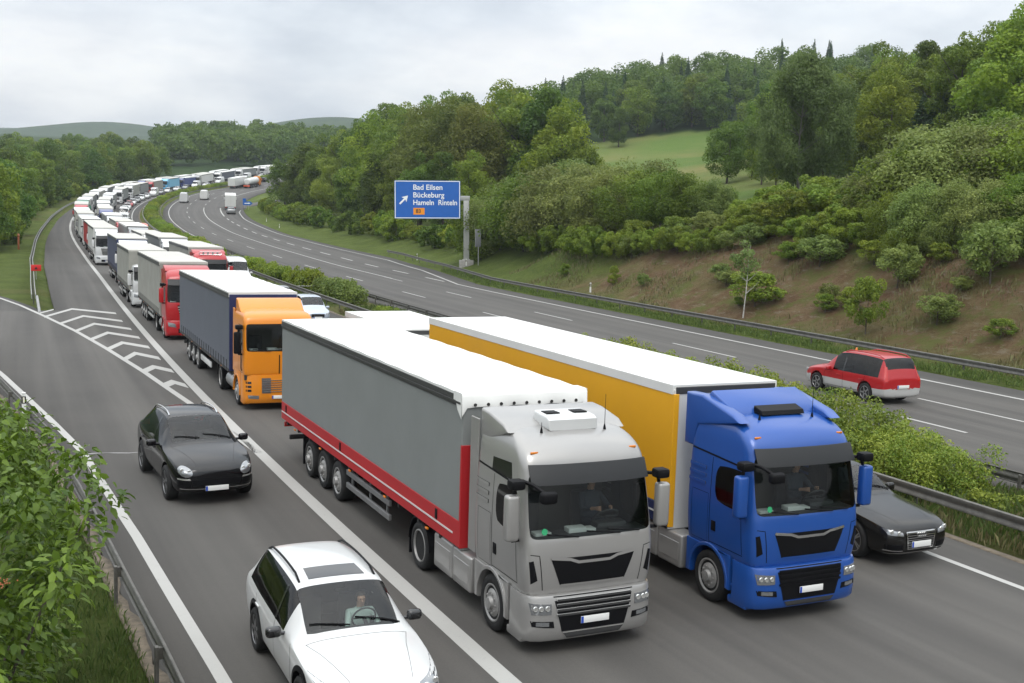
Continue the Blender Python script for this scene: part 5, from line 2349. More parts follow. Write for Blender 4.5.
    for s_ in (-1, 1):
        m = MB()
        m.bx(s_ * .80, s_ * 1.2, y1 - .05, y1 + .02, .82, .98, .02)
        m.build("tail_light", redlens, tr)
    return tr


sticker_m = mat("green_sticker", (.02, .30, .12), .5)
mat_guard = mat("grey_guard_rail", (.17, .17, .17), .5, .3, var=.2, vscale=3)


def make_truck(name, label, group, style, look, p, side, roof, tl=13.6, h=4.0, cabh=None, detail=2, spoiler='wing', tank_m=None, trim=None, visor=True, rigid=False, **kw):
    t = empty(name, label=label, cat="lorry", group=group)
    cab, bv = make_cab(t, style, p, look, detail, trim, visor)
    T = CAB[style]
    yr = T[2][4]
    ztop = T[-1][0]
    y0 = kw.pop('y0', 2.9)
    # chassis
    m = MB()
    for s_ in (-1, 1):
        m.bx(s_ * .36, s_ * .46, .8, 6.3 if not rigid else y0 + tl - .3, .62, .90)
    m.bx(-.9, .9, .6, 2.3, .45, 1.0)
    m.tube([(-1.0, 1.475, .5), (1.0, 1.475, .5)], .08, 8)
    m.tube([(-1.0, 5.075, .5), (1.0, 5.075, .5)], .11, 8)
    m.build("chassis", chassis_m, t)
    yr2 = 5.075 if not rigid else y0 + tl - 2.6
    for s_ in (-1, 1):
        add_wheel(t, s_ * 1.06, 1.475, .50, .33, 'truck_front', rim=steel_rim)
        add_wheel(t, s_ * .98, yr2, .50, .52, 'truck_dual', rim=steel_rim)
        # side fairing / tanks between the axles
        if tank_m is not None:
            m = MB()
            for a, b in ((2.42, 3.28), (3.31, 4.26)):
                m.bx(s_ * .82, s_ * 1.235, a, b, .34, 1.02, .05, 3)
            f = m.build("side_skirt", tank_m, t)
            if detail >= 2:
                m = MB()
                for a, b in ((2.5, 3.2), (3.4, 4.18)):
                    m.bx(s_ * 1.23, s_ * 1.243, a, b, .48, .86, .01, 1)
                m.build("skirt_panel", tank_m, f)
        else:
            m = MB()
            for a in (2.5, 2.98, 3.46):
                m.lathe([(a, 0), (a, .27), (a + .02, .30), (a + .42, .30), (a + .44, .27), (a + .44, 0)], 16, 'y', (s_ * .92, 0, .62))
            m.build("fuel_tank", alu_m, t)
        m = MB()
        q = [(yr2 + .60 * math.cos(a), .52 + .60 * math.sin(a)) for a in [R_(0 + 180 * k / 12) for k in range(13)]]
        qi = [(yr2 + .57 * math.cos(a), .52 + .57 * math.sin(a)) for a in [R_(0 + 180 * k / 12) for k in range(13)]]
        m.prism(q + qi[::-1], s_ * .70, s_ * 1.25, 'x')
        m.bx(s_ * .75, s_ * 1.22, yr2 + .60, yr2 + .63, .18, .70)
        m.build("rear_mudguard", blk, t)
    if spoiler == 'wing':
        m = MB()
        m.prism([(1.15, ztop - .10), (1.35, ztop + .02), (yr - .35, h - .18), (yr + .0, h - .16), (yr + .02, ztop - .4), (yr - .4, ztop - .35)], -1.16, 1.16, 'x', .05, 3)
        m.build("roof_spoiler", p, t, 50)
    elif spoiler == 'tall':
        m = MB()
        for s_ in (-1, 1):
            m.prism([(.78, ztop - .10), (1.0, ztop + .02), (yr - .3, h - .06), (yr + .25, h - .08), (yr + .25, 2.9), (yr - .1, 2.9), (yr - .2, ztop - .35)], s_ * 1.20, s_ * .92, 'x', .05, 3)
        m.prism([(1.25, ztop - .05), (1.32, ztop + .09), (yr - .35, h + .02), (yr - .2, h - .1), (yr - .2, ztop - .2)], -1.02, 1.02, 'x', .03, 2)
        sp_ = m.build("roof_spoiler", p, t, 50)
        m = MB()
        m.prism([(1.02, ztop - .02), (1.06, ztop + .055), (1.30, ztop + .125), (1.30, ztop - .02)], -.50, .50, 'x', .01, 1)
        m.build("spoiler_opening", blk, sp_)
    if look == 'lion' and detail >= 2:
        # roof fittings
        if p is p_silver:
            m = MB()
            m.prism([(.95, ztop - .06), (.95, ztop + .12), (1.05, ztop + .17), (1.55, ztop + .20), (1.65, ztop - .02)], -.48, .48, 'x', .04, 3)
            ac = m.build("roof_air_unit", p_white, t)
            m = MB()
            for s_ in (-1, 1):
                m.box((s_ * .27, 1.32, ztop + .195), (.26, .24, .02), .005, rot=None)
            m.build("air_vents", blk, ac)
        m = MB()
        q, _ = cast(bv, 't', .62, .95)
        q2, _ = cast(bv, 't', -.62, .95)
        for a, hh in ((q, .62), (q2, .18)):
            m.lathe([(a.z - .01, .03), (a.z + .05, .02), (a.z + .10, .006), (a.z + hh, .004), (a.z + hh, 0)], 8, 'z', (a.x, a.y, 0))
        m.build("aerial", blk, t)
        m = MB()
        for x in (-.95, .95):
            q, _ = cast(bv, 'f', x, 3.36)
            m.box((q.x, q.y - .005, q.z), (.14, .03, .04), .01)
        m.build("marker_light", amber, t)
    # wings behind the cab closing the gap to the trailer
    if style != 'low' and spoiler != 'tall':
        for s_ in (-1, 1):
            m = MB()
            m.bx(s_ * 1.17, s_ * 1.205, yr - .02, yr + .34, 1.15, min(h - .35, ztop - .05), .012, 1)
            m.build("cab_side_wing", p, t)
    if rigid:
        kw.setdefault('wheels', 2)
    make_trailer(t, y0, tl, h, side, roof, detail=detail, **kw)
    return t


def place(t, s, d, toward=True, chord=14):
    """put a vehicle's front at (s, d); toward=True: it faces the camera"""
    a = rp(s, d)
    b = rp(s + (chord if toward else -chord), d)
    v = b - a
    ang = math.atan2(v.x, v.y)
    t.location = a
    t.rotation_euler = (math.atan2(v.z, math.hypot(v.x, v.y)), 0, -ang)
    t.rotation_mode = 'XYZ'
    return t

# ------------------------------------------------------------------ the jam: near lorries
G1 = "lorries in the right hand lane of the jam"
G2 = "lorries in the middle lane of the jam"
silver = make_truck("articulated_lorry", "silver cabbed lorry with grey and red curtain trailer at the head of the jam", G1, 'high', 'lion', p_silver, tarp_grey, tarp_white,
                    band=tarp_red, front=tarp_grey, post=tarp_red, tank_m=p_silver, flap=True, h=4.0)
place(silver, 0, 0.0)
blue = make_truck("articulated_lorry", "bright blue cabbed lorry with yellow box trailer beside the silver one", G2, 'high', 'lion', p_blue, box_yellow, tarp_white, front=box_white,
                  kind='box', tank_m=p_silver, spoiler='tall', trim='dark', band=navy_m, band_h=.42)
place(blue, -.1, 4.55)
orange = make_truck("articulated_lorry", "orange cabbed lorry with slate grey curtain trailer behind the silver one", G1, 'box', 'magnum', p_orange, tarp_slate, tarp_white, front=navy_m, visor=False, guard='white')
place(orange, 23.2, .25)
red1 = make_truck("articulated_lorry", "red cabbed lorry with beige trailer following the orange one", G1, 'high', 'star', p_red, tarp_beige, tarp_dim, front=tarp_beige, detail=1)
place(red1, 44.3, .1)
boxl = make_truck("box_lorry", "pale box lorry hidden behind the beige trailer of the red lorry", G1, 'low', 'plain', p_white, tarp_beige, tarp_dim, tl=13.0, h=3.85, front=tarp_beige, detail=1, spoiler=None, rigid=False, y0=2.6)
place(boxl, 63.5, -.1)
white1 = make_truck("articulated_lorry", "white cabbed lorry with dark blue side stripe near the gore", G1, 'high', 'plain', p_white, navy_m, tarp_dim, front=navy_m, detail=1)
place(white1, 83.5, .3)
white2 = make_truck("articulated_lorry", "white lorry with white box trailer at the bend by the hard shoulder", G1, 'high', 'star', p_white, box_white, tarp_dim, front=box_white, detail=1)
place(white2, 114, -.2)
small = make_truck("box_lorry", "small white roofed box lorry right behind the yellow trailer", G2, 'low', 'plain', p_white, box_white, tarp_white, tl=6.4, h=3.34, front=box_white, detail=1, spoiler=None, rigid=True, y0=1.95, kind='box', wheels=2)
place(small, 16.85, 4.45, chord=8)
red2 = make_truck("articulated_lorry", "red cabbed lorry with pale grey trailer in the middle lane", G2, 'high', 'star', p_red, tarp_beige, tarp_dim, front=tarp_beige, detail=1)
place(red2, 66.5, 4.3)
# light bar on the roof of that red cab
m = MB()
m.tube([(-.8, .62, 3.62), (-.72, .60, 3.72), (.72, .60, 3.72), (.8, .62, 3.62), (.72, .60, 3.52), (-.72, .60, 3.52)], .03, 6, closed=True)
for x in (-.5, -.17, .17, .5):
    m.lathe([(.57, 0), (.57, .08), (.64, .06)], 10, 'y', (x, 0, 3.62))
m.build("light_bar", chrome, red2)
greyb = make_truck("articulated_lorry", "white lorry with plain grey trailer behind the red middle lane lorry", G2, 'high', 'plain', p_white, tarp_grey, tarp_dim, front=tarp_grey, detail=1)
place(greyb, 88, 4.2)

# ------------------------------------------------------------------ far lorries: a few kinds, copied
FP = {}
for k, (style, look, p, side, roof, kw) in enumerate((('high', 'star', p_white, tarp_beige, tarp_dim, {}), ('high', 'lion', p_white, box_white, tarp_white, dict(kind='box')), ('high', 'plain', p_red, tarp_beige, tarp_dim, {}))):
    FP[k] = make_truck("articulated_lorry", None, None, style, look, p, side, roof, front=side, detail=0, **kw)

p_navy = paint("navy_paint", (.015, .03, .16))
p_green = paint("green_paint", (.02, .22, .12))
p_sky = paint("sky_blue_paint", (.10, .38, .62))
p_grey = paint("grey_paint", (.20, .205, .21), .2)
p_ora2 = paint("red_orange_paint", (.62, .09, .03))
tarp_blue = mat("blue_tarpaulin", (.045, .065, .20), .6, var=.1)
tarp_lblue = mat("light_blue_panel", (.16, .42, .60), .5)
CM = {'white': p_white, 'red': p_red, 'navy': p_navy, 'green': p_green, 'sky blue': p_sky, 'grey': p_grey, 'orange': p_orange}
SM = {'white': box_white, 'beige': tarp_beige, 'grey': tarp_grey, 'slate': tarp_slate, 'red': tarp_red, 'blue': tarp_blue, 'light blue': tarp_lblue, 'pale': tarp_dim}


def recolor(o, m):
    if o.material_slots:
        o.material_slots[0].link = 'OBJECT'
        o.material_slots[0].material = m


used_proto = set()


def all_kids():
    d = {}
    for c in bpy.data.objects:
        if c.parent:
            d.setdefault(c.parent.name, []).append(c)
    return d


KM = all_kids()


def far_truck(k, s_, d_, cabc, sidec, label, group, toward=True, roof=None, scale=1.0):
    if k in used_proto:
        t = copy_tree(FP[k], None, KM)
    else:
        t = FP[k]
        used_proto.add(k)
    km = {}
    for c in t.children_recursive:
        nm = c.name.split('.')[0]
        if nm in ('cab', 'bumper', 'fender', 'arch_lip', 'roof_spoiler', 'cab_side_wing', 'mirror', 'step'):
            recolor(c, CM[cabc])
        elif nm in ('trailer', 'front_wall', 'corner_post'):
            recolor(c, SM[sidec])
        elif nm == 'roof' and roof:
            recolor(c, roof)
        elif nm == 'rear_doors' and not toward:
            recolor(c, box_white)
    t.scale = (scale, scale, scale * rnd.uniform(.92, 1.0))
    tag(t, label, "lorry", group)
    return place(t, s_, d_, toward)


L1 = [(133, 'white', 'red', "lorry with red curtain sides in the left lane behind the white box trailer"), (152, 'white', 'white', "white lorry third behind the gore in the left lane"), (172, 'grey', 'pale', "grey lorry with pale roof in the left lane before the bend"),
      (192, 'white', 'beige', "white lorry with beige sides in the left lane by the grass"), (216, 'red', 'pale', "lorry showing only its red cab roof in the left lane"), (240, 'green', 'pale', "green cabbed lorry with a pale roof in the left lane"),
      (262, 'white', 'grey', "white lorry with grey trailer behind the green one"), (284, 'white', 'beige', "white cabbed beige lorry where the jam meets the left wood")]
L2 = [(106, 'white', 'white', "white lorry in the middle lane beside the orange red van"), (127, 'grey', 'grey', "grey lorry in the middle lane behind the red cabs"), (147, 'red', 'beige', "farther red cabbed lorry with beige trailer in the middle lane"),
      (170, 'white', 'grey', "white lorry in the middle lane behind the farther red cab"), (200, 'navy', 'pale', "navy blue cabbed lorry in the middle lane of the bend"), (222, 'white', 'beige', "pale lorry following the navy cab in the bend"), (246, 'grey', 'slate', "slate lorry second behind the navy cab in the bend"),
      (270, 'white', 'grey', "white lorry third behind the navy cab in the bend"), (302, 'white', 'grey', "high white lorry at the apex of the jam's bend"), (326, 'white', 'beige', "beige lorry after the apex of the jam's bend"), (340, 'grey', 'grey', "grey lorry after the apex of the jam's bend"),
      (362, 'red', 'beige', "far red cabbed lorry beyond the bend"), (384, 'sky blue', 'light blue', "far light blue lorry beyond the bend"), (404, 'navy', 'blue', "far dark blue lorry beyond the bend")]
for i, (s_, c, sd_, lb) in enumerate(L1):
    far_truck((2 if c == 'red' else i % 2), s_, .1, c, sd_, lb, G1)
for i, (s_, c, sd_, lb) in enumerate(L2):
    far_truck((2 if c == 'red' else i % 2), s_, 4.2, c, sd_, lb, G2)
# still farther back both lanes are one row of pale roofs
combo = [('white', 'grey'), ('white', 'white'), ('white', 'beige'), ('navy', 'grey'), ('white', 'pale'), ('grey', 'white'), ('white', 'slate')]
s_ = 306
i = 0
while s_ < 515:
    c, sd_ = combo[i % 7]
    lb = "far %s lorry with %s trailer in the outer row of the jam" % (c, sd_)
    far_truck(i % 2, s_, .1, c, sd_, lb, lb)
    s_ += rnd.uniform(18.5, 25)
    i += 1
s_ = 424
while s_ < 515:
    c, sd_ = combo[(i + 2) % 7]
    lb = "far %s lorry with %s trailer in the inner row of the jam" % (c, sd_)
    far_truck(i % 2, s_, 4.2, c, sd_, lb, lb)
    s_ += rnd.uniform(18.5, 25)
    i += 1

# ------------------------------------------------------------------ cars, near
wag, bvw = make_car("white_estate_car", 'estate', p_white, "white estate car with dark sills driving on the slip road", group="cars on the slip road", lower=.36, lower_m=blk, rails=blk, sunroof=True, spokes=7, rim=alu_d)
wag.location = rp(-1.85, -4.36)
wag.rotation_euler = (0, 0, R_(-1.0))
wag.scale = (1.04,) * 3
suv, bvs = make_car("black_suv", 'suv', p_black, "glossy black off-road car with silver roof rails on the slip road", group="cars on the slip road", rails=chrome, grille='suv', lamp='oval', wk='double', rim=alu_d)
suv.location = rp(11.1, -4.1)
suv.rotation_euler = (0, 0, R_(2.5))
suv.scale = (1.07, 1.07, 1.11)
aud, bva = make_car("black_saloon", 'saloon', p_blackbrown, "black saloon with a big chrome barred grille beside the blue cab", group="cars in the jam's inner lane", grille='shield', wk='double')
place(aud, 1.6, 9.05, chord=5)
aud.scale = (1.05, 1.07, 1.20)
mpv, bvm = make_car("red_people_carrier", 'mpv', p_red, "red people carrier with silver lower body driving away", group=None, lower=.56, lower_m=p_pale, rails=p_red, spokes=5)
place(mpv, 23.4, 24.45, toward=False, chord=5)
mpv.scale = (1.18,) * 3
# small amber beacon on the red car's roof
m = MB()
m.lathe([(1.60, .045), (1.63, .045), (1.66, .035), (1.69, .03), (1.70, 0)], 12, 'z', (.1, 2.0, 0))
m.build("beacon", amber, mpv)

for nm, s_, d_, kind, p, lb, kw in (("silver_car", 51.5, 8.6, 'mpv', paint("pale_blue_paint", (.42, .47, .54), .3), "pale silver blue car in the inner lane near the shrubs", dict(detail=1, front_glass=glass_clear)),
                                    ("grey_car", 60.5, 8.5, 'estate', p_grey, "dark grey car behind the silver blue one", dict(detail=1)),
                                    ("white_van", 81, 8.7, 'van', p_white, "white panel van beside the red middle lane lorry", dict(detail=1)),
                                    ("white_minibus", 130, 8.4, 'van', p_white, "long white minibus in the inner lane farther back", dict(detail=1)),
                                    ("white_car", 160, 8.3, 'mpv', p_white, "white car below the orange red van", dict(detail=1)),
                                    ("orange_van", 168.5, 8.3, 'van', p_ora2, "orange red van in the inner lane of the jam", dict(detail=1))):
    t, _b = make_car(nm, kind, p, lb, "van" if 'van' in nm or 'bus' in nm else "car", "cars in the jam's inner lane", **kw)
    place(t, s_, d_, chord=5)
CP = {}
for k, (kind, p) in {'estate': ('estate', p_white), 'mpv': ('mpv', p_grey), 'van': ('van', p_white)}.items():
    CP[k], _b = make_car("far_car" if k != 'van' else "far_van", kind, p, None, None, detail=0)
KM = all_kids()
used_c = set()


def far_car(k, s_, d_, p, label, group, toward=True, cat="car", scale=1.0):
    if k in used_c:
        t = copy_tree(CP[k], None, KM)
    else:
        t = CP[k]
        used_c.add(k)
    for c in t.children_recursive:
        if c.name.split('.')[0] in ('body', 'wing_mirror'):
            recolor(c, p)
    t.scale = (scale,) * 3
    tag(t, label, cat, group)
    return place(t, s_, d_, toward, 5)


FC = [(182, 'mpv', 'grey'), (192, 'estate', 'white'), (203, 'estate', 'red'), (214, 'mpv', 'white'), (226, 'estate', 'grey'), (238, 'van', 'white'), (252, 'mpv', 'red'), (264, 'estate', 'white'), (276, 'mpv', 'white'), (288, 'estate', 'red'), (298, 'mpv', 'white'),
      (310, 'estate', 'grey'), (322, 'mpv', 'white'), (333, 'estate', 'white'), (346, 'van', 'white'), (358, 'estate', 'grey'), (370, 'mpv', 'white'), (383, 'estate', 'white'), (396, 'mpv', 'grey'), (408, 'van', 'white'), (421, 'estate', 'white'), (436, 'van', 'white'),
      (450, 'estate', 'grey'), (466, 'van', 'white'), (482, 'mpv', 'white'), (498, 'van', 'white')]
for s_, k, c in FC:
    zone = "before the bend" if s_ < 230 else "in the bend" if s_ < 345 else "far beyond the bend"
    lb = "small %s %s in the inner lane %s" % (c, {'mpv': 'people carrier', 'estate': 'estate car', 'van': 'van'}[k], zone)
    far_car(k, s_, 8.2 + rnd.uniform(-.15, .15), CM[c], lb, lb, cat="van" if k == 'van' else "car")

# ------------------------------------------------------------------ traffic driving away
GA = "traffic driving away on the free carriageway"
far_car('van', 324, 20.2, p_white, "white van driving away in the left free lane", GA, False, "van", 1.1)
far_car('van', 343, 24.3, box_white, "white van with dark rear windows in the middle free lane", GA, False, "van", 1.1)
far_car('estate', 276, 32.8, p_grey, "small grey car close behind the white lorry at the exit", GA, False, "car", 1.1)
far_car('estate', 447, 20.3, p_black, "dark car far ahead in the left free lane, nearer of two", GA, False, "car", 1.15)
far_car('mpv', 459, 20.4, p_black, "dark car far ahead in the left free lane, farther of two", GA, False, "car", 1.15)
far_truck(1, 305, 33.2, 'white', 'pale', "white lorry seen from behind in the exit lane", GA, False, scale=1.08)
far_truck(1, 431, 20.2, 'white', 'white', "tall white lorry seen from behind in the left free lane", GA, False)

# the tanker
tk = empty("tanker_lorry", label="white tanker lorry with an orange cab driving away", cat="lorry", group=GA)
make_cab(tk, 'high', p_orange, 'plain', 0)
m = MB()
m.lathe([(2.9, .2), (2.95, .9), (3.2, 1.22), (9, 1.25), (15.2, 1.22), (15.5, .9), (15.55, .2), (15.55, 0)], 24, 'y', (0, 0, 2.35))
tank = m.build("tank", box_white, tk)
m = MB()
for s2 in (-1, 1):
    m.bx(s2 * .4, s2 * .55, 1.0, 15.2, .7, 1.1)
m.build("frame", chassis_m, tk)
m = MB()
m.bx(-1.2, 1.2, 15.4, 15.6, .6, 1.15, .02)
rb = m.build("rear_bumper", p_ora2, tank)
for y in (1.475, 5.0, 11.5, 12.8, 14.1):
    for s2 in (-1, 1):
        add_wheel(tk, s2 * 1.05, y, .5, .36, 'truck_dual', rim=steel_rim)
place(tk, 436, 24.3, False)

# ------------------------------------------------------------------ drivers
def sit(vehicle, local, shirt, label, scale=1.0):
    bpy.context.view_layer.update()
    o = make_person((0, 0, 0), 0, shirt, label)
    M = Matrix.LocRotScale(vehicle.location, vehicle.rotation_euler, None)
    o.location = M @ (Vector(local) * vehicle.scale.x)
    o.rotation_euler = vehicle.rotation_euler
    o.scale = (scale,) * 3
    return o


sit(wag, (.37, 2.36, .44), shirt_w, "driver in a pale shirt at the wheel of the white estate car", .95)
sit(silver, (.58, 1.27, 1.78), shirt_d, "driver sitting at the wheel of the silver cabbed lorry", 1.0)
sit(blue, (.58, 1.27, 1.78), shirt_d, "driver sitting at the wheel of the blue cabbed lorry", 1.0)

# kind, x, y, height, width factor, label number
PLANT_LABELS = [
    '',
    'bright broad tree beside the dark spruces',
    'bright rounded tree alone at the top edge of the meadow',
    'broad tree at the edge of the roadside wood left of the blue sign',
    'broad tree rising behind the blue sign and its post',
    'bush at the upper edge of the bare bank',
    'dark green broad tree between the big sign and the hillside meadow',
    'dark round bush beside the meadow close to the birch',
    'dark round bush beside the meadow left of the birch',
    'dark round shrub at the right end of the willows',
    'dark spruce in the clump behind the right hand shrubs',
    'flowering bush high on the bare bank',
    'grey green willow shrub on the bank below the meadow',
    'leafy undergrowth bush along the edge of the left wood',
    'leafy undergrowth bush along the edge of the right hand wood',
    'light green low bush along the foot of the willow shrubs',
    'low bramble bush between the birch and the bare bank',
    'round flowering bush at the right edge of the picture',
    'small bush on the grass near the grey plate',
    'small bush on the grass right of the sign post',
    'small bushy tree near the guard rail on the bare bank',
    'small low bush scattered over the bare bank among weeds',
    'small shrub where the thicket meets the bare bank',
    'sparse low shrub on the bare bank right of the bushy tree',
    'tall grey green birch standing alone right of the meadow',
    'tall leafy shrub in the thicket on the right bank',
    'tall tree on the skyline behind the roadside wood',
    'thin white stemmed birch sapling on the bare bank',
    'tiny dry shrub on the left half of the bare bank',
    'tiny shrub at the left end of the bare bank',
    'tiny shrub on the bare bank left of the bushy tree',
    'tree growing close behind the tall birch',
    'wide low shrub around the thin birch sapling',
]
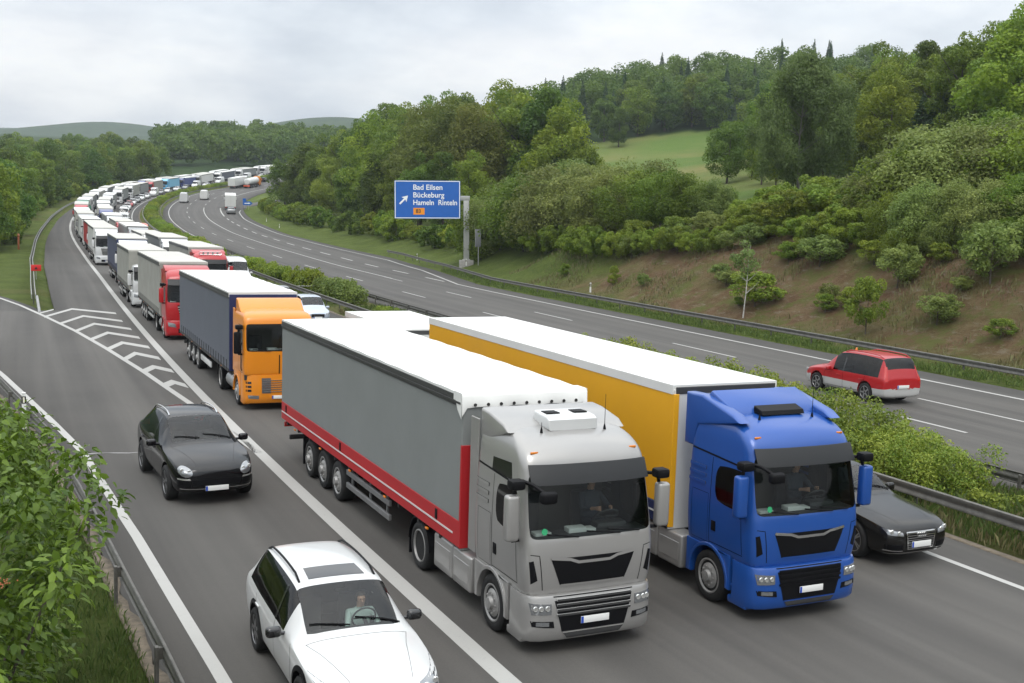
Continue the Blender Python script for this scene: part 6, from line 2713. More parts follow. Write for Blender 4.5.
PLANTS = [
    ('broad0', 64.1, 266.6, 15.2, 1, 3), ('broad1', 67, 259.6, 18.1, 1.1, 3), ('broad0', 69.8, 252.5, 20.1, 1, 3), ('broad2', 71.8, 243.6, 22, 1, 3),
    ('broad1', 73.4, 232.5, 22.8, 1, 3), ('broad3', 66.4, 234.7, 13.9, 0.9, 3), ('broad0', 66, 217.1, 15.2, 0.9, 3), ('broad3', 68.5, 208.8, 22.7, 1, 3),
    ('broad0', 67.3, 192.3, 23.2, 1, 3), ('broad1', 61.2, 190.2, 14.3, 0.9, 3), ('broad2', 60.9, 176.5, 13.5, 0.9, 3), ('broad2', 69, 269.4, 11.9, 0.8, 3),
    ('olive', 65.1, 176, 23, 1.05, 4), ('olive', 65.8, 164.9, 22.8, 1.15, 4), ('olive', 66.6, 155.9, 21.4, 1.05, 4), ('broad0', 58.2, 159.4, 13.5, 0.9, 4),
    ('broad1', 57, 145.8, 13.1, 0.9, 4), ('broad3', 57.9, 137.9, 12.5, 0.9, 4), ('broad1', 74.9, 181.7, 24.4, 1, 4), ('broad0', 73.3, 161.7, 23.4, 1, 6),
    ('broad2', 74.2, 154.6, 22.9, 1, 6), ('broad1', 75.8, 149.3, 22.3, 1.05, 6), ('broad3', 75.6, 142.6, 18.9, 0.95, 6), ('broad0', 76.9, 139.6, 14.7, 0.8, 6),
    ('broad3', 83.5, 177.8, 23.8, 1, 6), ('broad0', 86.3, 170.8, 22.5, 1, 6), ('broad0', 92.2, 297.9, 24.2, 1, 26), ('broad0', 93.3, 287, 26.2, 1, 26),
    ('broad1', 94.4, 276.1, 27.1, 1, 26), ('broad2', 95.3, 265.1, 27, 1, 26), ('broad0', 99.7, 263.4, 27.5, 1, 26), ('broad0', 100.8, 252.2, 27.6, 1, 26),
    ('broad2', 104, 245.4, 27.3, 1, 26), ('broad0', 109, 243.2, 27.1, 1, 26), ('broad1', 116, 245.4, 27, 1, 26), ('willow1', 48.9, 113.4, 7.8, 1, 12),
    ('willow2', 50.2, 110.6, 8, 1.1, 12), ('willow1', 50.1, 104, 9.2, 1.1, 12), ('willow2', 49.9, 97.4, 9.1, 1.15, 12), ('willow2', 50.7, 92.4, 8, 1.15, 12),
    ('willow0', 50.3, 85.7, 7.3, 1.15, 12), ('willow1', 50.6, 80.8, 6.4, 1.2, 12), ('willow1', 50.7, 76.1, 5.5, 1.15, 12), ('willow1', 51.7, 73, 5.2, 1.1, 12),
    ('willow0', 52.9, 70.9, 4.5, 1, 12), ('willow2', 54.5, 115.2, 7.7, 1, 12), ('willow2', 56.2, 105.4, 8.7, 1.1, 12), ('willow0', 56.5, 93.7, 8.3, 1.15, 12),
    ('willow2', 56.8, 86.4, 7.5, 1.1, 12), ('broad2', 60.8, 78.7, 4.2, 0.75, 9), ('birch', 86.3, 99.4, 16.4, 1, 24), ('broad0', 100, 124.4, 10.8, 0.8, 31),
    ('broad2', 97.9, 118.4, 8.2, 0.8, 31), ('broad0', 100.3, 111.1, 8.4, 0.9, 31), ('broad3', 100.7, 106.8, 5.2, 0.9, 31), ('round', 106.5, 142, 10.7, 0.95, 8),
    ('round', 115.2, 146.7, 11.1, 0.9, 7), ('broad1', 181.7, 303.1, 12.8, 1, 2), ('spruce0', 107.4, 107.5, 7.3, 1.125, 10), ('spruce0', 105.8, 102, 8.8, 1.125, 10),
    ('spruce1', 103.9, 96.9, 9.9, 1.25, 10), ('spruce0', 103.9, 94, 10.4, 1.25, 10), ('spruce0', 104, 91, 9.4, 1.25, 10), ('spruce0', 108.4, 92.2, 10.4, 1.25, 10),
    ('spruce1', 108.3, 89.3, 8.2, 1.25, 10), ('broad1', 119.6, 97.7, 12, 1.1, 1), ('broad2', 120.2, 93.9, 10.3, 1, 1), ('broad2', 120.2, 90.8, 11.6, 1, 1),
    ('broad2', 119.1, 123.9, 8.6, 0.9, 1), ('willow1', 52.8, 51.7, 4.3, 1, 25), ('willow2', 52.6, 49.2, 5.8, 1.1, 25), ('willow1', 53.8, 48, 6.9, 1.15, 25),
    ('willow2', 53.6, 45.4, 7.4, 1.15, 25), ('willow0', 56.2, 45.5, 7.9, 1.15, 25), ('willow2', 55.8, 43, 7.5, 1.1, 25), ('willow2', 58.4, 43.1, 8.1, 1.1, 25),
    ('willow1', 57.9, 40.5, 8.5, 1.2, 25), ('willow1', 57.4, 38.1, 8.1, 1.2, 25), ('willow2', 62.8, 56, 7.8, 1.1, 25), ('willow0', 67.2, 54.2, 7.9, 1.1, 25),
    ('willow1', 70.8, 53.2, 7.5, 1.2, 25), ('willow1', 48.1, 43.7, 3.8, 0.95, 25), ('willow0', 47.5, 40.1, 4.4, 1, 25), ('willow0', 48.2, 38, 4.2, 1, 25),
    ('willow2', 48.8, 35.8, 4.1, 1, 25), ('willow1', 50.1, 34.4, 4.4, 1.1, 25), ('willow2', 50.3, 32.5, 4.3, 1.1, 25), ('willow1', 46, 40.2, 2.8, 0.9, 25),
    ('willow0', 46.8, 38, 2.5, 0.9, 25), ('willow1', 48.1, 33.6, 2.1, 0.9, 25), ('willow2', 47.5, 35.7, 2.2, 0.9, 25), ('bramble0', 52.5, 71.2, 1.4, 1, 16),
    ('bramble0', 51.2, 66, 1.9, 1, 16), ('bramble1', 50.3, 61.6, 2.5, 1.1, 16), ('bramble0', 50.6, 58.9, 2.9, 1.1, 16), ('bramble0', 50.6, 56.2, 3.3, 1.2, 16),
    ('bramble0', 51.3, 54.4, 3.7, 1.2, 16), ('bramble0', 51.8, 52.6, 3.4, 1.1, 16), ('bramble0', 56.4, 64.5, 4, 1.1, 16), ('bramble1', 58.7, 62.5, 4.8, 1.1, 16),
    ('bramble1', 54.7, 65.8, 3.1, 1, 16), ('bramble1', 48.4, 47.5, 2.8, 1.1, 16), ('bramble1', 48.1, 49.2, 2.6, 1.1, 16), ('bramble0', 48, 51.9, 2.4, 1.1, 16),
    ('bramble1', 48.5, 55.4, 1.7, 1, 16), ('bramble0', 47.8, 45.4, 1.6, 1, 16), ('bramble0', 48.2, 58.2, 1.6, 1, 16), ('bramble1', 49, 62.6, 1.3, 1, 16),
    ('bramble1', 47, 42.1, 1.2, 0.9, 16), ('bramble0', 46.6, 35.3, 1.1, 0.9, 16), ('bramble0', 47.3, 31.4, 1.1, 1, 16), ('bramble0', 51.5, 119.4, 2.9, 0.9, 15),
    ('bramble1', 51.3, 114.1, 3.5, 0.9, 15), ('bramble0', 50.5, 108.3, 2.2, 0.9, 15), ('bramble1', 49.6, 102.3, 3.2, 0.9, 15), ('bramble0', 48.4, 96.2, 3.3, 0.9, 15),
    ('bramble1', 47.1, 90.2, 2.8, 0.9, 15), ('bramble0', 46.4, 85.5, 2.8, 0.9, 15), ('bramble1', 46.2, 82.2, 3.3, 0.9, 15), ('bramble0', 46, 78.8, 2.6, 0.9, 15),
    ('bramble1', 46.1, 76.2, 2.6, 0.9, 15), ('bramble0', 46.2, 73.7, 2.8, 0.9, 15), ('bramble1', 46.3, 71.3, 2, 0.9, 15), ('bramble0', 46.3, 68.8, 2.3, 0.9, 15),
    ('bramble1', 46.2, 66.4, 2.5, 0.9, 15), ('bramble0', 46.2, 64, 1.9, 0.9, 15), ('bramble1', 46.1, 61.8, 2.1, 0.9, 15), ('bush0', 43.6, 37.9, 3, 1.1, 11),
    ('bush1', 38.9, 35.4, 3.7, 0.74, 20), ('bush0', 44.7, 31.7, 3.9, 1.06, 17), ('bush1', 40.3, 47.8, 2.6, 1.59, 32), ('bush0', 41.7, 41.8, 1.6, 1, 30),
    ('bush0', 40.9, 31.9, 2, 1.27, 23), ('bush1', 41.7, 69.2, 1.6, 0.82, 29), ('bush0', 41.5, 64.1, 1.2, 1.1, 28), ('bush1', 46, 42.6, 1.8, 1.57, 22),
    ('bush1', 53, 104, 2.2, 1.11, 19), ('bush0', 54, 120, 2.2, 1.03, 18), ('sapling', 38.8, 47.1, 5.6, 1, 27), ('bush1', 45.8, 51.2, 1.67, 1.54, 5),
    ('bush1', 46.9, 29.5, 1.44, 1.57, 5), ('bush1', 40, 49.2, 0.75, 1.47, 21), ('bush1', 47.7, 75.6, 2.45, 1.55, 5), ('bush0', 45.5, 47.4, 2.43, 1.54, 5),
    ('bush0', 45.9, 73.3, 2.55, 1.07, 5), ('bush0', 48.8, 57.7, 1.39, 1.3, 5), ('bush0', 47, 57.5, 2.09, 1.42, 5), ('bush0', 47.5, 33.1, 1.98, 1.45, 5),
    ('bush0', 46.5, 66.9, 2.53, 1.1, 5), ('bush0', 42.2, 53.8, 1.32, 1.52, 21), ('bush0', 47.4, 31.1, 2.58, 1.23, 5), ('bush0', 46.4, 59.5, 1.65, 1.18, 5),
    ('bush1', 40.9, 41.3, 1.35, 1.21, 21), ('bush1', 47.8, 69.2, 2.55, 1.31, 5), ('bush1', 42.6, 79.9, 1.37, 1.02, 21), ('bush0', 49.6, 78.5, 2.05, 1.03, 5),
    ('bush1', 46.6, 50.5, 1.6, 1.34, 5), ('bush0', 43.5, 32.8, 1.04, 1.42, 21), ('bush1', 41.3, 68.8, 0.92, 1.21, 21), ('bush0', 46.9, 77.7, 1.43, 1.52, 5),
    ('bush1', 45.6, 36.4, 1.44, 1.36, 5), ('bush1', 41.8, 40, 1.41, 1.31, 21), ('bush0', 42.9, 55.6, 1.46, 1.43, 21), ('bush0', 49.1, 65.8, 2.44, 1.41, 5),
    ('bush1', 40.2, 26.8, 1.16, 1.53, 21), ('under0', 51.4, 126.2, 3.7, 1, 14), ('under1', 53.2, 131.3, 3.7, 1, 14), ('under0', 52, 136.6, 3.7, 1, 14),
    ('under0', 52.5, 141.8, 2.5, 1, 14), ('under1', 53.8, 146.9, 2.5, 1, 14), ('under1', 54.4, 152, 2.6, 1, 14), ('under1', 53.6, 157.2, 4.5, 1, 14),
    ('under1', 54.5, 162.4, 4.6, 1, 14), ('under0', 55.4, 167.4, 4.4, 1, 14), ('under1', 55.2, 172.6, 4.1, 1, 14), ('under0', 54.3, 177.8, 2.6, 1, 14),
    ('under0', 54.3, 182.9, 4.5, 1, 14), ('under1', 56.9, 187.8, 2.6, 1, 14), ('under0', 54.9, 193.1, 3.2, 1, 14), ('under0', 56.7, 198, 2.4, 1, 14),
    ('under0', 57.2, 203, 2.4, 1, 14), ('under0', 56.1, 208.2, 4.5, 1, 14), ('under1', 56.9, 213.2, 2.5, 1, 14), ('under1', 56.5, 218.3, 3.7, 1, 14),
    ('under0', 56.6, 223.3, 3.9, 1, 14), ('under0', 56.7, 228.4, 4.2, 1, 14), ('under1', 59.1, 233.2, 4.4, 1, 14), ('under1', 59.2, 238.2, 4.5, 1, 14),
    ('under1', 57.6, 243.4, 3.4, 1, 14), ('under1', 58.8, 248.3, 3.5, 1, 14), ('under1', 59.2, 253.3, 3.3, 1, 14), ('under1', 59.2, 258.4, 3.4, 1, 14),
    ('under1', 61.1, 263.1, 3.4, 1, 14), ('under1', 60.7, 268.2, 2.5, 1, 14), ('under1', 61.2, 273.2, 3.6, 1, 14), ('under1', 62.2, 278, 3.8, 1, 14),
    ('under0', 62.9, 282.9, 3.1, 1, 14), ('under1', -14, 105.7, 3.1, 1, 13), ('under1', -12.6, 110.2, 2.8, 1, 13), ('under1', -11.1, 114.7, 3.8, 1, 13),
    ('under1', -9.4, 119.2, 4.6, 1, 13), ('under0', -8.3, 123.7, 3.8, 1, 13), ('under0', -8.9, 128.3, 2.8, 1, 13), ('under1', -8.3, 132.9, 2.7, 1, 13),
    ('under0', -7.4, 137.5, 4.4, 1, 13), ('under1', -6.1, 142, 4.3, 1, 13), ('under0', -5.7, 146.6, 3.9, 1, 13), ('under1', -5.2, 151.2, 3.1, 1, 13),
    ('under0', -3.8, 155.8, 4.7, 1, 13), ('under0', -3.8, 160.4, 4.1, 1, 13), ('under0', -5.1, 165.1, 3.3, 1, 13), ('under1', -3.8, 169.7, 5, 1, 13),
    ('under1', -3, 174.3, 3.3, 1, 13), ('under1', -3.2, 179, 4.4, 1, 13), ('under1', -3.4, 183.7, 3, 1, 13), ('under0', -2.2, 188.3, 4, 1, 13),
    ('under0', -1.4, 192.9, 4.1, 1, 13), ('under0', -1.8, 197.6, 3.8, 1, 13), ('under0', -1.8, 202.3, 4.9, 1, 13), ('under0', -1.6, 207, 4.8, 1, 13),
    ('under0', -0.5, 211.7, 4.8, 1, 13), ('under1', 0.8, 216.3, 3.9, 1, 13), ('under1', -0.7, 221.1, 4.9, 1, 13), ('under0', 0.6, 225.8, 4, 1, 13),
    ('under0', 2, 230.4, 4.9, 1, 13), ('under0', 1.2, 235.2, 4.6, 1, 13), ('under0', 3.2, 239.7, 4.6, 1, 13), ('under1', 1.9, 244.7, 4.3, 1, 13),
    ('under0', 4.4, 249.1, 2.7, 1, 13), ('under0', 4.5, 253.9, 4.3, 1, 13), ('under0', 4.4, 258.7, 3.5, 1, 13), ('under0', 5.2, 263.4, 3.7, 1, 13),
    ('under1', 6.7, 268, 3.8, 1, 13), ('under1', 7.3, 272.8, 3, 1, 13), ('under0', 7, 277.7, 4.3, 1, 13), ('under1', 9.1, 282.1, 4.8, 1, 13),
    ('under0', 9.9, 286.9, 4.8, 1, 13), ('under1', 9.3, 291.8, 3, 1, 13), ('under0', 11, 296.4, 4.8, 1, 13), ('under0', 12.5, 301, 3.9, 1, 13),
    ('under1', 13.2, 305.8, 3.3, 1, 13), ('under1', 14.4, 310.4, 4, 1, 13), ('under0', 16.3, 314.9, 4.3, 1, 13), ('under0', 16.4, 319.9, 3.1, 1, 13),
    ('under1', 16.7, 324.8, 4.5, 1, 13), ('under1', 18.4, 329.3, 3.2, 1, 13), ('under1', 19.5, 334.1, 5, 1, 13), ('under1', 21.2, 338.6, 3.4, 1, 13),
    ('under0', 23.6, 343, 2.9, 1, 13), ('under0', 25.1, 347.6, 2.7, 1, 13), ('under1', 24.7, 352.8, 3.5, 1, 13), ('under0', 27.3, 357.1, 2.8, 1, 13),
    ('under1', 28.5, 361.8, 5.1, 1, 13), ('under0', 29.5, 366.6, 3.9, 1, 13), ('under1', 32.6, 370.6, 4.4, 1, 13), ('under1', 33.1, 375.7, 4.5, 1, 13),
    ('under1', 35.4, 380, 2.7, 1, 13), ('under1', 38.1, 384.2, 3.3, 1, 13), ('hill3', 97.3, 75.3, 18.1, 1, 0), ('hill2', 103.6, 81.8, 18.4, 1, 0),
    ('hill2', 104, 90.7, 17.2, 1, 0), ('hill1', 114.2, 85, 16.2, 1, 0), ('hill3', 110.7, 93.8, 17.5, 1, 0), ('hill3', 103.1, 101.9, 14.3, 1, 0),
    ('hill3', 106.6, 108.2, 14.2, 1, 0), ('hill1', 120.4, 95.7, 14.9, 1, 0), ('hill2', 114.5, 106.3, 16.2, 1, 0), ('hill0', 111.7, 113.6, 18.9, 1, 0),
    ('hill1', 119.5, 111.8, 18.3, 1, 0), ('hill0', 128.3, 105.6, 18, 1, 0), ('hill2', 114.6, 122.8, 14.6, 1, 0), ('hill2', 127.8, 118.7, 17.4, 1, 0),
    ('hill3', 122.2, 128.5, 14.8, 1, 0), ('hill3', 135.9, 115, 15.3, 1, 0), ('hill3', 142.4, 107.7, 17, 1, 0), ('hill1', 117.6, 135.3, 15.2, 1, 0),
    ('hill0', 133.3, 124.8, 17.9, 1, 0), ('hill3', 130, 131.9, 16.9, 1, 0), ('hill3', 140.5, 122.2, 15.2, 1, 0), ('hill3', 123.6, 139.7, 15.5, 1, 0),
    ('hill1', 149.6, 115.5, 17.7, 1, 0), ('hill1', 147.2, 126.3, 15.1, 1, 0), ('hill2', 140.3, 134.7, 15.3, 1, 0), ('hill3', 137.3, 141.7, 15.9, 1, 0),
    ('hill0', 131, 147.7, 14.4, 1, 0), ('hill0', 155, 124.7, 17, 1, 0), ('hill2', 163.5, 125.1, 17.2, 1, 0), ('hill2', 138.3, 151.9, 16.8, 1, 0),
    ('hill3', 144.9, 146.2, 18.7, 1, 0), ('hill2', 152.5, 138.9, 16.6, 1, 0), ('hill2', 160.6, 137.4, 17.4, 1, 0), ('hill3', 139.6, 159.9, 18.4, 1, 0),
    ('hill3', 167.2, 132.5, 16, 1, 0), ('hill0', 156.6, 146.1, 17.6, 1, 0), ('hill3', 138.5, 168.2, 17.7, 1, 0), ('hill0', 149.2, 161.9, 18.1, 1, 0),
    ('hill3', 157.9, 153.8, 18, 1, 0), ('hill3', 174, 136.9, 14.4, 1, 0), ('hill2', 167.1, 145.6, 15.6, 1, 0), ('hill1', 148.6, 172.4, 15.6, 1, 0),
    ('hill1', 167.6, 155.3, 15.6, 1, 0), ('hill3', 162, 163.1, 14.6, 1, 0), ('hill0', 146.7, 180.2, 17.5, 1, 0), ('hill3', 156.9, 171.6, 15, 1, 0),
    ('hill3', 181.6, 147.4, 17.2, 1, 0), ('hill1', 177.1, 154.5, 16.9, 1, 0), ('hill0', 168.5, 171.1, 15.7, 1, 0), ('hill3', 190.5, 148.6, 15.5, 1, 0),
    ('hill3', 152.1, 187, 14.1, 1, 0), ('hill2', 179.9, 161.9, 18.9, 1, 0), ('hill1', 186.7, 156.7, 18.8, 1, 0), ('hill0', 165.6, 178.7, 17.3, 1, 0),
    ('hill2', 196.1, 155, 14.6, 1, 0), ('hill2', 161.7, 190.9, 14.1, 1, 0), ('hill1', 189.9, 164.2, 16, 1, 0), ('hillspruce0', 182.3, 172.8, 15.7, 1, 0),
    ('hill0', 176.5, 182.5, 15.2, 1, 0), ('hillspruce0', 172.2, 189.7, 16.6, 1, 0), ('hill2', 198, 164.5, 14.9, 1, 0), ('hill3', 167.3, 198.1, 16.7, 1, 0),
    ('hill0', 191, 177.3, 16, 1, 0), ('hill3', 197.7, 172.6, 15.4, 1, 0), ('hill1', 208.4, 162.5, 18.8, 1, 0), ('hill3', 189.1, 186.3, 18.6, 1, 0),
    ('hill1', 182.7, 193.3, 16.5, 1, 0), ('hill1', 205.5, 170.3, 14.2, 1, 0), ('hill2', 173.5, 207.1, 15.4, 1, 0), ('hill0', 214.4, 168.2, 18.1, 1, 0),
    ('hill0', 182.1, 202.4, 16.9, 1, 0), ('hill0', 202.2, 184.6, 15.9, 1, 0), ('hill1', 192.1, 196.8, 16.9, 1, 0), ('hill3', 212.2, 176.6, 16.2, 1, 0),
    ('hill0', 200.5, 193.7, 18.8, 1, 0), ('hill2', 181.7, 211.9, 17.9, 1, 0), ('hill1', 189.4, 207, 16.6, 1, 0), ('hill1', 221.3, 175.8, 16.1, 1, 0),
    ('hill0', 214.8, 185.8, 18.1, 1, 0), ('hill0', 178.3, 223.2, 16.8, 1, 0), ('hill1', 209, 196.3, 18.5, 1, 0), ('hill1', 202.4, 204.6, 15.9, 1, 0),
    ('hill2', 196.7, 211.3, 17.9, 1, 0), ('hill0', 186.9, 221, 17.2, 1, 0), ('hill0', 217.7, 195, 17.2, 1, 0), ('hill0', 231.9, 180.6, 14.7, 1, 0),
    ('hill2', 213.8, 204.1, 14.5, 1, 0), ('hillspruce1', 228.5, 189.3, 17.8, 1, 0), ('hillspruce1', 205.3, 214.2, 20.1, 1, 0), ('hill1', 198.6, 222.8, 16.7, 1, 0),
    ('hillspruce0', 189.8, 232.7, 19.7, 1, 0), ('hill0', 207, 222.7, 15.7, 1, 0), ('hill0', 239.4, 190.6, 18.3, 1, 0), ('hill0', 216.7, 216.3, 17.6, 1, 0),
    ('hillspruce1', 199.8, 231.8, 15.6, 1, 0), ('hill0', 232.2, 201.7, 14.5, 1, 0), ('hill1', 190, 241.3, 17.2, 1, 0), ('hill1', 227, 210.5, 14.5, 1, 0),
    ('hill1', 209.9, 230.7, 18.3, 1, 0), ('hill2', 201.1, 240.2, 17.3, 1, 0), ('hillspruce1', 246.1, 197.3, 16.8, 1, 0), ('hill2', 240.2, 207.3, 18.5, 1, 0),
    ('hillspruce1', 223.3, 228.4, 15.9, 1, 0), ('hill1', 231.7, 223.1, 17.3, 1, 0), ('hill2', 197.7, 254.5, 15.9, 1, 0), ('hill3', 250.5, 205.6, 14.6, 1, 0),
    ('hillspruce1', 212.6, 243.6, 17.1, 1, 0), ('hill1', 207.3, 252.2, 18.3, 1, 0), ('hill3', 232, 231.8, 14.3, 1, 0), ('hill0', 225, 238.6, 17.6, 1, 0),
    ('hill2', 245.9, 219.2, 17.6, 1, 0), ('hill3', 258.9, 207.6, 17.9, 1, 0), ('hill2', 254.4, 215.6, 18.9, 1, 0), ('hill2', 205.7, 261.5, 17, 1, 0),
    ('hill0', 223.5, 248.9, 15.2, 1, 0), ('hill3', 242.9, 230.7, 14.9, 1, 0), ('hill2', 251.4, 226.4, 14.9, 1, 0), ('hill2', 262.9, 218.3, 14.1, 1, 0),
    ('hill0', 236.5, 246.5, 17.8, 1, 0), ('hill0', 211.8, 267.8, 16.8, 1, 0), ('hillspruce0', 244.2, 239.4, 19.8, 1, 0), ('hillspruce0', 228.6, 256.3, 18.6, 1, 0),
    ('hill3', 220.4, 264.9, 18.8, 1, 0), ('hill1', 255.4, 234.8, 17.5, 1, 0), ('hill0', 263.4, 231, 18.1, 1, 0), ('hill3', 241.6, 253.7, 18.1, 1, 0),
    ('hill0', 276, 217.2, 16.9, 1, 0), ('hill3', 252.7, 244, 18.1, 1, 0), ('hill3', 234.3, 263.7, 15.5, 1, 0), ('hillspruce1', 226.1, 272.3, 15.8, 1, 0),
    ('hill1', 275.1, 226.5, 16.8, 1, 0), ('hillspruce1', 219.7, 282.7, 18.7, 1, 0), ('hill3', 244.9, 262.1, 16.6, 1, 0), ('hillspruce0', 265.8, 242, 19.4, 1, 0),
    ('hillspruce0', 121.4, 338.9, 17.1, 1, 0), ('hillspruce1', 152.9, 327.9, 20.1, 1, 0), ('hill3', 233.3, 277.7, 16.5, 1, 0), ('hill0', 143.8, 333.6, 19, 1, 0),
    ('hill0', 287.8, 226.1, 18.7, 1, 0), ('hill0', 258.7, 258.4, 16.8, 1, 0), ('hill0', 275.6, 241.1, 17.9, 1, 0), ('hillspruce1', 281.9, 234.7, 18.4, 1, 0),
    ('hill3', 184.1, 316.6, 16.2, 1, 0), ('hill2', 267.4, 252.8, 15.4, 1, 0), ('hill1', 248.4, 271.3, 19, 1, 0), ('hillspruce1', 138.7, 341, 19.2, 1, 0),
    ('hillspruce0', 171.2, 327.2, 16.6, 1, 0), ('hill0', 117, 351.3, 15.5, 1, 0), ('hill2', 196, 315, 17.8, 1, 0), ('hill1', 162.7, 334.1, 18.9, 1, 0),
    ('hillspruce1', 129.4, 349.3, 18.6, 1, 0), ('hillspruce0', 150.6, 341.9, 17.6, 1, 0), ('hill2', 259.9, 269.4, 15.7, 1, 0), ('hill2', 218.4, 304.3, 18.1, 1, 0),
    ('hill0', 230, 296.1, 18, 1, 0), ('hill0', 287.2, 242.9, 14.1, 1, 0), ('hill3', 268.4, 264.1, 14.8, 1, 0), ('hill1', 293.8, 236.6, 14.6, 1, 0),
    ('hill0', 206.4, 314.5, 17.5, 1, 0), ('hillspruce1', 182.5, 329.7, 20.5, 1, 0), ('hill3', 251.3, 281.7, 17.7, 1, 0), ('hillspruce1', 240.2, 291.4, 18.8, 1, 0),
    ('hillspruce0', 191.9, 325, 15.5, 1, 0), ('hill3', 143.5, 350.2, 14.1, 1, 0), ('hill3', 278.3, 258.3, 15.7, 1, 0), ('hill3', 285.4, 251.9, 18.9, 1, 0),
    ('hill2', 216.5, 313.5, 18.4, 1, 0), ('hill1', 200.9, 324.4, 17.8, 1, 0), ('hill0', 166.4, 344.1, 16.2, 1, 0), ('hill3', 178.4, 338.2, 15.7, 1, 0),
    ('hill1', 126.9, 362.6, 17.2, 1, 0), ('hillspruce0', 235.5, 303.5, 17, 1, 0), ('hill1', 272.5, 272.1, 15, 1, 0), ('hillspruce0', 227.8, 310.3, 20.2, 1, 0),
    ('hill3', 252.5, 291.4, 16.9, 1, 0), ('hill0', 261, 284.2, 17.3, 1, 0), ('hillspruce1', 210.9, 323.6, 17.1, 1, 0), ('hill0', 141, 361.4, 14.2, 1, 0),
    ('hill1', 155.6, 355.3, 18.2, 1, 0), ('hill3', 294.2, 254.4, 14.7, 1, 0), ('hillspruce0', 248.5, 299.9, 18.7, 1, 0), ('hill3', 120.5, 371.3, 16, 1, 0),
    ('hill0', 287.5, 264.5, 15.9, 1, 0), ('hill1', 223.5, 319.6, 17.7, 1, 0), ('hill1', 204.8, 333.1, 17.1, 1, 0), ('hillspruce0', 196.9, 338.9, 16.5, 1, 0),
    ('hill1', 306, 247.5, 15.1, 1, 0), ('hill3', 283.8, 273.3, 14.3, 1, 0), ('hillspruce0', 276.2, 280.9, 20.3, 1, 0), ('hillspruce0', 130.1, 371.8, 17.5, 1, 0),
    ('hill2', 164.1, 359, 18.5, 1, 0), ('hillspruce0', 241, 312.7, 18.7, 1, 0), ('hill3', 217.8, 329.8, 14.3, 1, 0), ('hill0', 185, 349.4, 16.8, 1, 0),
    ('hillspruce1', 173.3, 356.4, 18.8, 1, 0), ('hill1', 234.4, 320.6, 16, 1, 0), ('hill0', 257.1, 303.1, 14.3, 1, 0), ('hillspruce0', 249.8, 309.4, 18.1, 1, 0),
    ('hill2', 273.3, 290.6, 14.9, 1, 0), ('hill0', 301.8, 262.3, 14.6, 1, 0), ('hill0', 195.9, 348.5, 17.3, 1, 0), ('hill3', 205.2, 343.3, 14.8, 1, 0),
    ('hill3', 157.5, 368.2, 15.5, 1, 0), ('hill0', 295.1, 273.2, 18.9, 1, 0), ('hill3', 147.8, 373.6, 14.5, 1, 0), ('hill2', 269.5, 299.2, 16, 1, 0),
    ('hillspruce0', 182.7, 359.1, 15.5, 1, 0), ('hillspruce0', 311.7, 257, 19.9, 1, 0), ('hill3', 130.6, 383, 16.1, 1, 0), ('hill3', 233.1, 330.7, 14.4, 1, 0),
    ('hill0', 248, 319.9, 14.5, 1, 0), ('hill0', 219.1, 340.6, 16.7, 1, 0), ('hill0', 139.7, 380.6, 18.7, 1, 0), ('hill3', 292.2, 282.5, 18.2, 1, 0),
    ('hill2', 256.5, 316.1, 16, 1, 0), ('hill0', 286.3, 289.9, 16.4, 1, 0), ('hill0', 263.9, 310.7, 16.6, 1, 0), ('hillspruce1', 305.3, 271.7, 16.9, 1, 0),
    ('hillspruce0', 178.4, 367.4, 16.9, 1, 0), ('hill1', 198.9, 357.3, 16.1, 1, 0), ('hill2', 165.1, 374.4, 18.5, 1, 0), ('hill0', 244.2, 329, 17.2, 1, 0),
    ('hillspruce1', 212.8, 352.6, 17.5, 1, 0), ('hill1', 276.9, 305.7, 16.4, 1, 0), ('hill3', 302.7, 281.1, 14.4, 1, 0), ('hillspruce0', 193.8, 365.1, 20, 1, 0),
    ('hill2', 314.6, 269.7, 18.9, 1, 0), ('hill3', 150.7, 385.3, 14.2, 1, 0), ('hill3', 323.8, 259.4, 16.5, 1, 0), ('hill1', 286.9, 300.4, 18.1, 1, 0),
    ('hill1', 234.3, 343.2, 14.7, 1, 0), ('hill3', 224.6, 349.6, 18.5, 1, 0), ('hill0', 265.7, 321.6, 17, 1, 0), ('hill0', 174.8, 379.5, 17.9, 1, 0),
    ('hill3', 296.9, 295.9, 17.7, 1, 0), ('hill0', 136.9, 396, 15.3, 1, 0), ('hill3', 257.2, 330.5, 14.5, 1, 0), ('hill0', 275.3, 317.2, 17.1, 1, 0),
    ('hill2', 243.9, 342.6, 17.2, 1, 0), ('hill3', 184.7, 378.1, 17.4, 1, 0), ('hill3', 215.8, 361.8, 18.9, 1, 0), ('hill0', 162.6, 388.8, 15.7, 1, 0),
    ('hill3', 314.9, 281.2, 18.7, 1, 0), ('hill0', 307.7, 289.1, 16.3, 1, 0), ('hillspruce0', 201.5, 370.5, 17.3, 1, 0), ('hill0', 285.1, 314, 15.8, 1, 0),
    ('hill3', 229.2, 358.1, 15.7, 1, 0), ('hillspruce1', 267.4, 331.1, 19, 1, 0), ('hillspruce1', 237.9, 353.5, 17, 1, 0), ('hill1', 330.7, 270.7, 16.1, 1, 0),
    ('hill3', 171.9, 391, 16.8, 1, 0), ('hill1', 146.1, 401.8, 18.7, 1, 0), ('hill2', 259.6, 339.6, 17.2, 1, 0), ('hill0', 325.1, 279, 17.2, 1, 0),
    ('hill1', 306.7, 299.5, 15.7, 1, 0), ('hill3', 214.1, 371.7, 16.4, 1, 0), ('hill3', 299.4, 308.2, 15, 1, 0), ('hillspruce1', 316.4, 292.7, 16.2, 1, 0),
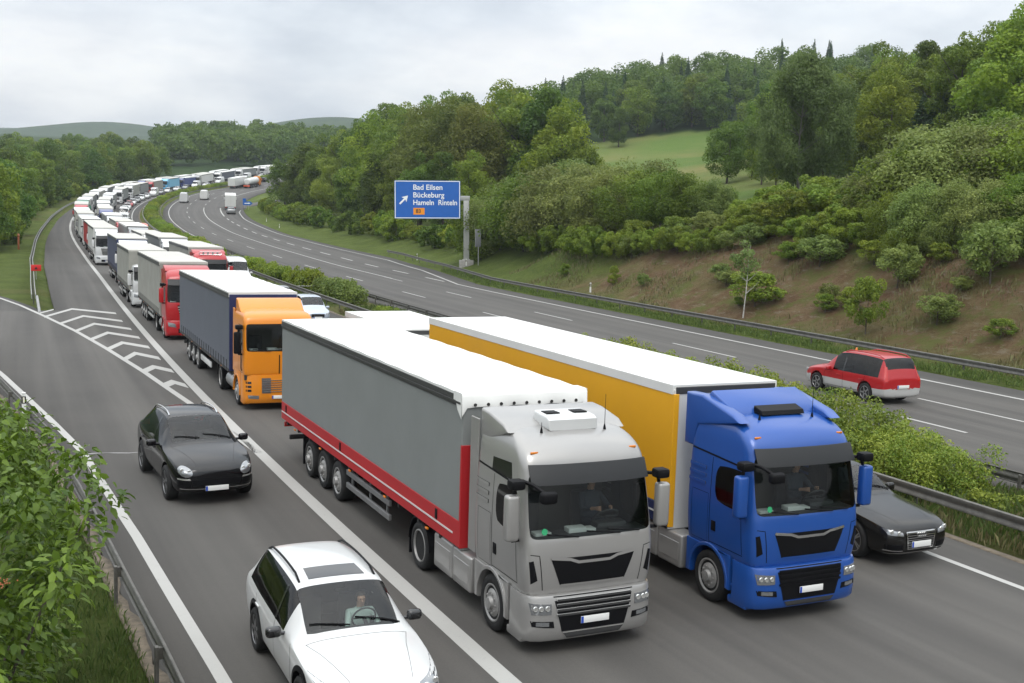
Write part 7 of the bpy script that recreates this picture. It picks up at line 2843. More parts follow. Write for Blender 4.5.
    ('hillspruce1', 156, 401.5, 19.4, 1, 0), ('hill1', 165.3, 398.1, 15.6, 1, 0), ('hill2', 254.1, 349.8, 18.1, 1, 0), ('hill1', 226.4, 368.6, 16.5, 1, 0),
    ('hill1', 277, 333.8, 16.8, 1, 0), ('hill1', 202.6, 383.8, 14.7, 1, 0), ('hill2', 235.8, 364.8, 14.3, 1, 0), ('hill1', 180.8, 395.1, 14.4, 1, 0),
    ('hillspruce0', 245.3, 359.9, 18.1, 1, 0), ('hill2', 269.6, 342.4, 14.4, 1, 0), ('hill1', 149.3, 411, 14.2, 1, 0), ('hill3', 193.4, 392.5, 19, 1, 0),
    ('hillspruce1', 288.7, 329.4, 20.5, 1, 0), ('hill1', 213, 383, 17.2, 1, 0), ('hillspruce1', 174.7, 402.4, 19.4, 1, 0), ('hill0', 342.8, 276.6, 14.6, 1, 0),
    ('hill3', 336.3, 284.9, 17.4, 1, 0), ('hill3', 264.3, 352.3, 17.5, 1, 0), ('hillspruce0', 302.4, 321.8, 18.8, 1, 0), ('hill0', 162.4, 410.6, 15.3, 1, 0),
    ('hill1', 315.5, 310.1, 14.1, 1, 0), ('hill2', 331.9, 293.3, 16, 1, 0), ('hillspruce1', 231.1, 377.1, 17, 1, 0), ('hill2', 279, 344.2, 14.6, 1, 0),
    ('hill2', 256.4, 362, 15, 1, 0), ('hill1', 204.4, 394.4, 16.9, 1, 0), ('hill0', 298, 331.7, 14.1, 1, 0), ('hillspruce0', 311.6, 319.3, 17, 1, 0),
    ('hill0', 328.1, 303.1, 18.2, 1, 0), ('hillspruce1', 149.6, 420.7, 17.5, 1, 0), ('hill0', 184.9, 407.3, 18, 1, 0), ('hill1', 248.7, 371.7, 18.3, 1, 0),
    ('hill3', 197, 402.4, 16, 1, 0), ('hillspruce0', 347.7, 284.8, 19.2, 1, 0), ('hill0', 176.6, 413.3, 16.3, 1, 0), ('hill0', 273.5, 357.1, 14, 1, 0),
    ('hill2', 220.8, 392.6, 18.2, 1, 0), ('hill1', 324.9, 313.1, 15.3, 1, 0), ('hill3', 241.4, 380.9, 16.8, 1, 0), ('hill3', 265.9, 365.6, 17.9, 1, 0),
    ('hillspruce1', 231.2, 388.7, 16.1, 1, 0), ('hillspruce1', 160.3, 423.3, 19.4, 1, 0), ('hill3', 308.8, 332.8, 17.6, 1, 0), ('hillspruce1', 294.4, 345.8, 20.2, 1, 0),
    ('hillspruce0', 207, 405.1, 20.5, 1, 0), ('hill1', 284.7, 355.2, 17.7, 1, 0), ('hill2', 338.3, 308.1, 16.2, 1, 0), ('hill3', 319.2, 327.9, 17, 1, 0),
    ('hill2', 253.3, 381, 17.9, 1, 0), ('hill0', 187.6, 418.4, 14.7, 1, 0), ('hill0', 346.8, 302.5, 17.1, 1, 0), ('hill3', 275.2, 368.1, 14.7, 1, 0),
    ('hill3', 244.1, 390.3, 17.5, 1, 0), ('hill3', 265.8, 376.7, 17.5, 1, 0), ('hill3', 356.9, 293.5, 16.3, 1, 0), ('hill1', 223.6, 403.5, 17.3, 1, 0),
    ('hill2', 179.7, 425.1, 14.7, 1, 0), ('hill3', 199, 417.2, 16.8, 1, 0), ('hill2', 233.5, 400.5, 15, 1, 0), ('hill1', 329.6, 327.6, 15.1, 1, 0),
    ('hill1', 336.8, 321, 15.5, 1, 0), ('hill1', 319, 338.5, 17.6, 1, 0), ('hillspruce1', 306, 350.5, 19.3, 1, 0), ('hill0', 285.6, 367.2, 17.5, 1, 0),
    ('hill2', 171.8, 433.6, 16, 1, 0), ('hill2', 258.5, 390.2, 16.7, 1, 0), ('hill0', 301, 358.8, 16.6, 1, 0), ('hill3', 162.9, 439.6, 16, 1, 0),
    ('hill2', 243.7, 400.5, 18.1, 1, 0), ('hill1', 270.1, 386, 14.3, 1, 0), ('hillspruce1', 295.7, 367.3, 20.3, 1, 0), ('hill3', 217.8, 419.7, 18.8, 1, 0),
    ('hill3', 236.3, 409.8, 18.7, 1, 0), ('hill0', 181, 437.3, 15.7, 1, 0), ('hill2', 283.8, 380, 14.7, 1, 0), ('hill2', 197.5, 432.8, 18.8, 1, 0),
    ('hill0', 171.6, 444.6, 17, 1, 0), ('hillspruce0', 259.5, 400.5, 19.2, 1, 0), ('hill2', 210, 429.9, 15.4, 1, 0), ('hill1', 251.7, 409.1, 16, 1, 0),
    ('hill3', 190.6, 441.6, 16.6, 1, 0), ('hill1', 269.3, 399.6, 14.8, 1, 0), ('hill3', 229.5, 423.8, 17.3, 1, 0), ('hill1', 219.7, 431.3, 15.2, 1, 0),
    ('hill3', 243.3, 418.7, 15, 1, 0), ('hill1', 179.8, 450.6, 18.8, 1, 0), ('hill0', 201.4, 448.3, 19, 1, 0), ('hill0', 241.8, 430.6, 15.6, 1, 0),
    ('hill1', 214.4, 444.9, 16.5, 1, 0), ('hill1', 192.4, 455.4, 16.5, 1, 0), ('hill3', 233.6, 437.4, 17.3, 1, 0), ('hill3', 184, 461, 18.5, 1, 0),
    ('hillspruce0', 225.3, 445.8, 20.6, 1, 0), ('hill0', 203.1, 459.5, 15.4, 1, 0), ('hill1', 213.6, 459.9, 14.8, 1, 0), ('hillspruce0', 191, 470.5, 19, 1, 0),
    ('hill2', 203.1, 470.1, 14.9, 1, 0), ('left1', -7.4, 137.9, 10.1, 1, 0), ('left3', -6.2, 147.2, 13, 1, 0), ('left2', -6, 157.3, 10.1, 1, 0),
    ('left1', -4.9, 170.2, 12.7, 1, 0), ('left1', -3.5, 179.9, 12.3, 1, 0), ('left3', -4.4, 197.6, 12.2, 1, 0), ('left0', -4, 208.4, 12.8, 1, 0),
    ('left1', -6.1, 223.5, 11.2, 1, 0), ('left0', 1.4, 239.7, 12.2, 1, 0), ('left0', -5.9, 249.3, 11.7, 1, 0), ('left2', 0.1, 260.1, 12, 1, 0),
    ('left1', 1.7, 272.3, 14.7, 1, 0), ('left1', -5.1, 280.9, 16.8, 1, 0), ('left0', 7.9, 282.8, 13.9, 1, 0), ('left0', -5.1, 291.3, 13.6, 1, 0),
    ('left1', 11, 299.8, 16.9, 1, 0), ('left2', -5, 307.7, 16.3, 1, 0), ('left3', 5, 311.5, 14, 1, 0), ('left2', -3.9, 323.7, 13.1, 1, 0),
    ('left1', 10.5, 322.4, 13.3, 1, 0), ('left2', -0.9, 338, 13.8, 1, 0), ('left1', 18.7, 339.1, 13, 1, 0), ('left3', 7.4, 347.7, 13.4, 1, 0),
    ('left3', -3.8, 355, 14.3, 1, 0), ('left1', 16.4, 356.2, 16, 1, 0), ('left2', 7.2, 363.1, 15.2, 1, 0), ('left1', 28.1, 359.8, 14, 1, 0),
    ('left3', -2.9, 370.1, 13.2, 1, 0), ('left2', 18.1, 367.8, 13.6, 1, 0), ('left2', 2.8, 380.9, 16.5, 1, 0), ('left1', 28.8, 371.8, 13.4, 1, 0),
    ('left1', 15.7, 379.9, 14.6, 1, 0), ('left0', -2.2, 392.9, 14.9, 1, 0), ('left0', 32.6, 386.5, 16.1, 1, 0), ('left2', 18.4, 395.6, 13.3, 1, 0),
    ('left3', -4.1, 406.7, 16.1, 1, 0), ('left2', 7.7, 402, 13.8, 1, 0), ('left2', 41.2, 397.6, 14.3, 1, 0), ('left2', 11.5, 413.1, 13.1, 1, 0),
    ('left3', -1.7, 420, 13.1, 1, 0), ('left1', 36.1, 409.4, 14.4, 1, 0), ('left0', 24.5, 416.7, 14.1, 1, 0), ('left1', 8.8, 427.2, 14.9, 1, 0),
    ('left1', -1.1, 439.4, 16.3, 1, 0), ('left3', 21.2, 429.9, 13.5, 1, 0), ('left0', 36.8, 424.9, 13.8, 1, 0), ('left0', 51.2, 420.8, 16.8, 1, 0),
    ('left1', 21.1, 442.6, 14.8, 1, 0), ('left0', 35, 438.4, 16, 1, 0), ('left1', 6.6, 453.7, 15.4, 1, 0), ('left3', 45.9, 433.1, 14.9, 1, 0),
    ('left3', 58, 434, 15.4, 1, 0), ('left2', 26.1, 453.9, 13.7, 1, 0), ('left0', 5.7, 468.6, 13.2, 1, 0), ('left2', 38.2, 453.8, 13.7, 1, 0),
    ('left1', 21.1, 465.5, 13.2, 1, 0), ('left3', 54.4, 446.9, 14.7, 1, 0), ('left1', -1.5, 491.6, 16.7, 1, 0), ('left0', 12.6, 483.3, 16.8, 1, 0),
    ('left3', 44.2, 464.9, 15.1, 1, 0), ('left3', 25, 479.9, 15.8, 1, 0), ('left1', 36.1, 474.6, 13.6, 1, 0), ('left2', 10.7, 496.1, 16.2, 1, 0),
    ('left3', 58.5, 465.9, 16.7, 1, 0), ('left1', 48.1, 476.4, 16.8, 1, 0), ('left0', 3.9, 507.2, 13.7, 1, 0), ('left0', 33.5, 490.2, 13.7, 1, 0),
    ('left0', 23, 499.8, 13.9, 1, 0), ('left0', 19.6, 514.9, 13.6, 1, 0), ('left3', 56.7, 490.1, 14.7, 1, 0), ('left1', 42.6, 504.9, 13.7, 1, 0),
    ('left2', 17.9, 530, 14.2, 1, 0), ('left1', 33.2, 520.1, 13.8, 1, 0), ('left1', 59.5, 505.1, 15.6, 1, 0), ('left1', 44.7, 526.9, 13.2, 1, 0),
    ('left2', 56.9, 517.7, 14.2, 1, 0), ('left1', 34.8, 540.9, 14.3, 1, 0), ('left0', 56.6, 531.6, 13.8, 1, 0), ('left3', 40.3, 553.2, 15.9, 1, 0),
    ('left0', 50.5, 545, 15, 1, 0), ('left0', 59.5, 555, 13.9, 1, 0), ('left3', 50.4, 565.9, 13.4, 1, 0), ('left3', 58.9, 575.6, 16.5, 1, 0),
    ]

# ------------------------------------------------------------------ foliage
lm_green = leaf_mat("leaves_green", (0.081, 0.137, 0.015), (0.232, 0.303, 0.032))
lm_dark = leaf_mat("leaves_dark", (0.055, 0.105, 0.014), (0.151, 0.219, 0.027))
lm_olive = leaf_mat("leaves_olive", (0.095, 0.119, 0.019), (0.241, 0.254, 0.045))
lm_willow = leaf_mat("leaves_willow", (0.118, 0.168, 0.037), (0.311, 0.355, 0.090))
lm_willow2 = leaf_mat("leaves_willow_pale", (0.130, 0.177, 0.043), (0.316, 0.360, 0.100))
lm_birch = leaf_mat("leaves_birch", (0.105, 0.144, 0.038), (0.217, 0.266, 0.076))
lm_spruce = leaf_mat("needles_spruce", (0.023, 0.058, 0.020), (0.061, 0.109, 0.030), .1)
lm_hill = leaf_mat("leaves_hill", (0.069, 0.122, 0.019), (0.171, 0.232, 0.030))
lm_bright = leaf_mat("leaves_bright", (0.113, 0.186, 0.017), (0.303, 0.360, 0.036))
lm_bramble = leaf_mat("leaves_bramble", (0.113, 0.177, 0.019), (0.303, 0.360, 0.044))
lm_hedge = leaf_mat("leaves_hedge", (0.119, 0.183, 0.019), (0.353, 0.360, 0.052), .3)
bark = mat("bark", (.085, .07, .055), .9, var=.4, vscale=3, bump=.6, bscale=14)
bark_w = mat("birch_bark", (.48, .46, .42), .8, var=.5, vscale=3)
bark_g = mat("grey_birch_bark", (.11, .105, .09), .85, var=.6, vscale=3)
blossom_m = mat("blossom", (.62, .62, .55), .7)


def unit(v):
    return v / np.maximum(np.linalg.norm(v, axis=-1, keepdims=True), 1e-9)


def leaves_on(rs, C, Rad, n, leaf, asp=.55, squash=.85, droop=0.0, shell=(.62, 1.05), tintb=None, up=.25):
    """n leaf blades over blobs with centres C and radii Rad -> verts, faces, tint"""
    w = Rad ** 2
    k = rs.choice(len(C), n, p=w / w.sum())
    d = unit(rs.normal(size=(n, 3)) + np.array([0, 0, up]))
    rad = Rad[k][:, None] * rs.uniform(shell[0], shell[1], (n, 1)) * np.array([1, 1, squash])
    P = C[k] + d * rad
    nrm = unit(d + rs.normal(size=(n, 3)) * .75 + np.array([0, 0, .25]))
    t = unit(np.cross(nrm, rs.normal(size=(n, 3))))
    t[:, 2] -= droop
    t = unit(t)
    b = unit(np.cross(nrm, t))
    s = leaf * rs.uniform(.6, 1.25, (n, 1))
    a, c = t * s * .5, b * s * asp * .5
    V = np.stack([P - a, P + c - a * .1, P + a, P - c - a * .1], 1).reshape(-1, 3)
    F = np.arange(4 * n).reshape(n, 4)
    tb = rs.uniform(.0, .55, len(C)) if tintb is None else tintb
    tint = np.clip(tb[k] + rs.uniform(-.1, .42, n), 0, 1)
    return V, F, tint


def crown_broad(name, seed, H, W, nb, n, leaf, m, z0=.16, shape='round', gap=.0, **kw):
    rs = np.random.RandomState(seed)
    zc, hz = H * (z0 + (1 - z0) * .5), H * (1 - z0) * .5
    C, Rd = [], []
    while len(C) < nb:
        d = unit(rs.normal(size=3))
        q = rs.uniform(.45, .88)
        z = d[2] * q
        wid = {'round': 1.0, 'oval': .9, 'egg': 1.0 - .28 * (z + .2), 'dome': 1.08 - .25 * max(0, z)}[shape]
        r = rs.uniform(.20, .36) * (1 - .25 * q)
        c = np.array([d[0] * q * W / 2 * wid, d[1] * q * W / 2 * wid, zc + z * hz])
        if rs.rand() < gap:
            continue
        C.append(c)
        Rd.append(r * min(W / 2, hz) * 1.1)
    C, Rd = np.array(C), np.array(Rd)
    V, F, t = leaves_on(rs, C, Rd, n, leaf, **kw)
    me = quads_mesh(name, V, F, t)
    me.materials.append(m)
    return me


def crown_spruce(name, seed, H, W, n, leaf, m):
    rs = np.random.RandomState(seed)
    u = 1 - np.sqrt(rs.uniform(0, 1, n)) * .94
    tier = np.floor(u * 17) / 17
    z = H * (.06 + .94 * u)
    rmax = W / 2 * (1 - u) ** .85 * (1.0 - .38 * ((u - tier) * 17))
    ang = rs.uniform(0, 2 * np.pi, n)
    br = np.floor(ang / (2 * np.pi) * 9)
    rad = rmax * (.35 + .65 * np.sqrt(rs.uniform(0, 1, n))) * (1 + .18 * np.sin(br * 2.4 + tier * 40))
    P = np.stack([rad * np.cos(ang), rad * np.sin(ang), z - rad * .28], -1)
    out = np.stack([np.cos(ang), np.sin(ang), -.35 + 0 * ang], -1)
    t = unit(out + rs.normal(size=(n, 3)) * .35)
    nrm = unit(np.cross(t, rs.normal(size=(n, 3))) + np.array([0, 0, .9]))
    b = unit(np.cross(nrm, t))
    s = leaf * rs.uniform(.6, 1.2, (n, 1)) * (.5 + .5 * (1 - u[:, None]))
    a, c = t * s * .6, b * s * .22
    V = np.stack([P - a, P + c, P + a, P - c], 1).reshape(-1, 3)
    me = quads_mesh(name, V, np.arange(4 * n).reshape(n, 4), np.clip(rs.uniform(0, .7, n) + .2 * (rad / (W / 2)), 0, 1))
    me.materials.append(m)
    return me


def crown_birch(name, seed, H, W, n, leaf, m):
    """tall feathery crown of hanging sprays with gaps"""
    rs = np.random.RandomState(seed)
    C, Rd = [], []
    for i in range(84):
        u = rs.uniform(.04, 1)
        a = rs.uniform(0, 2 * np.pi)
        wid = W / 2 * (math.sin(math.pi * min(1, .22 + u * .74)) ** .7) * math.sqrt(rs.uniform(.1, 1))
        C.append((wid * math.cos(a), wid * math.sin(a), H * (.08 + .86 * u)))
        Rd.append(W * rs.uniform(.07, .13))
    C, Rd = np.array(C), np.array(Rd)
    V, F, t = leaves_on(rs, C, Rd, n, leaf, asp=.45, squash=1.5, droop=.9, shell=(.2, 1.1), up=-.1)
    me = quads_mesh(name, V, F, t)
    me.materials.append(m)
    return me


def trunk_mesh(name, H, r, seed, limbs=6, m=None, lean=.03, top=.85, spread=.3):
    rs = np.random.RandomState(seed)
    b = MB()
    pts = []
    for i in range(7):
        u = i / 6
        pts.append(Vector((lean * H * u * math.sin(seed) + .02 * H * u * math.sin(u * 5 + seed), lean * H * u * math.cos(seed * 2), H * top * u - .4 * (i == 0))))
    b.tube(pts, [r * (1.25 if i == 0 else 1) * (1 - .85 * i / 6) for i in range(7)], 7)
    for k in range(limbs):
        u = rs.uniform(.25, .75)
        p = pts[int(u * 6)]
        a = rs.uniform(0, 6.28)
        ln = H * spread * rs.uniform(.6, 1)
        e = p + Vector((math.cos(a) * ln, math.sin(a) * ln, ln * rs.uniform(.5, 1.1)))
        b.tube([p, p.lerp(e, .5) + Vector((0, 0, -.05 * ln)), e], [r * .4, r * .25, r * .06], 5)
    me = b.mesh(name, 60)
    me.materials.append(m or bark)
    return me


PROTO = {}


def proto(kind, H, W, crown, trunk, m2=None):
    PROTO[kind] = (H, W, crown, trunk)


for i in range(4):
    sh = ('round', 'egg', 'oval', 'dome')[i]
    proto('broad%d' % i, 18, 12, crown_broad("crown", 10 + i, 18, (12.5, 11.5, 11, 13)[i], 70, 17000, .46, (lm_green, lm_dark, lm_green, lm_bright)[i], .0, sh), trunk_mesh("trunk", 18, .28, 30 + i))
    proto('hill%d' % i, 16, 12, crown_broad("crown", 50 + i, 16, (12.5, 12, 13, 11)[i], 50, 7000, .66, (lm_hill, lm_hill, lm_green, lm_dark)[i], .02, sh), trunk_mesh("trunk", 16, .25, 60 + i, 3))
    proto('left%d' % i, 14, 11, crown_broad("crown", 70 + i, 14, (11, 12, 10.5, 11)[i], 50, 9000, .50, (lm_green, lm_dark, lm_hill, lm_green)[i], -.02, sh), trunk_mesh("trunk", 14, .22, 80 + i, 3))
for i in range(2):
    proto('spruce%d' % i, 9, 5.5, crown_spruce("crown", 90 + i, 9, 5.5, 7000, .55, lm_spruce), trunk_mesh("trunk", 9, .14, 92 + i, 0, top=.96, lean=0))
    proto('hillspruce%d' % i, 20, 6.5, crown_spruce("crown", 94 + i, 20, 6.8, 3500, 1.1, lm_spruce), trunk_mesh("trunk", 20, .2, 96 + i, 0, top=.98, lean=0))
proto('olive', 22, 15, crown_broad("crown", 100, 22, 15, 90, 20000, .42, lm_olive, .08, 'egg', droop=.3), trunk_mesh("trunk", 22, .34, 101))
for i in range(3):
    proto('willow%d' % i, 7.5, 8, crown_broad("crown", 110 + i, 7.5, 8.4, 80, 16000, .25, (lm_willow, lm_green, lm_willow2)[i], -.10, ('dome', 'round', 'egg')[i], squash=1.0, up=.5), trunk_mesh("trunk", 7, .12, 115 + i, 7, spread=.5))
proto('round', 9, 8, crown_broad("crown", 120, 9, 8, 50, 11000, .32, lm_dark, .0, 'dome'), trunk_mesh("trunk", 8, .16, 121))
for i in range(2):
    proto('bramble%d' % i, 3.4, 6.5, crown_broad("crown", 130 + i, 3.4, 6.8, 60, 12000, .20, lm_bramble, .0, 'dome', up=.6), trunk_mesh("trunk", 2.6, .05, 132 + i, 8, spread=.6))
    proto('bush%d' % i, 3.2, 3.4, crown_broad("crown", 140 + i, 3.2, 3.4, 42, 5200, .17, (lm_willow, lm_bramble)[i], .06, ('round', 'egg')[i], up=.4), trunk_mesh("trunk", 2.6, .05, 142 + i, 7, spread=.4))
for i in range(2):
    proto('under%d' % i, 3.4, 5.0, crown_broad("crown", 170 + i, 3.4, 5.0, 40, 4200, .30, (lm_green, lm_bright)[i], .0, 'dome', up=.5), trunk_mesh("trunk", 2.6, .05, 172 + i, 5, spread=.5))
proto('birch', 18.5, 13, crown_birch("crown", 150, 18.5, 15, 70000, .40, lm_birch), trunk_mesh("trunk", 18.5, .20, 151, 9, bark_g, top=.82, spread=.22))
proto('sapling', 5, 2.2, crown_broad("crown", 160, 5, 2.2, 20, 900, .18, lm_birch, .45, 'oval', droop=.5), trunk_mesh("trunk", 5, .045, 161, 6, bark_w, lean=.10, top=.9, spread=.16))

KIND = {'broad': ('broadleaf_tree', 'tree', 'trees at the edge of the right hand wood'), 'hill': ('broadleaf_tree', 'tree', 'broad trees of the wooded hill on the right'),
        'hillspruce': ('spruce_tree', 'tree', 'conifers of the wooded hill on the right'), 'left': ('broadleaf_tree', 'tree', 'trees of the wood left of the jam'),
        'spruce': ('spruce_tree', 'tree', 'dark spruces behind the shrubs'), 'olive': ('broadleaf_tree', 'tree', 'trees at the edge of the right hand wood'),
        'willow': ('willow_shrub', 'shrub', 'leafy shrubs along the right bank'), 'round': ('round_bush', 'bush', 'dark bushes beside the meadow'),
        'bramble': ('bramble_bush', 'bush', 'brambles beyond the bare bank'), 'bush': ('small_bush', 'bush', 'single bushes on the bare bank'), 'under': ('woodland_bush', 'bush', 'undergrowth along the woods'), 'birch': ('birch_tree', 'tree', None), 'sapling': ('birch_sapling', 'tree', None)}


def plant(kind, x, y, H, wf, label, group, name, cat, seed, z=None, lean=0.0):
    h0, w0, cm, tm = PROTO[kind]
    rs = random.Random(seed)
    zz = gz(x, y) if z is None else z
    t = empty(name, (x, y, zz), (0, 0, rs.uniform(0, 6.28)), label, cat, group)
    k = H / h0
    kw = k * wf * rs.uniform(.92, 1.08)
    t.scale = (kw, kw, k)
    link_mesh("crown", cm, None, t)
    link_mesh("trunk", tm, None, t)
    return t


GR = {}
# of the forest on the hill only the 175 nearest trees stand as single trees; those farther up are part of the far forest
_hill = sorted((math.hypot(q[1] - CAM_POS.x, q[2] - CAM_POS.y), i) for i, q in enumerate(PLANTS) if q[0].startswith('hill') and 'spruce' not in q[0])
FAR_HILL = {i for _, i in _hill[160:]}
for i, (kind, x, y, H, wf, lab) in enumerate(PLANTS):
    if i in FAR_HILL:
        continue
    b = kind.rstrip('0123456789')
    nm, cat, gr = KIND[b]
    lab = PLANT_LABELS[lab]
    if not lab:
        s_, d_ = sd_of([x], [y])
        s_, d_ = s_[0], d_[0]
        if b == 'left':
            lab = "green tree in the front row of the wood left of the jam" if d_ > -26 else "tree deep in the wood left of the jam"
            gr = "front trees of the left wood" if d_ > -26 else "deeper trees of the left wood"
        elif b == 'hill':
            lab = "broad tree in the forest on the hill above the shrubs" if s_ < 120 else ("broad tree in the forest beyond the meadow" if s_ > 366 else "broad tree on the wooded slope right of the meadow")
            gr = {'a': "hill forest above the shrubs", 'b': "hill forest beyond the meadow", 'c': "hill forest right of the meadow"}['a' if s_ < 120 else 'b' if s_ > 366 else 'c']
        else:
            lab = "pointed conifer in the forest on the hill above the shrubs" if s_ < 120 else ("pointed conifer in the forest beyond the meadow" if s_ > 366 else "pointed conifer on the wooded slope right of the meadow")
            gr = {'a': "conifers above the shrubs", 'b': "conifers beyond the meadow", 'c': "conifers right of the meadow"}['a' if s_ < 120 else 'b' if s_ > 366 else 'c']
    elif b in ('under', 'broad', 'olive', 'willow', 'bramble', 'spruce', 'round'):
        gr = GR.setdefault(lab, lab)
    if b == 'hill' and math.hypot(x - CAM_POS.x, y - CAM_POS.y) < 240:
        kind = 'broad' + kind[-1]
    plant(kind, x, y, H, wf, lab, gr if b not in ('bush', 'birch', 'sapling') else ((lab if 'bush at the upper' in lab or 'low bush' in lab else "single bushes on the bare bank") if b == 'bush' else None), nm, cat, 1000 + i)

# ------------------------------------------------------------------ far wood across the valley: one mass
rs = np.random.RandomState(4)
VV, FF, TT = [], [], []
nv = 0
cnt = 0
hill_left = [PLANTS[i] for i in sorted(FAR_HILL)]
while cnt < 420 or hill_left:
    if cnt >= 420:
        _, x, y, h, _w, _l = hill_left.pop()
        w, z, nb = rs.uniform(11, 14), gz(x, y), 16
        dd = unit(rs.normal(size=(nb, 3)))
        C = np.array([x, y, z + h * .55]) + dd * np.array([w * .33, w * .33, h * .32])
        V, F, t = leaves_on(rs, C, rs.uniform(.20, .30, nb) * w, 1700, .95, asp=.65, tintb=np.clip(rs.uniform(.0, .5) + rs.uniform(-.1, .25, nb), 0, 1))
        VV.append(V)
        FF.append(F + nv)
        TT.append(t)
        nv += len(V)
        continue
    a = R_(rs.uniform(8.6, 24))
    D = rs.uniform(560, 900)
    x, y = CAM_POS.x + math.sin(a) * D, CAM_POS.y + math.cos(a) * D
    s_, d_ = sd_of([x], [y])
    if -16 < d_[0] < 60:
        continue
    if s_[0] < 380 and d_[0] > 20:
        continue
    h = rs.uniform(12, 17)
    w = rs.uniform(9, 13)
    z = gz(x, y)
    nb = 12
    dd = unit(rs.normal(size=(nb, 3)))
    C = np.array([x, y, z + h * .55]) + dd * np.array([w * .33, w * .33, h * .30])
    V, F, t = leaves_on(rs, C, rs.uniform(.20, .30, nb) * w, 620, 1.5, asp=.7, tintb=np.clip(rs.uniform(.0, .5) + rs.uniform(-.1, .25, nb), 0, 1))
    VV.append(V)
    FF.append(F + nv)
    TT.append(t)
    nv += len(V)
    cnt += 1
o = link_mesh("far_forest", quads_mesh("far_forest", np.concatenate(VV), np.concatenate(FF), np.concatenate(TT)), lm_hill)
tag(o, "far forest crowns on the ridge and on the rise behind the jam", "forest", kind='stuff')

# ------------------------------------------------------------------ hedge in the median
def hedge_mesh(name, seed, L, W, H, n, leaf, m, nb=70):
    rs = np.random.RandomState(seed)
    C = np.stack([rs.uniform(-W / 2 + .3, W / 2 - .3, nb), rs.uniform(-L / 2 + .3, L / 2 - .3, nb), rs.uniform(.25, H - .35, nb)], -1)
    C[:, 2] *= 1 - .35 * (np.abs(C[:, 0]) / (W / 2)) ** 2 - .15 * (np.abs(C[:, 1]) / (L / 2)) ** 3
    Rd = rs.uniform(.28, .50, nb)
    V, F, t = leaves_on(rs, C, Rd, n, leaf, asp=.45, squash=1.25, up=.6, droop=-.5)
    me = quads_mesh(name, V, F, t)
    me.materials.append(m)
    return me


HM = [hedge_mesh("foliage", 200 + i, 4.4, 3.3, 2.15, 26000, .105, lm_hedge, 110) for i in range(2)]
HF = [hedge_mesh("foliage", 210 + i, 4.6, 2.6, 1.7, 5000, .22, (lm_bramble, lm_bright, lm_willow)[i]) for i in range(3)]


def hedge(me, s_, d_, k, label, group, hz=1.0):
    p = rp(s_, d_, -.05)
    o = link_mesh("hedge_bush", me, None)
    o.location = p
    o.rotation_euler = (0, 0, -heading(s_) + (math.pi if rnd.random() < .5 else 0))
    o.scale = (k, k, k * hz)
    return tag(o, label, "hedge", group)


for i, (s_, k, hz) in enumerate([(6.8, .92, .92), (9.6, 1.02, 1.05), (12.6, 1.02, 1.04), (15.6, 1.05, 1.08), (18.8, 1.04, 1.02), (22.2, 1.05, 1.06), (25.8, 1.0, 1.0), (29.4, .95, .95)]):
    hedge(HM[i % 2], s_, 14.05, k, "dense bush of the tall central hedge beside the black saloon", "tall central hedge", hz)
for s_, k, hz in [(4.6, .62, .66), (2.4, .5, .5), (.4, .45, .55)]:
    hedge(HF[0], s_, 14.2, k, "low scrubby plant between the median guard rails", "low median scrub", hz)
hedge(HF[1], 55.5, 14.1, .62, "small yellowish shrub at the front of the row behind the white roofs", None, .8)
hedge(HF[2], 66, 14.0, 1.0, "feathery grey green shrub in the median behind the silver car", None, 1.15)
hedge(HF[2], 70.5, 14.0, .95, "second feathery grey green shrub in the median behind the silver car", None, 1.1)
hedge(HF[1], 78.5, 14.0, 1.1, "bright yellow green shrub in the median beyond the feathery ones", None, 1.15)
hedge(HF[1], 83, 14.0, .95, "second bright yellow green shrub in the median", None, 1.0)
hedge(HF[0], 92, 14.0, 1.0, "dull green shrub in the median, first beyond the gap", None, .95)
hedge(HF[0], 97, 14.0, .95, "dull green shrub in the median, second beyond the gap", None, 1.0)
hedge(HF[1], 106, 14.0, .95, "bright green shrub in the median beside the white van", None, 1.05)
hedge(HF[2], 118, 14.0, .8, "low shrub alone in the median beyond the white van", None, .9)
hedge(HF[0], 132, 14.0, .95, "shrub alone in the median beside the white minibus", None, .9)
hedge(HF[0], 137, 14.0, .95, "second shrub in the median beside the white minibus", None, .95)
s_ = 146
while s_ < 500:
    hedge(HF[int(rnd.random() * 2.3)], s_, 14.0 + rnd.uniform(-.2, .2), rnd.uniform(.95, 1.15), "bush in the long far row of the central hedge", "far central hedge", rnd.uniform(.75, 1.0))
    s_ += rnd.uniform(3.6, 4.8)

# ------------------------------------------------------------------ grass
def grass_mesh(name, pts, hgt, wid, seed, m, per=1):
    """pts: (n,3) roots; one bent blade each"""
    rs = np.random.RandomState(seed)
    P = np.asarray(pts)
    n = len(P)
    a = rs.uniform(0, 2 * np.pi, n)
    side = np.stack([np.cos(a), np.sin(a), 0 * a], -1) * (wid * rs.uniform(.6, 1.3, (n, 1)))
    bend = np.stack([-np.sin(a), np.cos(a), 0 * a], -1) * rs.uniform(-.6, .6, (n, 1))
    h = hgt * rs.uniform(.45, 1.25, (n, 1))
    up = np.array([0, 0, 1.0])
    V = np.stack([P - side, P + side, P + side * .5 + up * h * .7 + bend * h * .35, P + up * h + bend * h], 1).reshape(-1, 3)
    return quads_mesh(name, V, np.arange(4 * n).reshape(n, 4), rs.uniform(0, 1, n))


lm_grass = leaf_mat("grass_blades", (0.048, 0.084, 0.015), (0.138, 0.180, 0.044), .2)
lm_dry = leaf_mat("dry_grass", (0.110, 0.095, 0.040), (0.200, 0.190, 0.085), .2)


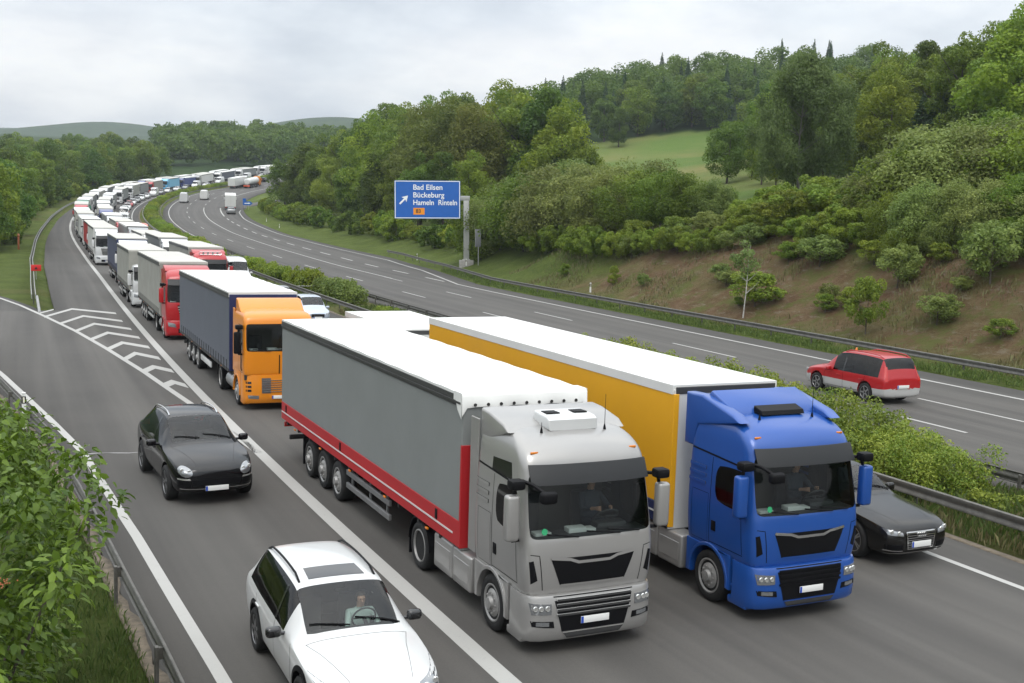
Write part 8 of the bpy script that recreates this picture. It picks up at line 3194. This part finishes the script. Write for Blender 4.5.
def verge(S0, S1, d0, d1, n, hgt, wid, seed, m, keep=None):
    rs = np.random.RandomState(seed)
    s_ = rs.uniform(S0, S1, n)
    u = rs.uniform(0, 1, n)
    a = np.interp(s_, [S0, S1], [0, 0]) + (d0(s_) if callable(d0) else d0)
    b = d1(s_) if callable(d1) else d1
    d_ = a + (b - a) * u
    P = rps(s_, d_)
    if keep is not None:
        k = keep(P, s_, d_, rs)
        P = P[k]
    zr_ = np.interp(s_ if keep is None else s_[k], _s, _zr)
    dk = d_ if keep is None else d_[k]
    sk2 = s_ if keep is None else s_[k]
    P[:, 2] = np.where((dk < 0) & (dk > ramp_out(sk2) - 1.0), zr_ - .02, ground_z(P[:, 0], P[:, 1]) - .02)
    o = link_mesh("grass", grass_mesh("grass", P, hgt, wid, seed, m), m)
    return tag(o, kind='stuff')


patchy = lambda P, s_, d_, rs: vnoise(P[:, 0], P[:, 1], 1.3, 31) + .25 * rs.rand(len(P)) > .42
o = verge(-14, 34, lambda s: ramp_out(s) - 7.5, lambda s: ramp_out(s) - .12, 64000, .17, .010, 301, lm_grass, lambda P, s_, d_, rs: vnoise(P[:, 0], P[:, 1], 1.0, 32) + .5 * rs.rand(len(P)) > .38)
tag(o, "grass on the slope below the slip road's rail", "grass")
o = verge(12, 110, lambda s: right_edge(s) + .35, lambda s: right_edge(s) + 2.8, 26000, .26, .022, 302, lm_grass, patchy)
tag(o, "grass strip along the far guard rail", "grass")
o = verge(18, 95, lambda s: right_edge(s) + 2.5, lambda s: right_edge(s) + 17, 26000, .34, .035, 303, lm_dry, lambda P, s_, d_, rs: vnoise(P[:, 0], P[:, 1], 2.6, 33) + .3 * rs.rand(len(P)) > .68)
tag(o, "dry weeds scattered over the bare bank", "weeds")
o = verge(-4, 60, 11.75, 16.3, 24000, .30, .018, 304, lm_dry, patchy)
tag(o, "dry grass in the median", "grass")
o = verge(-4, 60, 11.9, 16.0, 22000, .42, .016, 305, lm_grass, patchy)
tag(o, "green weeds in the median", "grass")

# ------------------------------------------------------------------ the leafy bush in the near corner
lm_near = leaf_mat("leaves_near", (0.034, 0.078, 0.010), (0.155, 0.247, 0.026), .35, .42)
berry_m = mat("orange_blossom", (.34, .10, .04), .7)


def leaf_cloud(name, seed, C, Rd, n, leaf):
    """real leaf blades: six-point, folded along the midrib, hanging off their clump"""
    rs = np.random.RandomState(seed)
    k = rs.choice(len(C), n, p=Rd ** 2 / (Rd ** 2).sum())
    d = unit(rs.normal(size=(n, 3)) + np.array([0, 0, .35]))
    P = C[k] + d * (Rd[k][:, None] * rs.uniform(.35, 1.05, (n, 1)))
    t = unit(d * np.array([1, 1, .25]) + rs.normal(size=(n, 3)) * .45 + np.array([0, 0, -.45]))
    nr = unit(np.cross(t, np.cross(np.tile([0, 0, 1.0], (n, 1)) + rs.normal(size=(n, 3)) * .35, t)))
    b = np.cross(nr, t)
    L = leaf * rs.uniform(.6, 1.25, (n, 1))
    w = L * rs.uniform(.20, .27, (n, 1))
    up = nr * w * .35
    V = np.stack([P, P + t * L * .30 + b * w + up, P + t * L * .70 + b * w * .75 + up * .6, P + t * L - nr * L * .10, P + t * L * .70 - b * w * .75 + up * .6, P + t * L * .30 - b * w + up, P + t * L * .5], 1).reshape(-1, 3)
    i = np.arange(n)[:, None] * 7
    F = np.concatenate([i + np.array([[0, 1, 2, 6]]), i + np.array([[6, 2, 3, 4]]), i + np.array([[0, 6, 4, 5]])], 0)
    tint = np.clip(np.repeat(rs.uniform(0, .45, len(C))[k] + rs.uniform(-.1, .55, n), 1), 0, 1)
    return quads_mesh(name, V, F, np.concatenate([tint] * 3))


def near_bush(name, x, y, label, blobs, n, leaf, seed, stems):
    z = gz(x, y)
    t = empty(name, (x, y, z), label=label, cat="bush")
    C = np.array([b[:3] for b in blobs], float)
    Rd = np.array([b[3] for b in blobs], float)
    me = leaf_cloud("foliage", seed, C, Rd, n, leaf)
    me.shade_smooth()
    link_mesh("foliage", me, lm_near, t)
    b = MB()
    rs = random.Random(seed)
    for c in stems:
        e = Vector(C[c])
        b.tube([(rs.uniform(-.2, .2), rs.uniform(-.2, .2), -.3), e * .5 + Vector((0, 0, -.1)), e], [.035, .025, .008], 6)
    b.build("stems", bark, t)
    return t


rs_ = np.random.RandomState(77)


def blobs_in(n, box, r):
    return [(rs_.uniform(*box[0]), rs_.uniform(*box[1]), rs_.uniform(*box[2]), rs_.uniform(*r)) for _ in range(n)]


NB = near_bush("leafy_bush", -9.9, -1.2, "large leafy green bush with orange flower heads in the lower left corner",
               blobs_in(58, ((-1.5, 1.25), (-2.2, 4.4), (.9, 4.3)), (.42, .68)) + blobs_in(22, ((-1.2, .30), (-5.6, -2.0), (1.2, 3.9)), (.35, .6))
               + [(1.6, -1.0, 3.8, .38), (1.95, -.3, 3.9, .30), (1.7, .6, 4.1, .38), (1.4, 2.0, 3.9, .42), (1.3, -2.0, 3.5, .4)]
               + [(.02, -3.0, 6.6, .2), (.05, -3.1, 7.2, .22), (-.02, -3.0, 7.8, .2), (.0, -2.9, 8.3, .15), (.05, -2.6, 5.9, .24), (.0, -2.4, 5.2, .3)],
               19000, .150, 401, range(0, 90, 5))
for k in range(7):
    m = MB()
    c = Vector((rs_.uniform(-.6, 1.3), rs_.uniform(-3.6, .4), rs_.uniform(2.6, 3.9)))
    for _ in range(22):
        p = c + Vector(rs_.normal(size=3) * np.array([.05, .05, .022]))
        g = bmesh.ops.create_icosphere(m.bm, subdivisions=1, radius=.009)
        bmesh.ops.translate(m.bm, verts=g['verts'], vec=p)
    m.build("flower_head", berry_m, NB)

# ------------------------------------------------------------------ the air
hz_m = bpy.data.materials.new("haze")
hz_m.use_nodes = True
n, l = hz_m.node_tree.nodes, hz_m.node_tree.links
n.clear()
ho = n.new("ShaderNodeOutputMaterial")
pv = n.new("ShaderNodeVolumePrincipled")
pv.inputs["Color"].default_value = (.80, .87, .96, 1)
pv.inputs["Density"].default_value = .00014
pv.inputs["Anisotropy"].default_value = .2
l.new(pv.outputs[0], ho.inputs["Volume"])
m = MB()
m.bx(-2700, 5300, -260, 6700, -8, max(float(GZ.max()) + 30, 60))
o = m.build("haze", hz_m, None, 0)
tag(o, "thin grey blue haze over the whole valley", "haze", kind='stuff')
